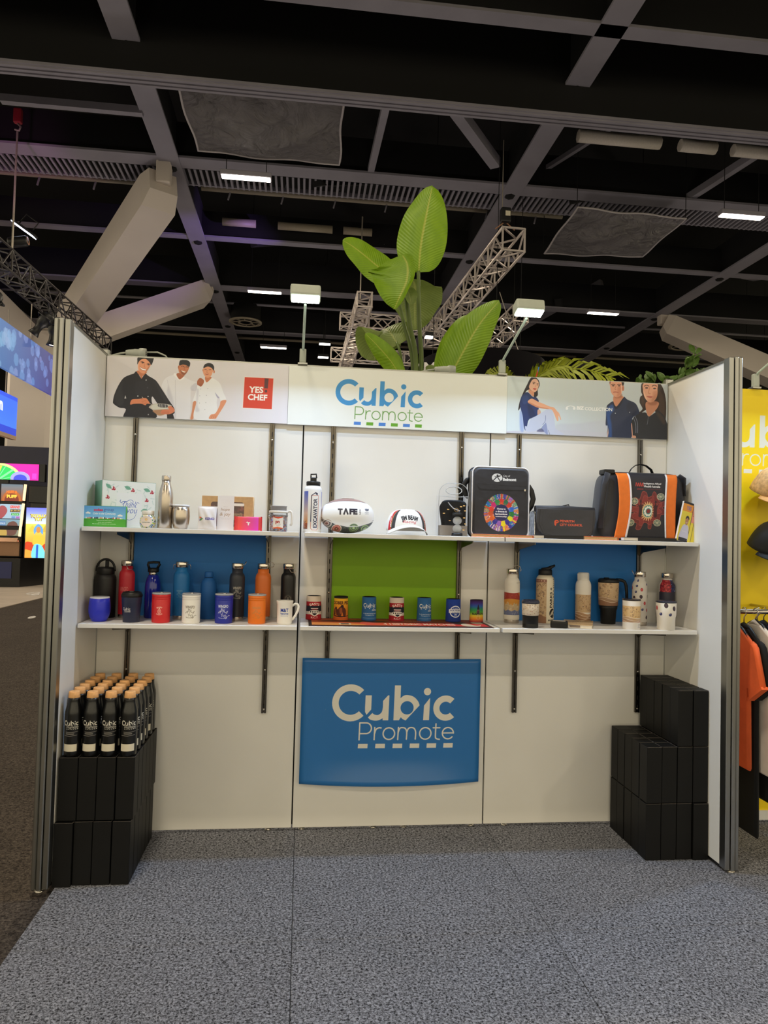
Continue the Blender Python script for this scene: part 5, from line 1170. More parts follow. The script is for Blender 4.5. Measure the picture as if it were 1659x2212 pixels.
tube('top_rim', [(-.074, -.03, .15), (-.074, -.03, .2)]+[(x, -.03, z) for x, z in sorted([p for p in out if p[1] > .2], key=lambda p: p[0])]+[(.074, -.03, .2), (.074, -.03, .15)], .0014, MATS['clear_rim'], t, n=6)
tube('fold_line', [(-.07, -.0308, .197), (0, -.031, .193), (.07, -.0308, .197)], .0016, MATS['clear_rim'], t, n=5)
o = thing('pouch', 'black drawstring pouch with gold fittings inside the clear bag', 'pouch', (1.752, -.238, Z2+.002))
g = G().blob((.128, .044, .16), .45, .5, 36, 22, c=(0, 0, .098), fn=lambda p: Vector((p.x*(1+.10*(p.z/.08))+.003*sin(p.z*120), p.y+.002*sin(p.x*160), p.z))); g.build('cloth', mat('black_cloth', (24, 24, 26), .7, bump=.4, bscale=120), o)
gld = mat('gold_metal', (222, 190, 140), .2, 1.0, var=.02)
for x, z in ((-.05, .11), (-.03, .13), (.035, .145), (.05, .15), (-.02, .075), (.052, .09), (.056, .125), (.058, .06), (.05, .03)): G().box((x, -.0245, z), (.011, .004, .006), .001, seg=2).build('toggle', gld, o)
tube('cord', [(-.03, -.024, .165), (-.02, -.03, .15), (-.005, -.032, .135), (.012, -.033, .128), (.03, -.03, .124)], .0025, mat('silver_cord', (190, 190, 196), .4), o, n=6)
box('inner_card', (0, .0, .026), (.136, .052, .05), mat('grey_card', (176, 168, 158), .6), o, .001)
o = thing('ball_tube', 'clear tube with two golf balls and black ends on a keyring', 'golf ball tube', (1.762, -.299, Z2))
lathe('base', [(0, 0), (.027, 0), (.028, .002), (.026, .016), (0, .016)], m_blk, o, 24); lathe('lid', [(0, .098), (.0245, .098), (.0255, .1), (.0255, .112), (.022, .115), (0, .115)], m_blk, o, 24)
lathe('tube', [(.0235, .015), (.0235, .099)], m_clear, o, 24)
for z in (.037, .0765): lathe('golf_ball', [(.0205*sin(a*pi/12), z-.0205*cos(a*pi/12)) for a in range(13)], mat('ball_white', (226, 232, 236), .3, bump=.3, bscale=400), o, 24)
tube('keyring', [(-.006+.009*cos(a*pi/8), -.005, .128+.009*sin(a*pi/8)) for a in range(16)], .0013, gld, o, n=6, closed=True); box('strap', (.002, -.003, .117), (.02, .006, .01), m_blk, o, .002)
# roll-top shoulder bag
m_nyl = mat('black_nylon', (40, 40, 46), .55, var=.12, scale=9, bump=.35, bscale=14, sheen=.2)
t = thing('shoulder_bag', 'tall black shoulder bag with white piping and a multicoloured hand wheel print', 'bag', (1.992, -.21, Z2), .03)
cv = Cv('wheelbag', 900, 1050, (41, 41, 47)); cv.rect(0, 0, 900, 240, (44, 44, 50))
cv.sp([(40, 236), (60, 290), (200, 318), (860, 310), (870, 330), (180, 345), (50, 320)], (20, 20, 24)); cv.line([(40, 236), (870, 262)], 6, (24, 24, 28))
cv.ell(370, 128, 92, 68, (226, 228, 232)); cv.curve([(300, 180), (350, 130), (372, 110), (420, 100)], 16, (44, 44, 50)); cv.curve([(372, 110), (400, 150), (430, 186)], 16, (44, 44, 50)); cv.ell(376, 92, 17, 17, (44, 44, 50)); cv.curve([(330, 110), (372, 118), (426, 90)], 10, (44, 44, 50))
cv.text('City of', 536, 98, 40, (232, 234, 238), w=118, bold=.01); cv.text('Belmont', 588, 150, 50, (236, 238, 242), w=236, bold=.06)
WX, WY, WR = 455, 690, 302; rnd = random.Random(17)
WC = [(214, 66, 46), (226, 110, 50), (60, 130, 70), (60, 80, 170), (206, 40, 110), (236, 220, 40), (150, 110, 190), (110, 160, 130), (170, 150, 110), (190, 196, 196), (220, 140, 90), (70, 60, 150), (40, 110, 190), (226, 226, 220)]
HC = [(214, 50, 44), (50, 110, 80), (206, 60, 40), (50, 110, 220), (40, 130, 60), (226, 226, 40), (58, 44, 150), (236, 226, 30), (150, 100, 190), (50, 50, 150), (230, 100, 40), (214, 90, 40), (226, 60, 40), (206, 36, 110), (50, 140, 70)]
for k in range(30):
    a0, a1 = k*12, k*12+12.5
    for r0, r1 in ((.44, .72), (.72, 1.0)):
        c = rnd.choice(WC); p = [(WX+WR*r0*cos(rad(a)), WY+WR*r0*sin(rad(a))) for a in (a0, (a0+a1)/2, a1)]+[(WX+WR*r1*cos(rad(a)), WY+WR*r1*sin(rad(a))) for a in (a1, (a0+a1)/2, a0)]
        cv.poly(p, c)
for k in range(420):
    a = rnd.uniform(0, 2*pi); q = WR*rnd.uniform(.55, .97); cv.ell(WX+q*cos(a), WY+q*sin(a), rnd.uniform(4, 14), rnd.uniform(3, 8), rnd.choice(WC+[(40, 36, 40), (240, 240, 236)]), rot=rnd.uniform(0, 180), n=10)
for k, c in enumerate(HC):
    a = rad(k*24-90); d = Vector((cos(a), sin(a))); e = Vector((-d.y, d.x)); P = lambda f, s: (WX+WR*f*d.x+e.x*s, WY+WR*f*d.y+e.y*s)
    cv.sp([P(.70, -34), P(.74, 0), P(.70, 34), P(.56, 34), P(.54, 0), P(.56, -34)], c)
    for i, s in enumerate((-28, -10, 9, 27)): cv.line([P(.60, s), P(.45 if i in (1, 2) else .48, s*.9)], 14, c)
    cv.line([P(.66, 30), P(.56, 48)], 13, c); cv.line([P(.72, 0), P(.98, 0)], 24, c, .85)
cv.ell(WX, WY, 134, 134, (40, 42, 90))
for i, (s_, w_) in enumerate((('Home to', 150), ('a diverse &', 196), ('harmonious', 214), ('community', 200))): cv.text(s_, WX, WY-62+i*42, 30, (238, 238, 246), w=w_, bold=.05)
g = G().prism(rrect(.292, .35, .032, 6), -.045, .045, side=1, bevel=.012); 
g.build('body', [print_mat(cv, .6, bump=.5), m_nyl], t)
tube('piping', [(x, -.0452+.012, z) for x, z in rrect(.294, .352, .032, 6)], .0036, mat('white_piping', (232, 232, 238), .4), t, n=8, closed=True)
tube('back_edge', [(x, .045-.010, z) for x, z in rrect(.296, .352, .032, 6)], .004, m_nyl, t, n=8, closed=True)
tube('strap', [(-.138, .03, .29), (-.158, .03, .285), (-.172, .03, .268), (-.174, .03, .24), (-.165, .03, .215), (-.148, .03, .2)], .014, m_blk, t, n=8, flat=.3, up=(0, 1, 0))
tube('strap', [(.14, .0, .265), (.158, .0, .262), (.172, -.002, .24), (.181, -.004, .2), (.172, -.003, .165), (.155, 0, .14), (.146, 0, .115)], .014, m_blk, t, n=8, flat=.3, up=(0, 1, 0))
tube('strap', [(.142, .02, .06), (.15, .02, .045), (.153, .02, .025), (.146, .02, .004)], .012, m_blk, t, n=8, flat=.3, up=(1, 0, 0))
box('zip_pull', (.122, -.0475, .240), (.009, .005, .012), m_steelb, t, .002)
# notebooks lying along the front
def book(label, loc, rot, w, d, h, cover, pages, grp=None, name='notebook', sp=0):
    t = thing(name, label, 'notebook', loc, rot, group=grp)
    box('pages', (-.002, 0, h/2), (w-.006, d-.006, h-.004), pages, t)
    box('cover', (0, 0, h-.001), (w, d, .002), cover, t, .0008); box('cover', (0, 0, .001), (w, d, .002), cover, t, .0008); box('spine', (w/2-.001, 0, h/2), (.002, d, h), cover, t)
    if sp: box('spine', (sp/2, -d/2+.001, h/2), (w-sp, .003, h), cover, t)
    return t
m_orc = mat('orange_cover', (226, 116, 60), .5); m_orp = mat('tan_pages', (214, 176, 128), .7, var=.12, scale=300); m_bkc = mat('black_cover', (30, 29, 31), .5); m_pg = MATS['page_white']
t = book('orange notebook with tan page edge in front of the tall shoulder bag', (1.925, -.315, Z2), .0, .185, .035, .014, m_orc, m_orp)
t = book('orange notebook half under the right edge of the tall shoulder bag', (2.075, -.318, Z2), -.02, .125, .03, .013, m_orc, m_orp)
t = book('black notebook with white pages in front of the grey roll bag', (2.268, -.305, Z2), .0, .252, .05, .017, m_bkc, m_pg, sp=.05)
t = book('orange notebook between the roll bag and the satchel', (2.487, -.312, Z2), .02, .178, .04, .017, m_orc, m_orp)
t = book('black notebook with white pages in front of the satchel', (2.742, -.312, Z2), .0, .278, .036, .018, m_bkc, m_pg, sp=.075)
# roll bag
t = thing('roll_bag', 'low charcoal bag with flap and small orange lettering', 'bag', (2.328, -.2, Z2))
m_char = mat('charcoal_nylon', (56, 56, 60), .55, var=.1, scale=9, bump=.3, bscale=14)
cv = Cv('council', 1000, 560, (60, 60, 64)); cv.ell(340, 250, 38, 36, (226, 92, 60)); cv.sp([(305, 240), (340, 250), (330, 330), (308, 320)], (226, 92, 60)); cv.ell(346, 250, 10, 10, (60, 60, 64)); cv.text('PENRITH', 520, 236, 50, (226, 96, 66), w=250, bold=.04); cv.text('CITY COUNCIL', 590, 312, 50, (226, 96, 66), w=390, bold=.04)
cv.line([(60, 20), (40, 300), (120, 500), (300, 540), (860, 530), (960, 420), (975, 20)], 9, (36, 36, 40)); cv.line([(110, 20), (90, 300), (150, 470)], 4, (48, 48, 52))
G().blob((.31, .13, .15), .35, .3, 44, 22, c=(0, 0.01, .077)).build('body', m_char, t)
g = G().prism([(-.152, .152), (-.156, .09), (-.148, .05), (-.12, .02), (-.07, .008), (.1, .008), (.135, .025), (.15, .06), (.156, .1), (.154, .152)], -.062, -.054, bevel=.003, side=1); g.build('flap', [print_mat(cv, .6, bump=.4), m_char], t)
tube('top_roll', [(-.155, -.04, .15), (0, -.04, .153), (.155, -.04, .148)], .016, m_char, t, n=12)
tube('carry_loop', [(-.02, -.02, .158), (.0, -.022, .17), (.028, -.022, .176), (.032, -.02, .164)], .003, m_blk, t, n=6)
G().box((-.157, -.01, .075), (.004, .08, .12), .001).build('clear_side', mat('clear_shiny_side', (180, 184, 196), .1, 1.0, var=.5, scale=60), t)
# satchel
t = thing('satchel', 'large black satchel with orange side bands and red artwork', 'bag', (2.752, -.2, Z2))
cv = Cv('art', 1000, 900, (40, 38, 44)); S = 3.16/2.0
# artwork traced in zoom coordinates (1280..1520 crop)
def A(p): return [((a-560)*1.5, (b-215)*1.04) for a, b in p]
blob_ = [(600, 690), (640, 660), (720, 655), (660, 600), (700, 540), (750, 560), (790, 460), (835, 470), (850, 530), (900, 510), (950, 455), (990, 470), (1010, 540), (1060, 590), (1120, 570), (1120, 630), (1075, 660), (1130, 720), (1100, 750), (1060, 760), (1040, 840), (1000, 880), (940, 870), (930, 940), (885, 940), (870, 880), (820, 870), (790, 955), (740, 950), (740, 880), (690, 860), (620, 820), (640, 770), (700, 740), (640, 720)]
cv.sp(A(blob_), (110, 40, 38)); c0 = np.array(A(blob_)).mean(0)
cv.line(spline(np.array(A(blob_))), 9, (150, 66, 58)) ; inner = [(c0[0]+(x-c0[0])*.78, c0[1]+(y-c0[1])*.78) for x, y in A(blob_)]; cv.sp(inner, (134, 48, 44)); cv.line(spline(inner), 5, (160, 80, 70))
cx_, cy_ = A([(858, 715)])[0]
for k in range(22):
    a = k*2*pi/22; d = (cos(a), sin(a)); cv.sp([(cx_+d[0]*90-d[1]*12, cy_+d[1]*90+d[0]*12), (cx_+d[0]*168, cy_+d[1]*140), (cx_+d[0]*90+d[1]*12, cy_+d[1]*90-d[0]*12)], (214, 176, 120))
cv.ell(cx_, cy_, 104, 94, (206, 190, 150)); cv.ell(cx_, cy_, 92, 82, (70, 130, 124))
for k in range(10): a = k*2*pi/10; cv.ell(cx_+58*cos(a), cy_+52*sin(a), 22, 20, (226, 226, 214)); 
cv.ell(cx_, cy_, 48, 42, (70, 130, 124)); cv.ell(cx_, cy_, 34, 30, (130, 44, 44))
for a, b in ((690, 588), (1050, 518), (665, 872), (1018, 865)):
    x, y = A([(a, b)])[0]; cv.ell(x, y, 68, 48, (186, 178, 150)); cv.ell(x, y, 56, 40, (96, 110, 100))
    for k in range(4): cv.line([(x-48*cos(k*pi/4), y-34*sin(k*pi/4)), (x+48*cos(k*pi/4), y+34*sin(k*pi/4))], 6, (196, 190, 160))
for a in (765, 995): x, y = A([(a, 640)])[0]; cv.sp([(x, y-40), (x+22, y), (x+60, y-30), (x+28, y+40), (x+26, y+150), (x-26, y+150), (x-26, y+40), (x-60, y-20), (x-20, y)], (60, 26, 30)); cv.ell(x, y-52, 18, 20, (60, 26, 30))
for k, c_ in enumerate(((214, 90, 60), (226, 160, 80), (206, 60, 60), (214, 100, 70))): cv.curve(A([(718+k*24, 385), (728+k*24, 340+4*(k % 2)), (736+k*24, 385)]), 9, (206, 66, 54))
x, y = A([(928, 350)])[0]; cv.text('Indigenous Allied', x, y, 30, (232, 230, 232), w=345, bold=.03); x, y = A([(925, 385)])[0]; cv.text('Health Australia', x, y, 30, (232, 230, 232), w=335, bold=.03)
x, y = A([(765, 422)])[0]; cv.text('2023', x, y, 24, (150, 44, 44), w=110, bold=.02); x, y = A([(935, 423)])[0]; cv.text('National Indigenous Conference', x, y, 14, (150, 44, 44), w=350)
def trap(p, k=.10): return Vector((p.x*(1+k*.5-k*(p.z/.36+.5)*1.0), p.y*(1.1-.35*(p.z/.36+.5)), p.z))
G().blob((.47, .15, .355), .28, .3, 56, 30, c=(0, .02, .178), fn=lambda p: trap(p, .12)).build('body', m_nyl, t)
def band(u0, u1, m_, nm, y=0.0, tk=.003, cvm=None, parent=t):
    def f(u, v):
        w = u0[1]+(u1[1]-u0[1])*u; b = u0[0]+(u1[0]-u0[0])*u
        s = v; x = b+(w-b)*s+(.016*sin(pi*s))*(1 if b < 0 else -.6)
        zz = .012+.334*v; fy = -.058-.016*(1-v)-.008*sin(pi*v); fy += .018*max(0, (v-.9)/.1)**2
        return Vector((x, fy+y, zz))
    o = G().grid(f, 8, 20).build(nm, m_, parent); s = o.modifiers.new('thick', 'SOLIDIFY'); s.thickness = tk; s.offset = 0; return o
m_or2 = mat('orange_band', (232, 118, 36), .55, var=.05, bump=.2, bscale=30)
band((-.152, -.140), (.146, .168), print_mat(cv, .6, bump=.3), 'flap', -.002)
band((-.178, -.160), (-.120, -.098), m_or2, 'orange_band', -.005); band((.102, .112), (.150, .168), m_or2, 'orange_band', -.005)
band((-.122, -.100), (-.113, -.092), MATS['white_piping'], 'white_piping', -.007); band((.093, .105), (.100, .113), MATS['white_piping'], 'white_piping', -.007)
tube('grab_handle', [(-.062, .01, .352), (-.05, .008, .375), (-.028, .006, .394), (0, .006, .4), (.03, .006, .394), (.058, .008, .375), (.07, .01, .35)], .0105, m_blk, t, n=8, flat=.25, up=(0, 0, 1))
G().box((-.185, -.0, .352), (.06, .07, .026), .008, Matrix.Rotation(rad(14), 4, 'Y') @ Matrix.Translation((-.088, 0, -.048)) if False else None, seg=2).build('strap_tab', m_blk, t)
tube('side_strap', [(-.2, -.045, .345), (-.222, -.055, .28), (-.236, -.06, .18), (-.236, -.05, .06)], .016, m_nyl, t, n=8, flat=.3, up=(0, 1, 0))
tube('side_strap', [(.19, -.03, .345), (.214, -.035, .33), (.216, -.03, .24)], .018, m_nyl, t, n=8, flat=.35, up=(1, 0, 0))
# magazine leaning at the right end
t = thing('magazine', 'yellow covered magazine with a portrait leaning at the shelf end', 'magazine', (2.945, -.285, Z2), Euler((0, rad(13), rad(10))))
cv = Cv('mag', 420, 620, (226, 208, 60)); cv.rect(0, 0, 420, 30, (30, 28, 30)); cv.rect(250, 30, 420, 300, (226, 150, 130)); cv.rect(250, 30, 262, 620, (40, 36, 34)); cv.rect(330, 30, 340, 620, (40, 36, 34)); cv.rect(262, 330, 330, 600, (232, 214, 70)); cv.rect(0, 30, 250, 150, (226, 150, 50)); cv.text('YES', 150, 90, 60, (120, 110, 160), w=120, bold=.04); cv.rect(0, 150, 250, 160, (230, 216, 60))
cv.sp([(40, 600), (60, 430), (100, 360), (170, 350), (230, 390), (250, 600)], (196, 196, 222)); cv.sp([(130, 230), (170, 220), (200, 260), (192, 330), (160, 360), (128, 330), (118, 270)], (176, 128, 96)); cv.sp([(120, 270), (126, 225), (165, 208), (205, 240), (200, 270), (165, 240)], (40, 32, 30)); cv.curve([(140, 315), (160, 324), (180, 314)], 5, (236, 230, 224)); cv.text('HAVE FUN', 145, 460, 20, (230, 230, 240), w=110); cv.rect(40, 560, 250, 620, (30, 30, 40))
for k in range(4): cv.rect(275, 120+k*22, 400, 128+k*22, (120, 60, 60))
G().prism([(-.052, 0), (.052, 0), (.052, .205), (-.052, .205)], -.006, .006, side=1).build('cover', [print_mat(cv, .3, .3), m_pg], t)
box('back_cover', (.004, .0085, .104), (.11, .003, .21), m_bkc, t)
box('shelf_end_card', (0, 0, .075), (.003, .16, .15), m_white, thing('card_end', 'small pale upright card against the right side wall beside the magazine', 'card', (2.992, -.12, Z2)))

# ================================================================ corner stacks
m_carton = mat('black_carton', (10, 10, 10), .55, var=.15, spec=.35, scale=20, bump=.1, bscale=60)
m_edge = mat('worn_carton_edge', (92, 86, 80), .7, var=.3, scale=90)
ORD = ['front', 'second', 'third', 'fourth', 'fifth', 'back']; COLN = ['by the side wall', 'second from the side wall', 'third from the side wall', 'at the open side']
def carton_proto(w, d, h):
    t = thing('bottle_carton', '', 'carton', (0, 0, 0))
    box('carton', (0, 0, h/2), (w, d, h-.002), m_carton, t, .0015)
    g = G(); g.box((0, -d/2+.0004, h-.0012), (w-.003, .0016, .0012)); g.box((w/2-.0004, 0, h-.0012), (.0012, d-.003, .0012)); g.build('worn_edge', m_edge, t)
    return t
bx0 = carton_proto(.0755, .0755, .268); used = False; rnd = random.Random(9)
def put(x, y, z, lb, grp, rot=0):
    global used
    b = bx0 if not used else copy_tree(bx0); used = True
    b.location = (x, y, z); b.rotation_euler.z = rot; b['label'] = lb; b['group'] = grp
for lay, ln_ in ((0, 'bottom'), (1, 'upper')):
    for r_ in range(6):
        for c_ in range(4):
            if lay == 0 and r_ > 0 and c_ < 3 and False: continue
            dx, dy = rnd.uniform(-.0012, .0012), rnd.uniform(-.002, .002)
            if lay == 0 and c_ == 0 and r_ == 0: dy -= .012
            put(.045+c_*.0785+dx+(.003 if lay else -.0)-(lay == 0)*.004, -.482+r_*.0795+dy-(lay == 0 and r_ == 0)*.006, lay*.27, 'black carton under the corked bottles, %s layer, %s row, %s' % (ln_, ORD[r_], COLN[c_]), 'left stack of black cartons')
for lay, ln_ in ((0, 'bottom'), (1, 'middle'), (2, 'top')):
    for r_ in range(5):
        for c_ in range(4):
            if lay == 2 and c_ < 2: continue
            dx, dy = rnd.uniform(-.0012, .0012), rnd.uniform(-.002, .002)
            if lay == 0 and c_ == 3 and r_ == 0: dy -= .008
            put(2.723+c_*.0785+dx, -.398+r_*.0805+dy, lay*.27, 'black carton in the right corner, %s layer, %s row, %s' % (ln_, (ORD[:4]+['back'])[r_], COLN[3-c_]), 'right stack of black cartons')
# corked bottles
cv = Cv('cork_bottle', 640, 640, (12, 12, 12)); wt_ = (226, 222, 210)
draw_logo(cv, 232, 240, 190, wt_, thin=16)
for y_, x0_, x1_ in ((362, 264, 420), (402, 232, 410)): cv.line([(x0_, y_+6), ((x0_+x1_)/2, y_+8), (x1_, y_)], 4, (160, 156, 150))
cv.rect(266, 382, 372, 392, (130, 126, 120)); cv.rect(226, 500, 410, 580, (226, 218, 196))
t = thing('corked_bottle', '', 'bottle', (0, 0, 0))
lathe('body', [(0, 0), (.032, 0), (.0345, .004), (.035, .02), (.035, .175), (.0335, .192), (.0285, .212), (.0255, .225), (.0245, .238), (.0245, .247), (0, .247)], print_mat(cv, .3, .2), t, 32)
lathe('cork', [(0, .246), (.0235, .246), (.0245, .249), (.0225, .272), (.021, .2735), (0, .2735)], mat('cork_wood', (222, 168, 110), .7, var=.12, scale=70), t, 24)
first = True
for r_ in range(6):
    for c_ in range(4):
        b = t if first else copy_tree(t); first = False
        b.location = (.045+c_*.0785+rnd.uniform(-.002, .002)+.003, -.482+r_*.0795+rnd.uniform(-.003, .003), .5385); b.rotation_euler.z = rnd.uniform(-.16, .1)+.06
        b['label'] = 'black bottle with cork lid, %s row, %s' % (ORD[r_], COLN[c_]); b['group'] = 'corked black bottles on the left cartons'

# ================================================================ arm floodlights and plugs on the back wall
m_lampgrey = mat('lamp_grey_green', (176, 182, 170), .45, var=.03)
def arm_light(X, dx, lb):
    t = thing('arm_floodlight', lb, 'floodlight', (X, 0, zt+.008))
    box('clamp_box', (0, .0, .045), (.034, .03, .075), m_lampgrey, t, .006, 2); box('clamp_foot', (0, .008, .004), (.05, .05, .008), m_alu, t)
    tube('arm', [(0, -.004, .07), (dx*.1, -.02, .085), (dx, -.345, .208)], .0065, mat('lamp_green_arm', (186, 202, 190), .4, var=.02), t, n=8)
    h = thing('lamp_head', None, None, (dx, -.385, .235), (rad(-15), 0, 0)); h.parent = t
    box('housing', (0, .004, .016), (.142, .075, .056), m_lampgrey, h, .01, 2)
    g = G()
    for k in range(6): g.lathe([(0, -.012), (.009, -.009), (.0115, -.001), (.0115, 0)], 10, c=(-.054+k*.0216, -.014, -.013)); g.lathe([(0, -.012), (.009, -.009), (.0115, -.001), (.0115, 0)], 10, c=(-.054+k*.0216, .016, -.013))
    g.box((0, .002, -.0145), (.13, .056, .006)); g.build('led_panel', m_ledcool, h)
    a = area_lamp('floodlight_beam', (X+dx, -.39, zt+.2), (X+dx, -.39-.75, zt+.2-1.0), .13, .08, FLOOD_POWER, COOL, 175)
arm_light(.985, .006, 'left arm floodlight clamped on the header between chefs and logo')
arm_light(2.055, .022, 'right arm floodlight clamped on the header between logo and polo people')
arm_light(3.52, .02, 'arm floodlight clamped over the yellow wall at the right picture edge')
m_plug = mat('plug_grey', (160, 164, 154), .45, var=.04)
def connector(x0, x1, z, lb):
    t = thing('power_connector', lb, 'plug', (x0, .02, z), (0, 0, rad(4)))
    L_ = x1-x0; M = Matrix.Rotation(rad(90), 4, 'Y')
    G().lathe([(0, 0), (.012, 0), (.015, .01), (.02, L_*.4), (.0215, L_*.42), (.0215, L_*.62), (.024, L_*.64), (.027, L_*.7), (.027, L_), (.02, L_), (.019, L_*.96), (0, L_*.96)], 20, M=M).build('body', m_plug, t)
    g = G()
    for k in range(3): g.lathe([(0, 0), (.004, 0), (.004, .004), (0, .004)], 8, c=(0, 0, 0), M=Matrix.Translation((L_*.965, .01*cos(k*2.1), .01*sin(k*2.1))) @ M)
    g.build('sockets', m_dark, t)
    tube('cable', [(.004, 0, 0), (-.03, .01, -.004), (-.07, .03, -.012), (-.08, .04, -.05)], .005, m_plug, t, n=8)
connector(.085, .185, zt+.028, 'grey power connector lying on the wall top above the chefs')
connector(1.69, 1.80, zt+.026, 'grey power connector lying on the wall top below the banana leaves')
tube_c = tube('loose_cable', [(.19, .02, 2.43), (.24, .03, 2.435), (.28, .03, 2.42), (.30, .04, 2.395)], .004, m_plug, None, n=6); tag(tube_c, 'short grey cable looping over the wall top beside the left plug', 'cable')

# ================================================================ plants behind the wall
def leaf_mat(name, c1, c2, rib):
    m = bpy.data.materials.new(name); m.use_nodes = True; nt = m.node_tree; b = nt.nodes['Principled BSDF']; L = nt.links
    uv = nn(nt, 'ShaderNodeUVMap'); sx = nn(nt, 'ShaderNodeSeparateXYZ'); L.new(uv.outputs['UV'], sx.inputs[0])
    ab = nn(nt, 'ShaderNodeMath', operation='SUBTRACT'); ab.inputs[1].default_value = .5; L.new(sx.outputs['X'], ab.inputs[0])
    a2 = nn(nt, 'ShaderNodeMath', operation='ABSOLUTE'); L.new(ab.outputs[0], a2.inputs[0])
    # side veins: stripes over v - .25*|u|
    mu = nn(nt, 'ShaderNodeMath', operation='MULTIPLY_ADD'); mu.inputs[1].default_value = -.35; L.new(a2.outputs[0], mu.inputs[0]); L.new(sx.outputs['Y'], mu.inputs[2])
    si = nn(nt, 'ShaderNodeMath', operation='MULTIPLY'); si.inputs[1].default_value = 190; L.new(mu.outputs[0], si.inputs[0])
    sn = nn(nt, 'ShaderNodeMath', operation='SINE'); L.new(si.outputs[0], sn.inputs[0])
    no = nn(nt, 'ShaderNodeTexNoise'); no.inputs['Scale'].default_value = 5
    mx = nn(nt, 'ShaderNodeMix', data_type='RGBA'); mx.inputs[6].default_value = s2l(c1); mx.inputs[7].default_value = s2l(c2); L.new(no.outputs['Fac'], mx.inputs[0])
    cr = nn(nt, 'ShaderNodeValToRGB'); cr.color_ramp.elements[0].position = .012; cr.color_ramp.elements[1].position = .03; cr.color_ramp.elements[0].color = (1, 1, 1, 1); cr.color_ramp.elements[1].color = (0, 0, 0, 1); L.new(a2.outputs[0], cr.inputs['Fac'])
    m2 = nn(nt, 'ShaderNodeMix', data_type='RGBA'); L.new(cr.outputs['Color'], m2.inputs[0]); L.new(mx.outputs[2], m2.inputs[6]); m2.inputs[7].default_value = s2l(rib)
    L.new(m2.outputs[2], b.inputs['Base Color']); b.inputs['Roughness'].default_value = .45
    bp = nn(nt, 'ShaderNodeBump'); bp.inputs['Strength'].default_value = .25; bp.inputs['Distance'].default_value = .003; L.new(sn.outputs[0], bp.inputs['Height']); L.new(bp.outputs['Normal'], b.inputs['Normal'])
    b.inputs['Transmission Weight'].default_value = 0.0; b.inputs['Subsurface Weight'].default_value = .0
    tr = nn(nt, 'ShaderNodeBsdfTranslucent'); L.new(m2.outputs[2], tr.inputs['Color']); ms = nn(nt, 'ShaderNodeMixShader'); ms.inputs[0].default_value = .3
    L.new(b.outputs[0], ms.inputs[1]); L.new(tr.outputs[0], ms.inputs[2]); L.new(ms.outputs[0], nt.nodes['Material Output'].inputs['Surface'])
    return m
m_leaf = leaf_mat('banana_leaf', (104, 144, 16), (140, 176, 30), (170, 182, 70)); m_leafu = leaf_mat('banana_leaf_under', (112, 132, 66), (142, 158, 88), (160, 170, 100))
m_stem = mat('plant_stem', (92, 110, 52), .5, var=.15, scale=12)
def leaf(parent, mid, w, side, m, fold=.15, wave=.02, sh=1.0, skew=0.0, asym=(1, 1), name='leaf', ny=26):
    M = spline(mid, 8, False); N = len(M)-1; S = Vector(side).normalized(); ph = random.uniform(0, 6)
    def f(u, v):
        i = v*N; k = min(int(i), N-1); p = Vector(M[k]*(1-(i-k))+M[k+1]*(i-k)); t = Vector(M[k+1]-M[k]).normalized()
        s = (S-t*S.dot(t)).normalized(); n = t.cross(s); q = 2*u-1
        wd = w*.5*(sin(pi*min(1, v*1.0)**.78)**.62 if 0 < v < 1 else 0)*sh
        a = abs(q); x = q+skew*(1-q*q)
        return p+s*(x*wd*(asym[0] if x < 0 else asym[1]))+n*(fold*wd*a*a+wave*sin(v*17+ph+q*2)*a*w)
    return G().grid(f, 10, ny).build(name, m, parent)
pl = thing('banana_plant', 'tall banana plant with broad green leaves rising behind the centre of the back wall', 'plant', (0, 0, 0))
lathe('pot', [(0, 0), (.16, 0), (.2, .4), (.205, .42), (.19, .42), (.18, .38), (0, .38)], mat('pot_grey', (70, 68, 66), .6), pl, 24, (1.73, .8, 0))
def stem(pts, r): return tube('stem', spline(pts, 6, False).tolist(), [r*(1-.45*i/(6*(len(pts)-1))) for i in range(6*(len(pts)-1)+1)], m_stem, pl, n=8)
stem([(1.72, .8, .36), (1.74, .78, 1.6), (1.735, .74, 2.55), (1.705, .7, 2.9), (1.69, .68, 3.2)], .02)
stem([(1.70, .8, .36), (1.71, .78, 1.6), (1.70, .72, 2.55), (1.64, .66, 2.85), (1.60, .62, 3.05), (1.575, .6, 3.16)], .02)
stem([(1.68, .82, .36), (1.68, .8, 1.6), (1.69, .78, 2.55), (1.62, .8, 2.9), (1.57, .82, 3.1)], .018)
stem([(1.76, .82, .36), (1.78, .8, 1.6), (1.83, .72, 2.36), (1.89, .66, 2.52)], .02)
stem([(1.66, .84, .36), (1.64, .82, 1.6), (1.63, .84, 2.55), (1.59, .9, 2.8)], .015)
leaf(pl, [(1.692, .68, 3.19), (1.70, .67, 3.36), (1.735, .68, 3.58), (1.775, .72, 3.775)], .315, (1, -.15, -.05), m_leaf, .18, .018)
leaf(pl, [(1.60, .82, 3.06), (1.52, .82, 3.2), (1.40, .82, 3.30), (1.29, .8, 3.37), (1.21, .78, 3.405)], .22, (.5, .25, .9), m_leaf, .12, .02)
leaf(pl, [(1.575, .6, 3.265), (1.605, .56, 3.19), (1.60, .53, 3.08), (1.56, .52, 2.98), (1.525, .54, 2.90)], .30, (1, -.25, .05), m_leaf, .22, .02, asym=(1.62, .3))
leaf(pl, [(1.605, .6, 3.06), (1.62, .56, 3.0), (1.63, .55, 2.94)], .1, (1, .3, .2), m_leafu, .3, .02, ny=12)
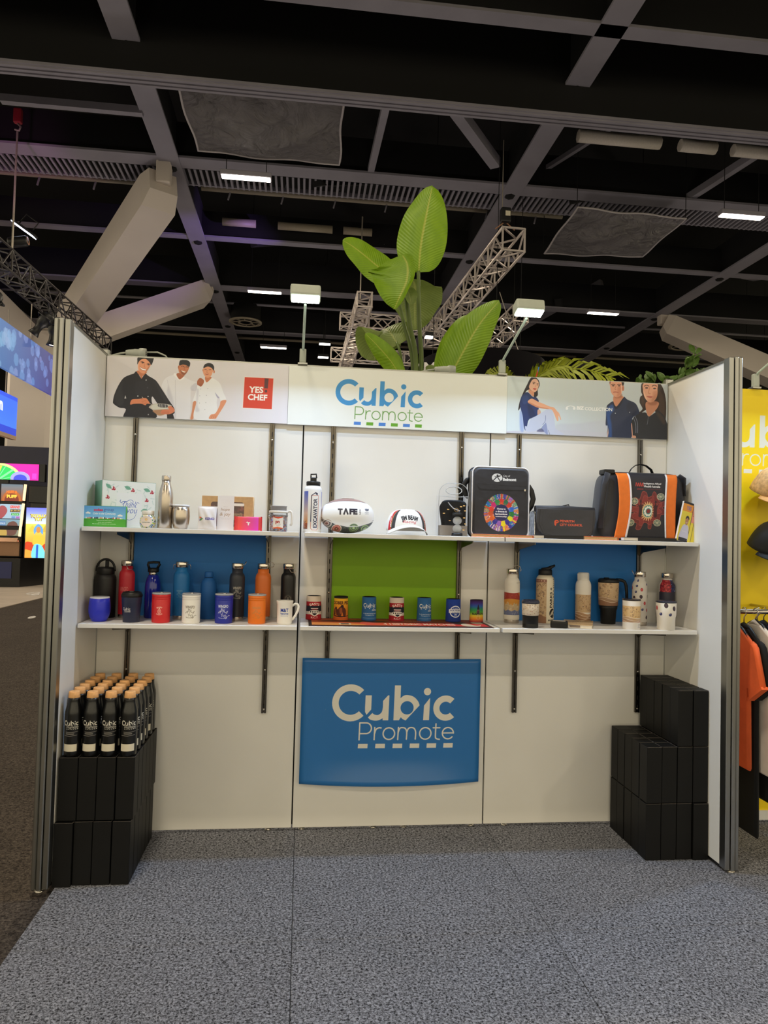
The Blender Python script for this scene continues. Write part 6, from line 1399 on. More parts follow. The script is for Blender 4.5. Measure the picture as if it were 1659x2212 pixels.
leaf(pl, [(1.69, .9, 3.22), (1.72, 1.0, 3.2), (1.73, 1.06, 3.08), (1.74, 1.08, 2.94)], .36, (1, .1, .1), m_leafu, .3, .03)
leaf(pl, [(1.60, .9, 2.78), (1.54, .98, 2.9), (1.49, 1.04, 2.90), (1.46, 1.08, 2.80), (1.47, 1.1, 2.72)], .34, (1, -.2, .5), m_leafu, .3, .03)
leaf(pl, [(1.61, .74, 2.52), (1.54, .72, 2.62), (1.45, .7, 2.71), (1.365, .7, 2.79)], .13, (.6, -.2, .8), m_leaf, .2, .02)
leaf(pl, [(1.87, .66, 2.48), (1.95, .62, 2.66), (2.06, .6, 2.86), (2.195, .6, 3.02)], .26, (.8, -.3, -.55), m_leaf, .35, .02, skew=.1)
leaf(pl, [(1.85, .72, 2.48), (1.88, .7, 2.66), (1.95, .68, 2.84), (2.02, .68, 2.94)], .17, (.75, -.5, -.5), m_leaf, .3, .02)
leaf(pl, [(1.83, .7, 2.5), (1.80, .76, 2.58), (1.77, .8, 2.62)], .09, (.2, -.3, .9), m_leafu, .3, .02, ny=12)
# palm
pa = thing('palm_plant', 'low palm with arching yellow-green fronds behind the right header', 'plant', (0, 0, 0))
m_palm = mat('palm_green', (150, 160, 44), .45, var=.2, scale=8)
lathe('pot', [(0, 0), (.14, 0), (.17, .4), (0, .4)], MATS['pot_grey'], pa, 24, (2.35, .75, 0))
tube('trunk', [(2.35, .75, .38), (2.35, .74, 1.4), (2.36, .7, 2.2)], .03, m_stem, pa)
def frond(pts, n, L0, spread):
    P = spline(pts, 10, False); g = G().tube(P.tolist(), .004, 5); N = len(P)-1
    for k in range(n):
        v = .12+.86*k/n; i = v*N; j = min(int(i), N-1); p = Vector(P[j]); t = (Vector(P[j+1])-p).normalized()
        up = Vector((0, 0, 1)); s = t.cross(Vector((0, -1, 0))).normalized()
        for q in (-1, 1):
            L = L0*(1-.6*abs(v-.4))*random.uniform(.85, 1.1); d = (t*.75+s*q*spread+Vector((0, -.25*random.random(), -.12))).normalized(); w = t.cross(d).cross(d).normalized()*.008
            a, b_ = p, p+d*L*.55+Vector((0, 0, .012)); c = p+d*L+Vector((0, 0, -.03))
            vs = [g.bm.verts.new(x) for x in (a-w*.5, a+w*.5, b_+w, b_-w)]; g.face(vs); e = g.bm.verts.new(c); g.face([vs[3], vs[2], e])
    o = g.build('frond', m_palm, pa); o['kind'] = 'stuff'; return o
frond([(2.36, .7, 2.2), (2.38, .62, 2.42), (2.50, .52, 2.555), (2.68, .42, 2.565), (2.86, .36, 2.50)], 24, .17, .55)
frond([(2.36, .7, 2.2), (2.36, .64, 2.40), (2.42, .56, 2.52), (2.50, .5, 2.58), (2.58, .46, 2.60)], 18, .14, .5)
frond([(2.35, .7, 2.2), (2.32, .64, 2.40), (2.25, .56, 2.50), (2.17, .48, 2.53), (2.10, .44, 2.50)], 18, .12, .55)
frond([(2.35, .7, 2.2), (2.30, .66, 2.42), (2.26, .6, 2.52), (2.2, .52, 2.57)], 14, .12, .5)
# shrubs
m_shr = leaf_mat('shrub_leaf', (70, 104, 40), (110, 142, 66), (126, 150, 84))
lg = G().grid(lambda u, v: Vector(((2*u-1)*.021*(sin(pi*v)**.7 if 0 < v < 1 else 0), -.012*(2*u-1)**2+.01*sin(pi*v), v*.075)), 4, 8)
leaf0 = lg.build('leaf', m_shr); leaf_used = False
def shrub(lb, base, tips, n, seed, sc=1.0):
    global leaf_used
    r = thing('leafy_shrub', lb, 'shrub', (0, 0, 0)); rnd = random.Random(seed)
    lathe('pot', [(0, 0), (.1, 0), (.13, .3), (0, .3)], MATS['pot_grey'], r, 20, (base[0], base[1]+.1, 0))
    for tp in tips:
        P = spline([(base[0], base[1]+.1, .28), (base[0], base[1]+.06, 1.4), ((base[0]*2+tp[0])/3, base[1]+.02, 2.25), tp], 8, False); tube('stem', P.tolist(), .006, m_stem, r, n=6)
        for k in range(n):
            i = int(len(P)*(.74+.26*k/n)); p = P[min(i, len(P)-1)]
            c = leaf0 if not leaf_used else leaf0.copy()
            if leaf_used: COL.objects.link(c)
            leaf_used = True; c.parent = r; c.location = p; c.rotation_euler = (rnd.uniform(-.2, 1.2), rnd.uniform(-1.2, 1.2), rnd.uniform(-pi, pi)); q = sc*rnd.uniform(.8, 1.25); c.scale = (q, q, q)
shrub('dark leafy shrub standing tallest behind the right end of the back wall', (3.38, .6), [(3.44, .5, 2.73), (3.39, .5, 2.66), (3.34, .5, 2.58), (3.52, .5, 2.62), (3.58, .45, 2.54), (3.46, .46, 2.6), (3.30, .5, 2.52)], 13, 3, .8)
shrub('small bright leafy shrub peeking over the polo header', (3.06, .4), [(3.02, .3, 2.50), (3.08, .3, 2.50), (3.15, .3, 2.51), (2.97, .3, 2.47), (3.2, .3, 2.48)], 10, 5, .85)
shrub('leaf sprig showing above the yellow wall', (3.62, .4), [(3.60, .3, 2.47), (3.70, .3, 2.44)], 4, 8, .8)

# ================================================================ trusses, rigging
m_truss = mat('truss_aluminium', (206, 196, 190), .4, .6, var=.05); m_trussb = mat('truss_black', (46, 42, 42), .45, var=.1)
def truss(lb, A, B, s, m, rad_=.025, bay=None, grp=None):
    A, B = Vector(A), Vector(B); L_ = (B-A).length; t = (B-A).normalized(); up = Vector((0, 0, 1)); x = t.cross(up).normalized()
    r = thing('lighting_truss', lb, 'truss', A, group=grp); y = x.cross(t); h = s/2
    off = [x*a*h+y*b*h for a, b in ((-1, -1), (1, -1), (1, 1), (-1, 1))]
    for o in off: G().tube([o, o+t*L_], rad_, 8).build('chord', m, r)
    n = max(2, int(L_/(bay or s))); g = G()
    for i in range(n):
        a, b = t*(L_*i/n), t*(L_*(i+1)/n)
        for k in range(4):
            o1, o2 = off[k], off[(k+1) % 4]
            g.bar(o1+a if i % 2 else o2+a, o2+b if i % 2 else o1+b, rad_*1.1, rad_*1.1)
            if i % 2 == 0: g.bar(o1+a, o2+a, rad_*1.2, rad_*1.2)
    for k in range(4): g.bar(off[k]+t*L_, off[(k+1) % 4]+t*L_, rad_*1.2, rad_*1.2)
    g.build('bracing', m, r)['kind'] = 'stuff'
    for f in ((.15, .8) if grp else ()): p = t*(L_*f); G().bar(p+Vector((0, 0, h)), Vector((p.x, p.y, 12.49-A.z)), .012, .012).build('suspension_cable', m_black, r)
    return r
truss('white box truss running away above the right arm floodlight', (5.04, 10.0, 7.53), (4.7, 17.2, 7.45), .46, m_truss, .028)
truss('white box truss running away left of the banana leaves', (2.38, 13.7, 7.37), (2.30, 24, 7.35), .36, m_truss, .024)
truss('white cross truss behind the banana leaves, the upper of two', (1.87, 15.6, 7.36), (4.6, 15.6, 7.36), .38, m_truss, .024)
truss('white cross truss behind the banana leaves, the lower of two', (1.78, 19.6, 7.45), (4.6, 19.6, 7.45), .38, m_truss, .024)
truss('white box truss beside the right arm floodlight', (6.62, 14.6, 7.55), (6.3, 17.6, 7.3), .42, m_truss, .025, None, 'short hung trusses')
truss('black box truss above the blue bokeh banner', (-5.0, 9.0, 6.66), (-5.0, 18.1, 6.97), .44, m_trussb, .022, .45)
m_cable = mat('rigging_wire', (150, 142, 132), .5, .5)
def wire(lb, pts, r=.008, m=None, name='rigging_wire'): return tag(tube(name, pts, r, m or m_cable, None, n=5), lb, 'wire')
wire('thin hoist wire dropping to the near end of the right truss', [(4.85, 10.2, 7.8), (4.85, 10.2, 9.65)], .01)
wire('chain dropping to the left white truss beside the banana leaf', [(2.3, 14.2, 7.5), (2.3, 14.2, 9.66)], .018)
wire('wire from the ceiling to the round hanging sign', [(5.9, 12.0, 5.51), (5.35, 12.1, 7.2)], .01)
wire('steel chain from a red hook down to the black truss', [(-5.0, 11.35, 6.95), (-5.0, 11.35, 9.58)], .02)
t = thing('chain_hoist', 'red hook block hanging under the roof at the upper left', 'hoist', (-5.0, 11.35, 9.7))
box('block', (0, 0, .2), (.16, .12, .3), mat('hoist_red', (120, 30, 34), .5), t, .03, 2); tube('hook', [(0, 0, .05), (.06, 0, -.02), (.03, 0, -.1), (-.05, 0, -.08)], .02, m_cable, t)
t = thing('chain_hoist', 'black motor hoist above the near end of the right truss', 'hoist', (4.9, 10.15, 7.84))
box('motor', (0, 0, .22), (.2, .18, .3), m_blk, t, .03, 2); box('label', (.03, -.092, .24), (.1, .004, .1), mat('hoist_label', (206, 198, 176), .5), t); tube('sling', [(-.2, 0, -.06), (-.03, 0, .08), (.03, 0, .08), (.2, 0, -.06)], .012, mat('sling_tan', (150, 110, 80), .7), t)
def stage_lamp(lb, loc, rot, L_=.58, r=.13, clamp=None):
    t = thing('stage_lamp', lb, 'stage light', loc, rot)
    lathe('body', [(0, 0), (r*.8, 0), (r, .05), (r, L_*.45), (r*.85, L_*.5), (r*.62, L_*.6), (r*.62, L_*.8), (r*.95, L_), (r*.9, L_), (0, L_*.97)], m_blk, t, 20)
    lathe('lens', [(0, L_*.985), (r*.8, L_*.98), (0, L_*.99)], mat('lens_glow', (255, 246, 232), .2, emit=1.6, var=0), t, 16)
    if clamp: I = (Matrix.Translation(loc) @ Euler(rot).to_matrix().to_4x4()).inverted(); tube('clamp', [I @ Vector(clamp), I @ (Vector(clamp)*.3+Vector(loc)*.7+Vector((0, 0, .08))), (0, 0, .04)], .022, m_blk, t, n=6)
    tube('yoke', [(-r*1.1, 0, L_*.3), (-r*1.1, -r*1.2, L_*.2), (r*1.1, -r*1.2, L_*.2), (r*1.1, 0, L_*.3)], .015, m_blk, t, n=6, flat=1.6)
    return t
stage_lamp('black stage lamp hanging under the black truss, the left of two', (-4.61, 12.5, 6.2), (0, rad(216), 0), clamp=(-4.79, 12.6, 6.5))
stage_lamp('black stage lamp hanging under the black truss, the right of two', (-4.66, 13.0, 6.2), (0, rad(186), 0), clamp=(-4.79, 13.1, 6.5))
stage_lamp('black stage lamp cut by the left picture edge under the truss', (-5.1, 11.0, 6.1), (rad(150), rad(10), 0))
t = thing('panel_lamp', 'slim bright white panel lamp hanging at the upper left', 'stage light', (-4.95, 11.75, 7.72), Euler((0, rad(34), 0)))
box('housing', (0, 0, .03), (.56, .2, .05), m_blk, t, .01); box('diffuser', (0, 0, 0), (.54, .18, .012), mat('cold_diffuser', (222, 232, 255), .4, emit=6, var=0), t); tube('yoke', [(-.15, 0, .05), (-.15, 0, .3), (.15, 0, .3), (.15, 0, .05)], .014, m_blk, t, n=6)
t = thing('stage_lamp', 'short black cylinder lamp on top of the black truss', 'stage light', (-5.15, 11.55, 7.35), (0, rad(80), 0)); lathe('body', [(0, 0), (.1, 0), (.11, .04), (.11, .34), (.09, .38), (0, .38)], m_blk, t, 20); lathe('ring', [(.06, .381), (.07, .385), (.08, .381)], mat('tan_ring', (190, 130, 100), .5), t, 16)
# coloured uplight on the left truss
def uplight(loc, to, ang, power, col):
    l = bpy.data.lights.new('purple_uplight', 'SPOT'); l.energy = power; l.color = col; l.spot_size = rad(ang); l.spot_blend = .8; l.shadow_soft_size = .1
    lo = bpy.data.objects.new('purple_uplight', l); COL.objects.link(lo); lo.location = loc; lo.rotation_euler = (Vector(to)-lo.location).to_track_quat('-Z', 'Y').to_euler()
for x_, y_ in ((-4, 7), (2.5, 7), (9, 7), (-4, 13), (3, 17), (11, 14), (2, 19), (-11, 14)):  # added upward fill lamps without fixtures, brightening the ceiling and columns
    area_lamp('added_ceiling_fill', (x_, y_, 3.2), (x_, y_, 9), 1.5, 1.5, 42, (1, .9, .8))
uplight((2.2, 13.6, 7.7), (-2.2, 16.5, 9.6), 44, 750, (.45, .25, 1.0)); uplight((-5.0, 9.3, 7.1), (-5.6, 12.2, 9.6), 50, 160, (.8, .25, .7))
# round hanging sign
t = thing('hanging_sign', 'round black hanging sign with a white letter and a red and blue emblem', 'hanging sign', (4.95, 12.0, 4.2))
cv = Cv('cylsign', 1600, 300, (17, 16, 19)); 
cv.curve([(963, 250), (971, 180), (979, 120), (995, 90)], 20, (206, 60, 50)); cv.sp([(957, 120), (977, 80), (995, 74), (985, 140), (969, 180)], (206, 60, 50)); cv.sp([(995, 74), (1011, 60), (1029, 80), (1033, 130), (1017, 110), (1013, 190), (1003, 190)], (70, 130, 206)); cv.line([(965, 190), (961, 300)], 16, (214, 110, 80))
G().lathe([(1.38, 0), (1.4, .02), (1.4, 1.28), (1.38, 1.3), (0, 1.3)], 64).build('drum', print_mat(cv, .9), t); t.children[0].data.materials[0].node_tree.nodes['Principled BSDF'].inputs['Specular IOR Level'].default_value = .05
def letter(ch, h, m, parent, loc, rot=(pi/2, 0, 0), d=.03):
    T = text_tris(ch, .03); mn = T.reshape(-1, 2).min(0); mx = T.reshape(-1, 2).max(0); k = h/(mx[1]-mn[1]); g = G()
    for tr in T:
        a = [g.bm.verts.new(((p[0]-(mn[0]+mx[0])/2)*k, (p[1]-mn[1])*k, 0)) for p in tr]; g.face(a)
    bmesh.ops.remove_doubles(g.bm, verts=list(g.bm.verts), dist=1e-5)
    r = bmesh.ops.extrude_face_region(g.bm, geom=list(g.bm.faces)); bmesh.ops.translate(g.bm, verts=[v for v in r['geom'] if isinstance(v, bmesh.types.BMVert)], vec=(0, 0, d))
    return g.build('letter', m, parent, loc, rot)
letter('M', .26, mat('letter_white', (206, 202, 200), .5), t, (-1.36, -.95, .76), (pi/2, 0, rad(-20))); letter('O', .26, MATS['letter_white'], t, (-1.62, -.95, .72), (pi/2, 0, rad(-20)))
box('letter_rail', (-1.42, -.92, .68), (.9, .03, .03), m_blk, t); box('letter_arm', (-1.1, -.7, .68), (.03, .5, .03), m_blk, t)
for a in (.5, 2.6, 4.7): G().bar((1.2*cos(a), 1.2*sin(a), 1.3), (1.2*cos(a), 1.2*sin(a), 8.2), .012, .012).build('hanging_cable', m_black, t)
# tarpaulins
m_tarp = bpy.data.materials.new('plastic_sheet'); m_tarp.use_nodes = True; nt = m_tarp.node_tree; b = nt.nodes['Principled BSDF']
b.inputs['Base Color'].default_value = s2l((128, 124, 126)); b.inputs['Roughness'].default_value = .3; b.inputs['Alpha'].default_value = .72
tc = nn(nt, 'ShaderNodeTexCoord'); n1 = nn(nt, 'ShaderNodeTexNoise'); n1.inputs['Scale'].default_value = 2.2; n1.inputs['Detail'].default_value = 7; n1.inputs['Distortion'].default_value = 1.5; bp = nn(nt, 'ShaderNodeBump'); bp.inputs['Strength'].default_value = 1.0; bp.inputs['Distance'].default_value = .3
nt.links.new(tc.outputs['Object'], n1.inputs['Vector']); nt.links.new(n1.outputs['Fac'], bp.inputs['Height']); nt.links.new(bp.outputs['Normal'], b.inputs['Normal'])
def tarp(lb, c, sag, seed):
    r = thing('plastic_sheet', lb, 'plastic sheet', tuple(sum(p[i] for p in c)/4 for i in range(3))); o = r.location; rnd = random.Random(seed); ph = [rnd.uniform(0, 6) for _ in range(4)]
    def f(u, v):
        p = Vector(c[0])*(1-u)*(1-v)+Vector(c[1])*u*(1-v)+Vector(c[2])*u*v+Vector(c[3])*(1-u)*v
        p.z += -sag*sin(pi*u)*sin(pi*v)+sin(pi*u)*sin(pi*v)*(.07*sin(u*9+v*6+ph[0])*sin(v*7+ph[1])+.05*sin(u*17+v*13+ph[2]))+.015*sin(u*14+ph[1]); p.x += .02*sin(v*8+ph[3]); p.y += .03*sin(u*7+ph[1]); return p-o
    G().grid(f, 40, 30).build('sheet', m_tarp, r)
    e = [f(i/20, 0) for i in range(21)]+[f(1, i/14) for i in range(1, 15)]+[f(1-i/20, 1) for i in range(1, 21)]+[f(0, 1-i/14) for i in range(1, 14)]
    for p in c: G().bar(Vector(p)-o, Vector((p[0], p[1], 12.45))-o, .012, .012).build('hanging_cord', m_black, r)
    tube('hem', e, .022, mat('sheet_hem', (176, 170, 172), .4), r, n=6, closed=True)
tarp('plastic sheet hung under the roof at the upper left, above a batten light', [(-1.36, 8.65, 9.2), (1.5, 8.7, 9.2), (1.54, 10.6, 9.05), (-1.25, 10.5, 9.05)], .2, 1)
tarp('plastic sheet hung under the roof on the right', [(6.95, 11.55, 9.05), (9.62, 11.7, 9.05), (9.6, 13.8, 8.98), (7.0, 13.95, 8.95)], .22, 2)

# ================================================================ hall lights and vents
fl_first = None
def hall_light(x, y, lb, z=8.7, w=.95, power=None):
    global fl_first
    if fl_first is None:
        t = thing('batten_light', lb, 'ceiling light', (x, y, z)); box('housing', (0, 0, .06), (1.02, .2, .1), m_flange, t, .01); box('diffuser', (0, 0, 0), (.97, .17, .02), m_led, t, .004)
        for s in (-.4, .4): tube('hanger', [(s, 0, .1), (s, 0, 3.8)], .008, m_black, t, n=5)
        fl_first = t
    else: t = copy_tree(fl_first); t.location = (x, y, z); t['label'] = lb
    area_lamp('batten_glow', (x, y, z-.03), (x, y, 0), .95, .16, power or HALL_POWER, WARM)
hall_light(-.33, 10.75, 'long batten light under the roof, upper left below the plastic sheet'); hall_light(10.34, 10.68, 'long batten light under the roof at the right picture edge')
hall_light(-.31, 17.62, 'batten light above the left arm floodlight'); hall_light(10.2, 17.6, 'batten light right of the right arm floodlight, above the leaning column'); hall_light(-.3, 24.0, 'small distant batten light left of the left arm floodlight'); hall_light(19.5, 23.8, 'small distant batten light above the yellow wall')
bl = thing('batten_light', 'unseen rows of batten lights over the visitors', 'ceiling light', (0, 0, 0)) if False else None
for y in (3.9, -2.9, -9.7, -16.5):
    for x in (-10.95, -.33, 10.34): area_lamp('batten_glow', (x, y, 8.67), (x, y, 0), .95, .16, HALL_POWER, WARM)
for y in (10.7, 17.6): area_lamp('batten_glow', (-10.95, y, 8.67), (-10.95, y, 0), .95, .16, HALL_POWER, WARM)
def small_flood(lb, loc, w=.36, up=.25):
    t = thing('hall_floodlight', lb, 'floodlight', loc); box('housing', (0, 0, .08), (w, .2, .12), m_blk, t, .01); box('diffuser', (0, -.03, 0), (w*.96, .2, .03), mat('flood_glow', (255, 250, 240), .4, emit=7, var=0), t); tube('bracket', [(0, 0, .14), (0, 0, up)], .015, m_blk, t, n=5)
small_flood('bright floodlight hanging on the upper cross truss behind the leaves', (3.47, 15.42, 7.0), .3); small_flood('bright floodlight beside the near truss end behind the right leaf', (4.3, 15.42, 7.0), .22)
small_flood('small distant floodlight right of the left arm floodlight, upper of two', (1.64, 22.7, 8.6), .42, 3.85); small_flood('small distant floodlight right of the left arm floodlight, lower of two', (1.64, 24.7, 8.6), .42, 3.85)
small_flood('distant floodlight under the blue banner at the left picture edge', (-9.2, 20.5, 5.9), .5, 6.6)
def vent(lb, x, y, z, r):
    t = thing('round_vent', lb, 'air vent', (x, y, z))
    lathe('rim', [(r*.8, .02), (r*.82, -.02), (r, 0), (r*1.0, .04), (r*.8, .04)], m_pipe, t, 40); lathe('inner_ring', [(r*.32, .0), (r*.4, -.02), (r*.46, .0), (r*.4, .04), (r*.32, .0)], m_pipe, t, 32); lathe('duct', [(r*.9, .05), (r*.9, .6), (0, .6)], m_black, t, 32)
    g = G()
    for k in range(8): g.bar((r*.44*cos(k*pi/4), r*.44*sin(k*pi/4), .02), (r*.82*cos(k*pi/4), r*.82*sin(k*pi/4), .02), .04, .03)
    g.build('spokes', m_pipe, t)
vent('round ceiling vent left of the left arm floodlight', -1.3, 22.9, 9.3, .6); vent('round ceiling vent behind the right leaning column', 15.8, 22.6, 9.3, .68)

# ================================================================ stand on the left: screens, banner
m_navy = mat('navy_wall', (50, 50, 66), .55, var=.05, scale=2); m_ink = mat('black_gloss', (16, 16, 18), .25, var=.05); m_inkblue = mat('ink_blue_panel', (36, 42, 88), .4, var=.05); m_bronze = mat('bronze_trim', (150, 116, 92), .35, .6, var=.05)
o = G().box((-9.4, 17.25, 1.88), (7.0, .3, 3.76)).build('wall_left_stand', m_navy); o['kind'] = 'structure'
o = G().prism([(-13, 0), (-6.1, 0), (-6.1, .72), (-13, .72)], 15.45, 17.0).build('plinth', m_ink); 
for v in o.data.vertices:
    if v.co.x > -7 and v.co.y > 16: v.co.x = -5.72
o['kind'] = 'structure'; box('front_panel', (-9.3, 15.44, .42), (6.0, .01, .42), m_inkblue, o)
cv = Cv('wheelscreen', 500, 210, (226, 30, 160)); cv.ell(110, 230, 240, 240, (236, 220, 140)); cv.ell(110, 230, 210, 210, (40, 190, 90)); 
for k in range(9): a = -pi+k*pi/8; cv.line([(110, 230), (110+210*cos(a), 230+210*sin(a))], 8 if k % 2 else 22, (120, 226, 150))
cv.poly([(110, 230), (60, 30), (160, 30)], (236, 190, 80)); cv.ell(110, 110, 26, 40, (200, 40, 60)); cv.ell(110, 130, 18, 22, (240, 236, 230)); cv.ell(330, 190, 90, 90, (150, 150, 226)); cv.ell(330, 200, 62, 62, (60, 70, 200)); cv.rect(440, 120, 480, 190, (240, 60, 190))
t = thing('wheel_screen', 'wide glowing pink screen showing a green prize wheel', 'screen', (-6.5, 15.9, 2.75)); G().prism([(-.72, 0), (.62, 0), (.62, .42), (-.72, .42)], -.06, .06, side=1).build('display', [print_mat(cv, .3, emit=1.2), m_ink], t)
box('casing', (.7, .02, .2), (.14, .14, .46), m_ink, t); box('stand', (-.3, .05, -.045), (.3, .08, .09), m_ink, t)
def screen(nm, parent, c, w, h, cv, tilt=0, emit=1.0):
    g = G().prism([(-w/2, -h/2), (w/2, -h/2), (w/2, h/2), (-w/2, h/2)], -.015, .015, side=1); return g.build(nm, [print_mat(cv, .25, emit=emit), m_ink], parent, c, (rad(tilt), 0, 0))
t = thing('gaming_machine', 'gaming machine with two stacked glowing screens on the dark plinth', 'gaming machine', (-6.58, 16.0, .72))
box('cabinet', (0, .12, .42), (.66, .5, .84), m_ink, t, .03); box('lower_door', (.0, -.14, .24), (.6, .03, .4), m_bronze, t, .01)
g = G().prism([(-.1, .42), (.42, .42), (.42, .47), (-.04, .52)], -.32, .32, Matrix.Rotation(rad(90), 4, 'Z') @ Matrix.Translation((-.3, 0, 0))); g.build('button_deck', m_bronze, t); box('touch_pad', (-.06, -.2, .53), (.3, .14, .02), m_ink, t); box('deck_lip', (0, -.33, .44), (.66, .03, .03), mat('lip_glow', (255, 150, 110), .4, emit=1.2, var=0), t)
box('screen_back', (0, .1, 1.25), (.62, .14, 1.36), m_ink, t, .02)
cv = Cv('topscreen', 300, 220, (130, 90, 80)); cv.vgrad((110, 130, 150), (150, 80, 50)); cv.ell(150, 200, 130, 120, (176, 100, 50)); cv.ell(150, 210, 100, 90, (120, 50, 40)); cv.text('HUFF &', 150, 100, 36, (226, 120, 50), w=150, bold=.05); cv.text('PUFF', 150, 160, 44, (250, 206, 80), w=140, bold=.06)
screen('top_screen', t, (0, -.0, 1.70), .54, .44, cv, 0, .8)
cv = Cv('mainscreen', 300, 440, (130, 176, 206)); cv.rect(0, 0, 300, 200, (150, 180, 206)); cv.sp([(0, 40), (70, 30), (110, 100), (60, 190), (0, 200)], (150, 70, 80)); cv.text('GRAND', 210, 36, 40, (226, 60, 50), w=140, bold=.05); cv.rect(150, 70, 290, 110, (70, 50, 40)); cv.text('$1,301.09', 220, 90, 24, (250, 220, 110), w=120); cv.rect(170, 124, 280, 156, (40, 150, 70)); cv.text('$674.38', 225, 140, 18, (230, 250, 230), w=84); cv.rect(180, 168, 230, 196, (90, 130, 200)); cv.rect(240, 168, 290, 196, (150, 90, 180)); cv.rect(0, 200, 300, 212, (40, 46, 60)); cv.vgrad((110, 150, 176), (120, 120, 100), 212, 440); cv.sp([(150, 260), (230, 240), (280, 300), (260, 420), (150, 430), (130, 340)], (96, 64, 60)); cv.sp([(0, 350), (110, 330), (140, 440), (0, 440)], (176, 150, 80)); cv.rect(10, 240, 110, 300, (90, 130, 176)); cv.text('BONUS', 60, 270, 24, (230, 236, 240), w=80)
screen('main_screen', t, (-.02, -.06, .98), .54, .84, cv, -12, .8)
for x, z0, z1, y in ((.29, .56, 1.42, -.06), (.29, 1.5, 1.93, .02)): G().bar((x, y-.1 if z0 < 1 else y, z0), (x+.02, y+.02, z1), .05, .06).build('edge_light', mat('edge_glow', (255, 214, 170), .4, emit=1.3, var=0), t)
t = thing('gaming_machine', 'dark unlit gaming machine behind the tall game poster screen', 'gaming machine', (-5.98, 16.2, .72))
box('cabinet', (0, 0, .5), (.5, .5, 1.0), m_ink, t, .02); box('top_display', (.03, .0, 1.68), (.56, .1, .46), m_ink, t, .015); box('neck', (0, .05, 1.25), (.4, .1, .5), m_ink, t); G().bar((.33, -.05, 1.46), (.34, -.05, 1.9), .02, .03).build('edge_light', mat('edge_glow_red', (255, 150, 110), .4, emit=1.0, var=0), t); G().bar((.25, -.12, 1.1), (.3, -.1, 1.4), .05, .04).build('edge_light', MATS['edge_glow'], t)
cv = Cv('poster_screen', 300, 620, (90, 120, 210)); cv.vgrad((100, 110, 226), (206, 226, 230), 0, 200); cv.vgrad((226, 206, 90), (206, 120, 40), 200, 620)
cv.poly([(20, 300), (80, 215), (150, 300)], (206, 180, 70)); cv.poly([(190, 300), (270, 160), (300, 200), (300, 300)], (190, 160, 60)); cv.sp([(0, 440), (80, 430), (160, 470), (300, 440), (300, 620), (0, 620)], (190, 60, 30)); cv.sp([(0, 520), (120, 540), (300, 520), (300, 620), (0, 620)], (226, 150, 60))
cv.text('TOTALLY', 150, 102, 48, (90, 60, 40), w=206, bold=.09); cv.text('TUT', 150, 144, 42, (90, 60, 40), w=104, bold=.09); cv.text('TOTALLY', 150, 100, 40, (250, 226, 90), w=190, bold=.06); cv.text('TUT', 150, 142, 36, (250, 226, 90), w=90, bold=.06)
cv.sp([(110, 330), (100, 260), (150, 200), (206, 250), (210, 330), (180, 300), (130, 300)], (90, 150, 220)); cv.ell(156, 272, 28, 38, (190, 130, 70)); cv.sp([(90, 440), (110, 350), (200, 350), (240, 400), (210, 470), (110, 460)], (226, 176, 60)); cv.sp([(110, 460), (206, 470), (250, 620), (90, 620)], (110, 200, 226)); cv.line([(150, 470), (150, 620)], 26, (40, 90, 190))
t = thing('poster_screen', 'tall glowing game poster screen in front of the dark machine', 'screen', (-5.75, 15.62, .74), rad(-4)); G().prism([(-.31, 0), (.31, 0), (.31, 1.29), (-.31, 1.29)], -.03, .03, side=1).build('display', [print_mat(cv, .25, emit=1.1), m_ink], t)
cv = Cv('bokeh', 1400, 420, (70, 90, 180)); cv.hgrad((70, 140, 206), (62, 52, 120)); rnd = random.Random(12)
for k in range(80):
    x, y, q = rnd.uniform(0, 1400), rnd.uniform(0, 420), rnd.uniform(16, 46); c = (140+rnd.uniform(-20, 20)-x*.03, 190-x*.05, 220-x*.01); a0 = rnd.uniform(0, 1); cv.poly([(x+q*cos(a0+i*pi/3.5), y+q*1.75*sin(a0+i*pi/3.5)) for i in range(7)], c, .55)
o = G().prism([(-2.6, -.47), (2.6, -.47), (2.6, .47), (-2.6, .47)], -.03, .03).build('bokeh_banner', [print_mat(cv, .5, emit=.45)], None, (-5.0, 11.85, 5.13), (0, 0, pi/2)); tag(o, 'long blue hanging banner with hexagon spots, hanging left of the left wall post', 'banner')
wire('wire holding the bokeh banner from the black truss', [(-5, 12.5, 5.6), (-5, 12.5, 6.4)], .01); wire('second wire holding the bokeh banner farther along the black truss', [(-5, 14.2, 5.6), (-5, 14.2, 6.5)], .01)
cv = Cv('bluebox', 600, 220, (70, 110, 236)); cv.vgrad((60, 100, 226), (70, 120, 250)); cv.rect(0, 180, 600, 220, (50, 70, 190)); cv.rect(0, 0, 600, 22, (50, 80, 206)); cv.text('n', 400, 80, 50, (240, 244, 250), bold=.05)
o = G().prism([(-1.5, -.5), (1.5, -.5), (1.5, .5), (-1.5, .5)], -.05, .05).build('blue_lightbox', [print_mat(cv, .5, emit=1.1)], None, (-6.52, 14.3, 4.38), (0, 0, pi/2)); tag(o, 'glowing blue light box sign at the left picture edge', 'light box')
box('lower_trim', (0, 0, -.55), (3.0, .12, .1), mat('cream_trim', (206, 176, 150), .6), o)
wire('white suspension wire above the blue light box', [(-6.5, 15.1, 4.88), (-6.5, 15.1, 7.0)], .012)
for i, (x, y, s) in enumerate(((-5.1, 13.6, .06), (-4.95, 13.3, .035))): tag(tube('floor_decal', [(x+s*2*cos(a*pi/8), y+s*4*sin(a*pi/8), .0) for a in range(16)], .012, MATS['letter_white'], None, n=5, closed=True), ('white ring mark on the pale floor by the plinth', 'tiny white mark beside the ring on the pale floor')[i], 'floor mark')
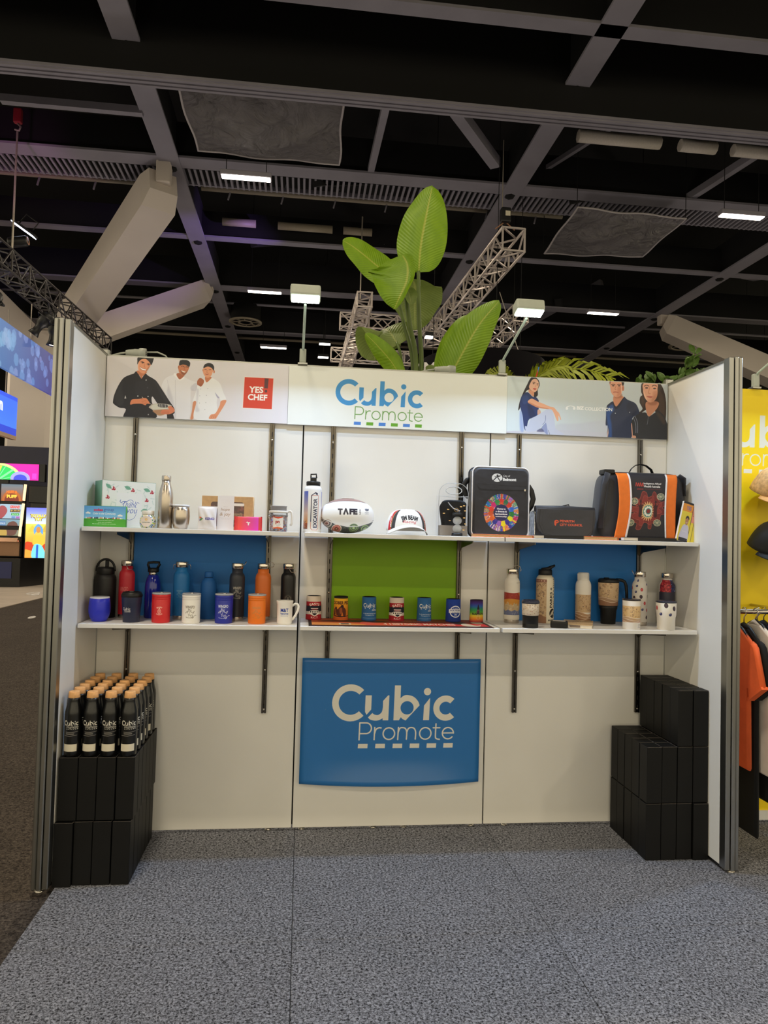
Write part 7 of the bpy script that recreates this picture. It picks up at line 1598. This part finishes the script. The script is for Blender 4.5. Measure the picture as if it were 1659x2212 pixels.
tag(tube('floor_decal', [(-3.52+.035*cos(a*pi/8), 9.1+.12*sin(a*pi/8), -.015) for a in range(16)], .014, MATS['letter_white'], None, n=5, closed=True), 'white ring mark on the dark aisle carpet', 'floor mark')

# ================================================================ neighbouring yellow stand on the right
cv = Cv('yellow', 1200, 1260, (246, 214, 8))
# canvas: X 3.07..4.27 (1000 px per metre), z 1.14..2.40
draw_logo(cv, 152, 142, 650, (226, 228, 214))
o = sign('wall_yellow', 3.07, 4.27, 1.14, 2.40, .008, cv, None, .012, None, .5); o['kind'] = 'structure'
m_yel = mat('yellow_wall', (246, 214, 8), .5, var=.01)
o = G().box((3.67, .008, .6), (1.2, .012, 1.08)).build('wall_yellow_lower', m_yel); o['kind'] = 'structure'
o = G().box((3.67, .0, .035), (1.2, .02, .05)).build('baseboard_yellow', m_white); o['kind'] = 'structure'
t = thing('baseball_cap', 'tan patterned cap hanging on the yellow wall', 'cap', (3.535, -.115, 1.80), Euler((rad(28), 0, .45)))
m_tan = mat('tan_cap_cloth', (206, 164, 112), .8, var=.25, scale=60); cap_mesh(t, .26, .2, .15, m_tan, mat('tan_bill', (214, 160, 96), .8), MATS['tan_bill'], bill=.085)
t = thing('baseball_cap', 'black cap with round badge hanging on the yellow wall', 'cap', (3.525, -.115, 1.50), Euler((rad(28), 0, .45)))
cv = Cv('blackcap', 800, 240, (30, 30, 33))
for s in (0, 800): cv.ring(s+30, 120, 50, 10, (226, 226, 226)); cv.ell(s+30, 110, 22, 22, (206, 50, 50)); cv.text('PANTHERS', s+30, 150, 26, (226, 226, 226), w=90, bold=.03)
cap_mesh(t, .27, .2, .155, print_mat(cv, .7), mat('black_cap_cloth', (30, 30, 33), .7), MATS['black_cap_cloth'], bill=.085)
t = thing('clothes_rail', 'round steel clothes rail holding shirts in front of the yellow wall', 'clothes rail', (3.1, -.38, 1.19)); tube('rail', [(0, 0, 0), (1.2, 0, 0)], .013, m_chrome, t, n=12); 
for x in (.4, 1.15): tube('bracket', [(x, 0, 0), (x, .375, 0)], .008, m_chrome, t, n=8)
def shirt(lb, X, col, length=.70, sl=True, dz=0.0, wd=1.0, dy=0.0, lean=0.0):
    t = thing('hanging_shirt', lb, 'shirt', (X, -.38+dy, 1.19), lean); nm = 'cloth_%d_%d_%d' % col; m = mat(nm, col, .85, var=.1, scale=10, bump=.25, bscale=18)
    M = Matrix.Rotation(rad(90), 4, 'Z'); k = wd
    ol = [(-.05, -.075), (-.155*k, -.15), (-.16*k, -.34), (-.112*k, -.36), (-.122*k, -.75*length/.7+.0), (.122*k, -.75*length/.7), (.112*k, -.36), (.16*k, -.34), (.155*k, -.15), (.05, -.075)]
    G().prism([(a, b+dz) for a, b in ol], -.013, .013, M, bevel=.01).build('body', m, t)
    if sl:
        for s in (-1, 1):
            G().prism([(s*.135*k, -.13+dz), (s*.158*k, -.15+dz), (s*.225*k, -.335+dz), (s*.12*k, -.41+dz), (s*.105*k, -.33+dz)], -.016, .016, M, bevel=.012).build('sleeve', m, t)
            G().bar((0, s*.225*k, -.335+dz), (0, s*.12*k, -.41+dz), .034, .014).build('cuff', m, t)
    tube('collar', [(0, -.055, -.085+dz), (.008, 0, -.10+dz), (0, .055, -.085+dz), (-.008, 0, -.065+dz)], .010, m, t, n=6, closed=True)
    h = tube('hanger', [(0, -.15, -.16+dz), (0, -.05, -.08+dz), (0, 0, -.06+dz), (0, .05, -.08+dz), (0, .15, -.16+dz)], .008, m_blk, t, n=6)
    tube('hook', [(0, 0, -.06+dz), (0, 0, -.028), (0, -.017, -.012), (0, -.0185, .005), (0, -.01, .018), (0, .006, .0195), (0, .018, .008)], .003, m_chrome, t, n=6)
shirt('orange polo shirt hanging first on the rail beside the aluminium post', 3.172, (238, 104, 52)); shirt('long black garment hanging behind the orange polo', 3.214, (17, 17, 18), 1.0, True, .0, .98)
shirt('white polo shirt hanging behind the black garment', 3.256, (224, 214, 204), .74, True, .02, 1.08, -.03); shirt('black polo shirt hanging behind the white one', 3.298, (19, 19, 21), .85, True, .0, 1.0, .02)
shirt('navy polo shirt hanging on the rail near the picture edge', 3.34, (30, 36, 62), .7, True, .01, 1.0, .03); shirt('black jacket hanging behind the navy shirt', 3.382, (20, 20, 22), .9, True, .0, 1.05, .03); shirt('second navy shirt hanging at the picture edge', 3.424, (28, 32, 54), .7, True, .0, 1.0, .04); shirt('dark shirt hanging beyond the second navy shirt', 3.466, (24, 22, 26), .8, True, .0, 1.0, .04)
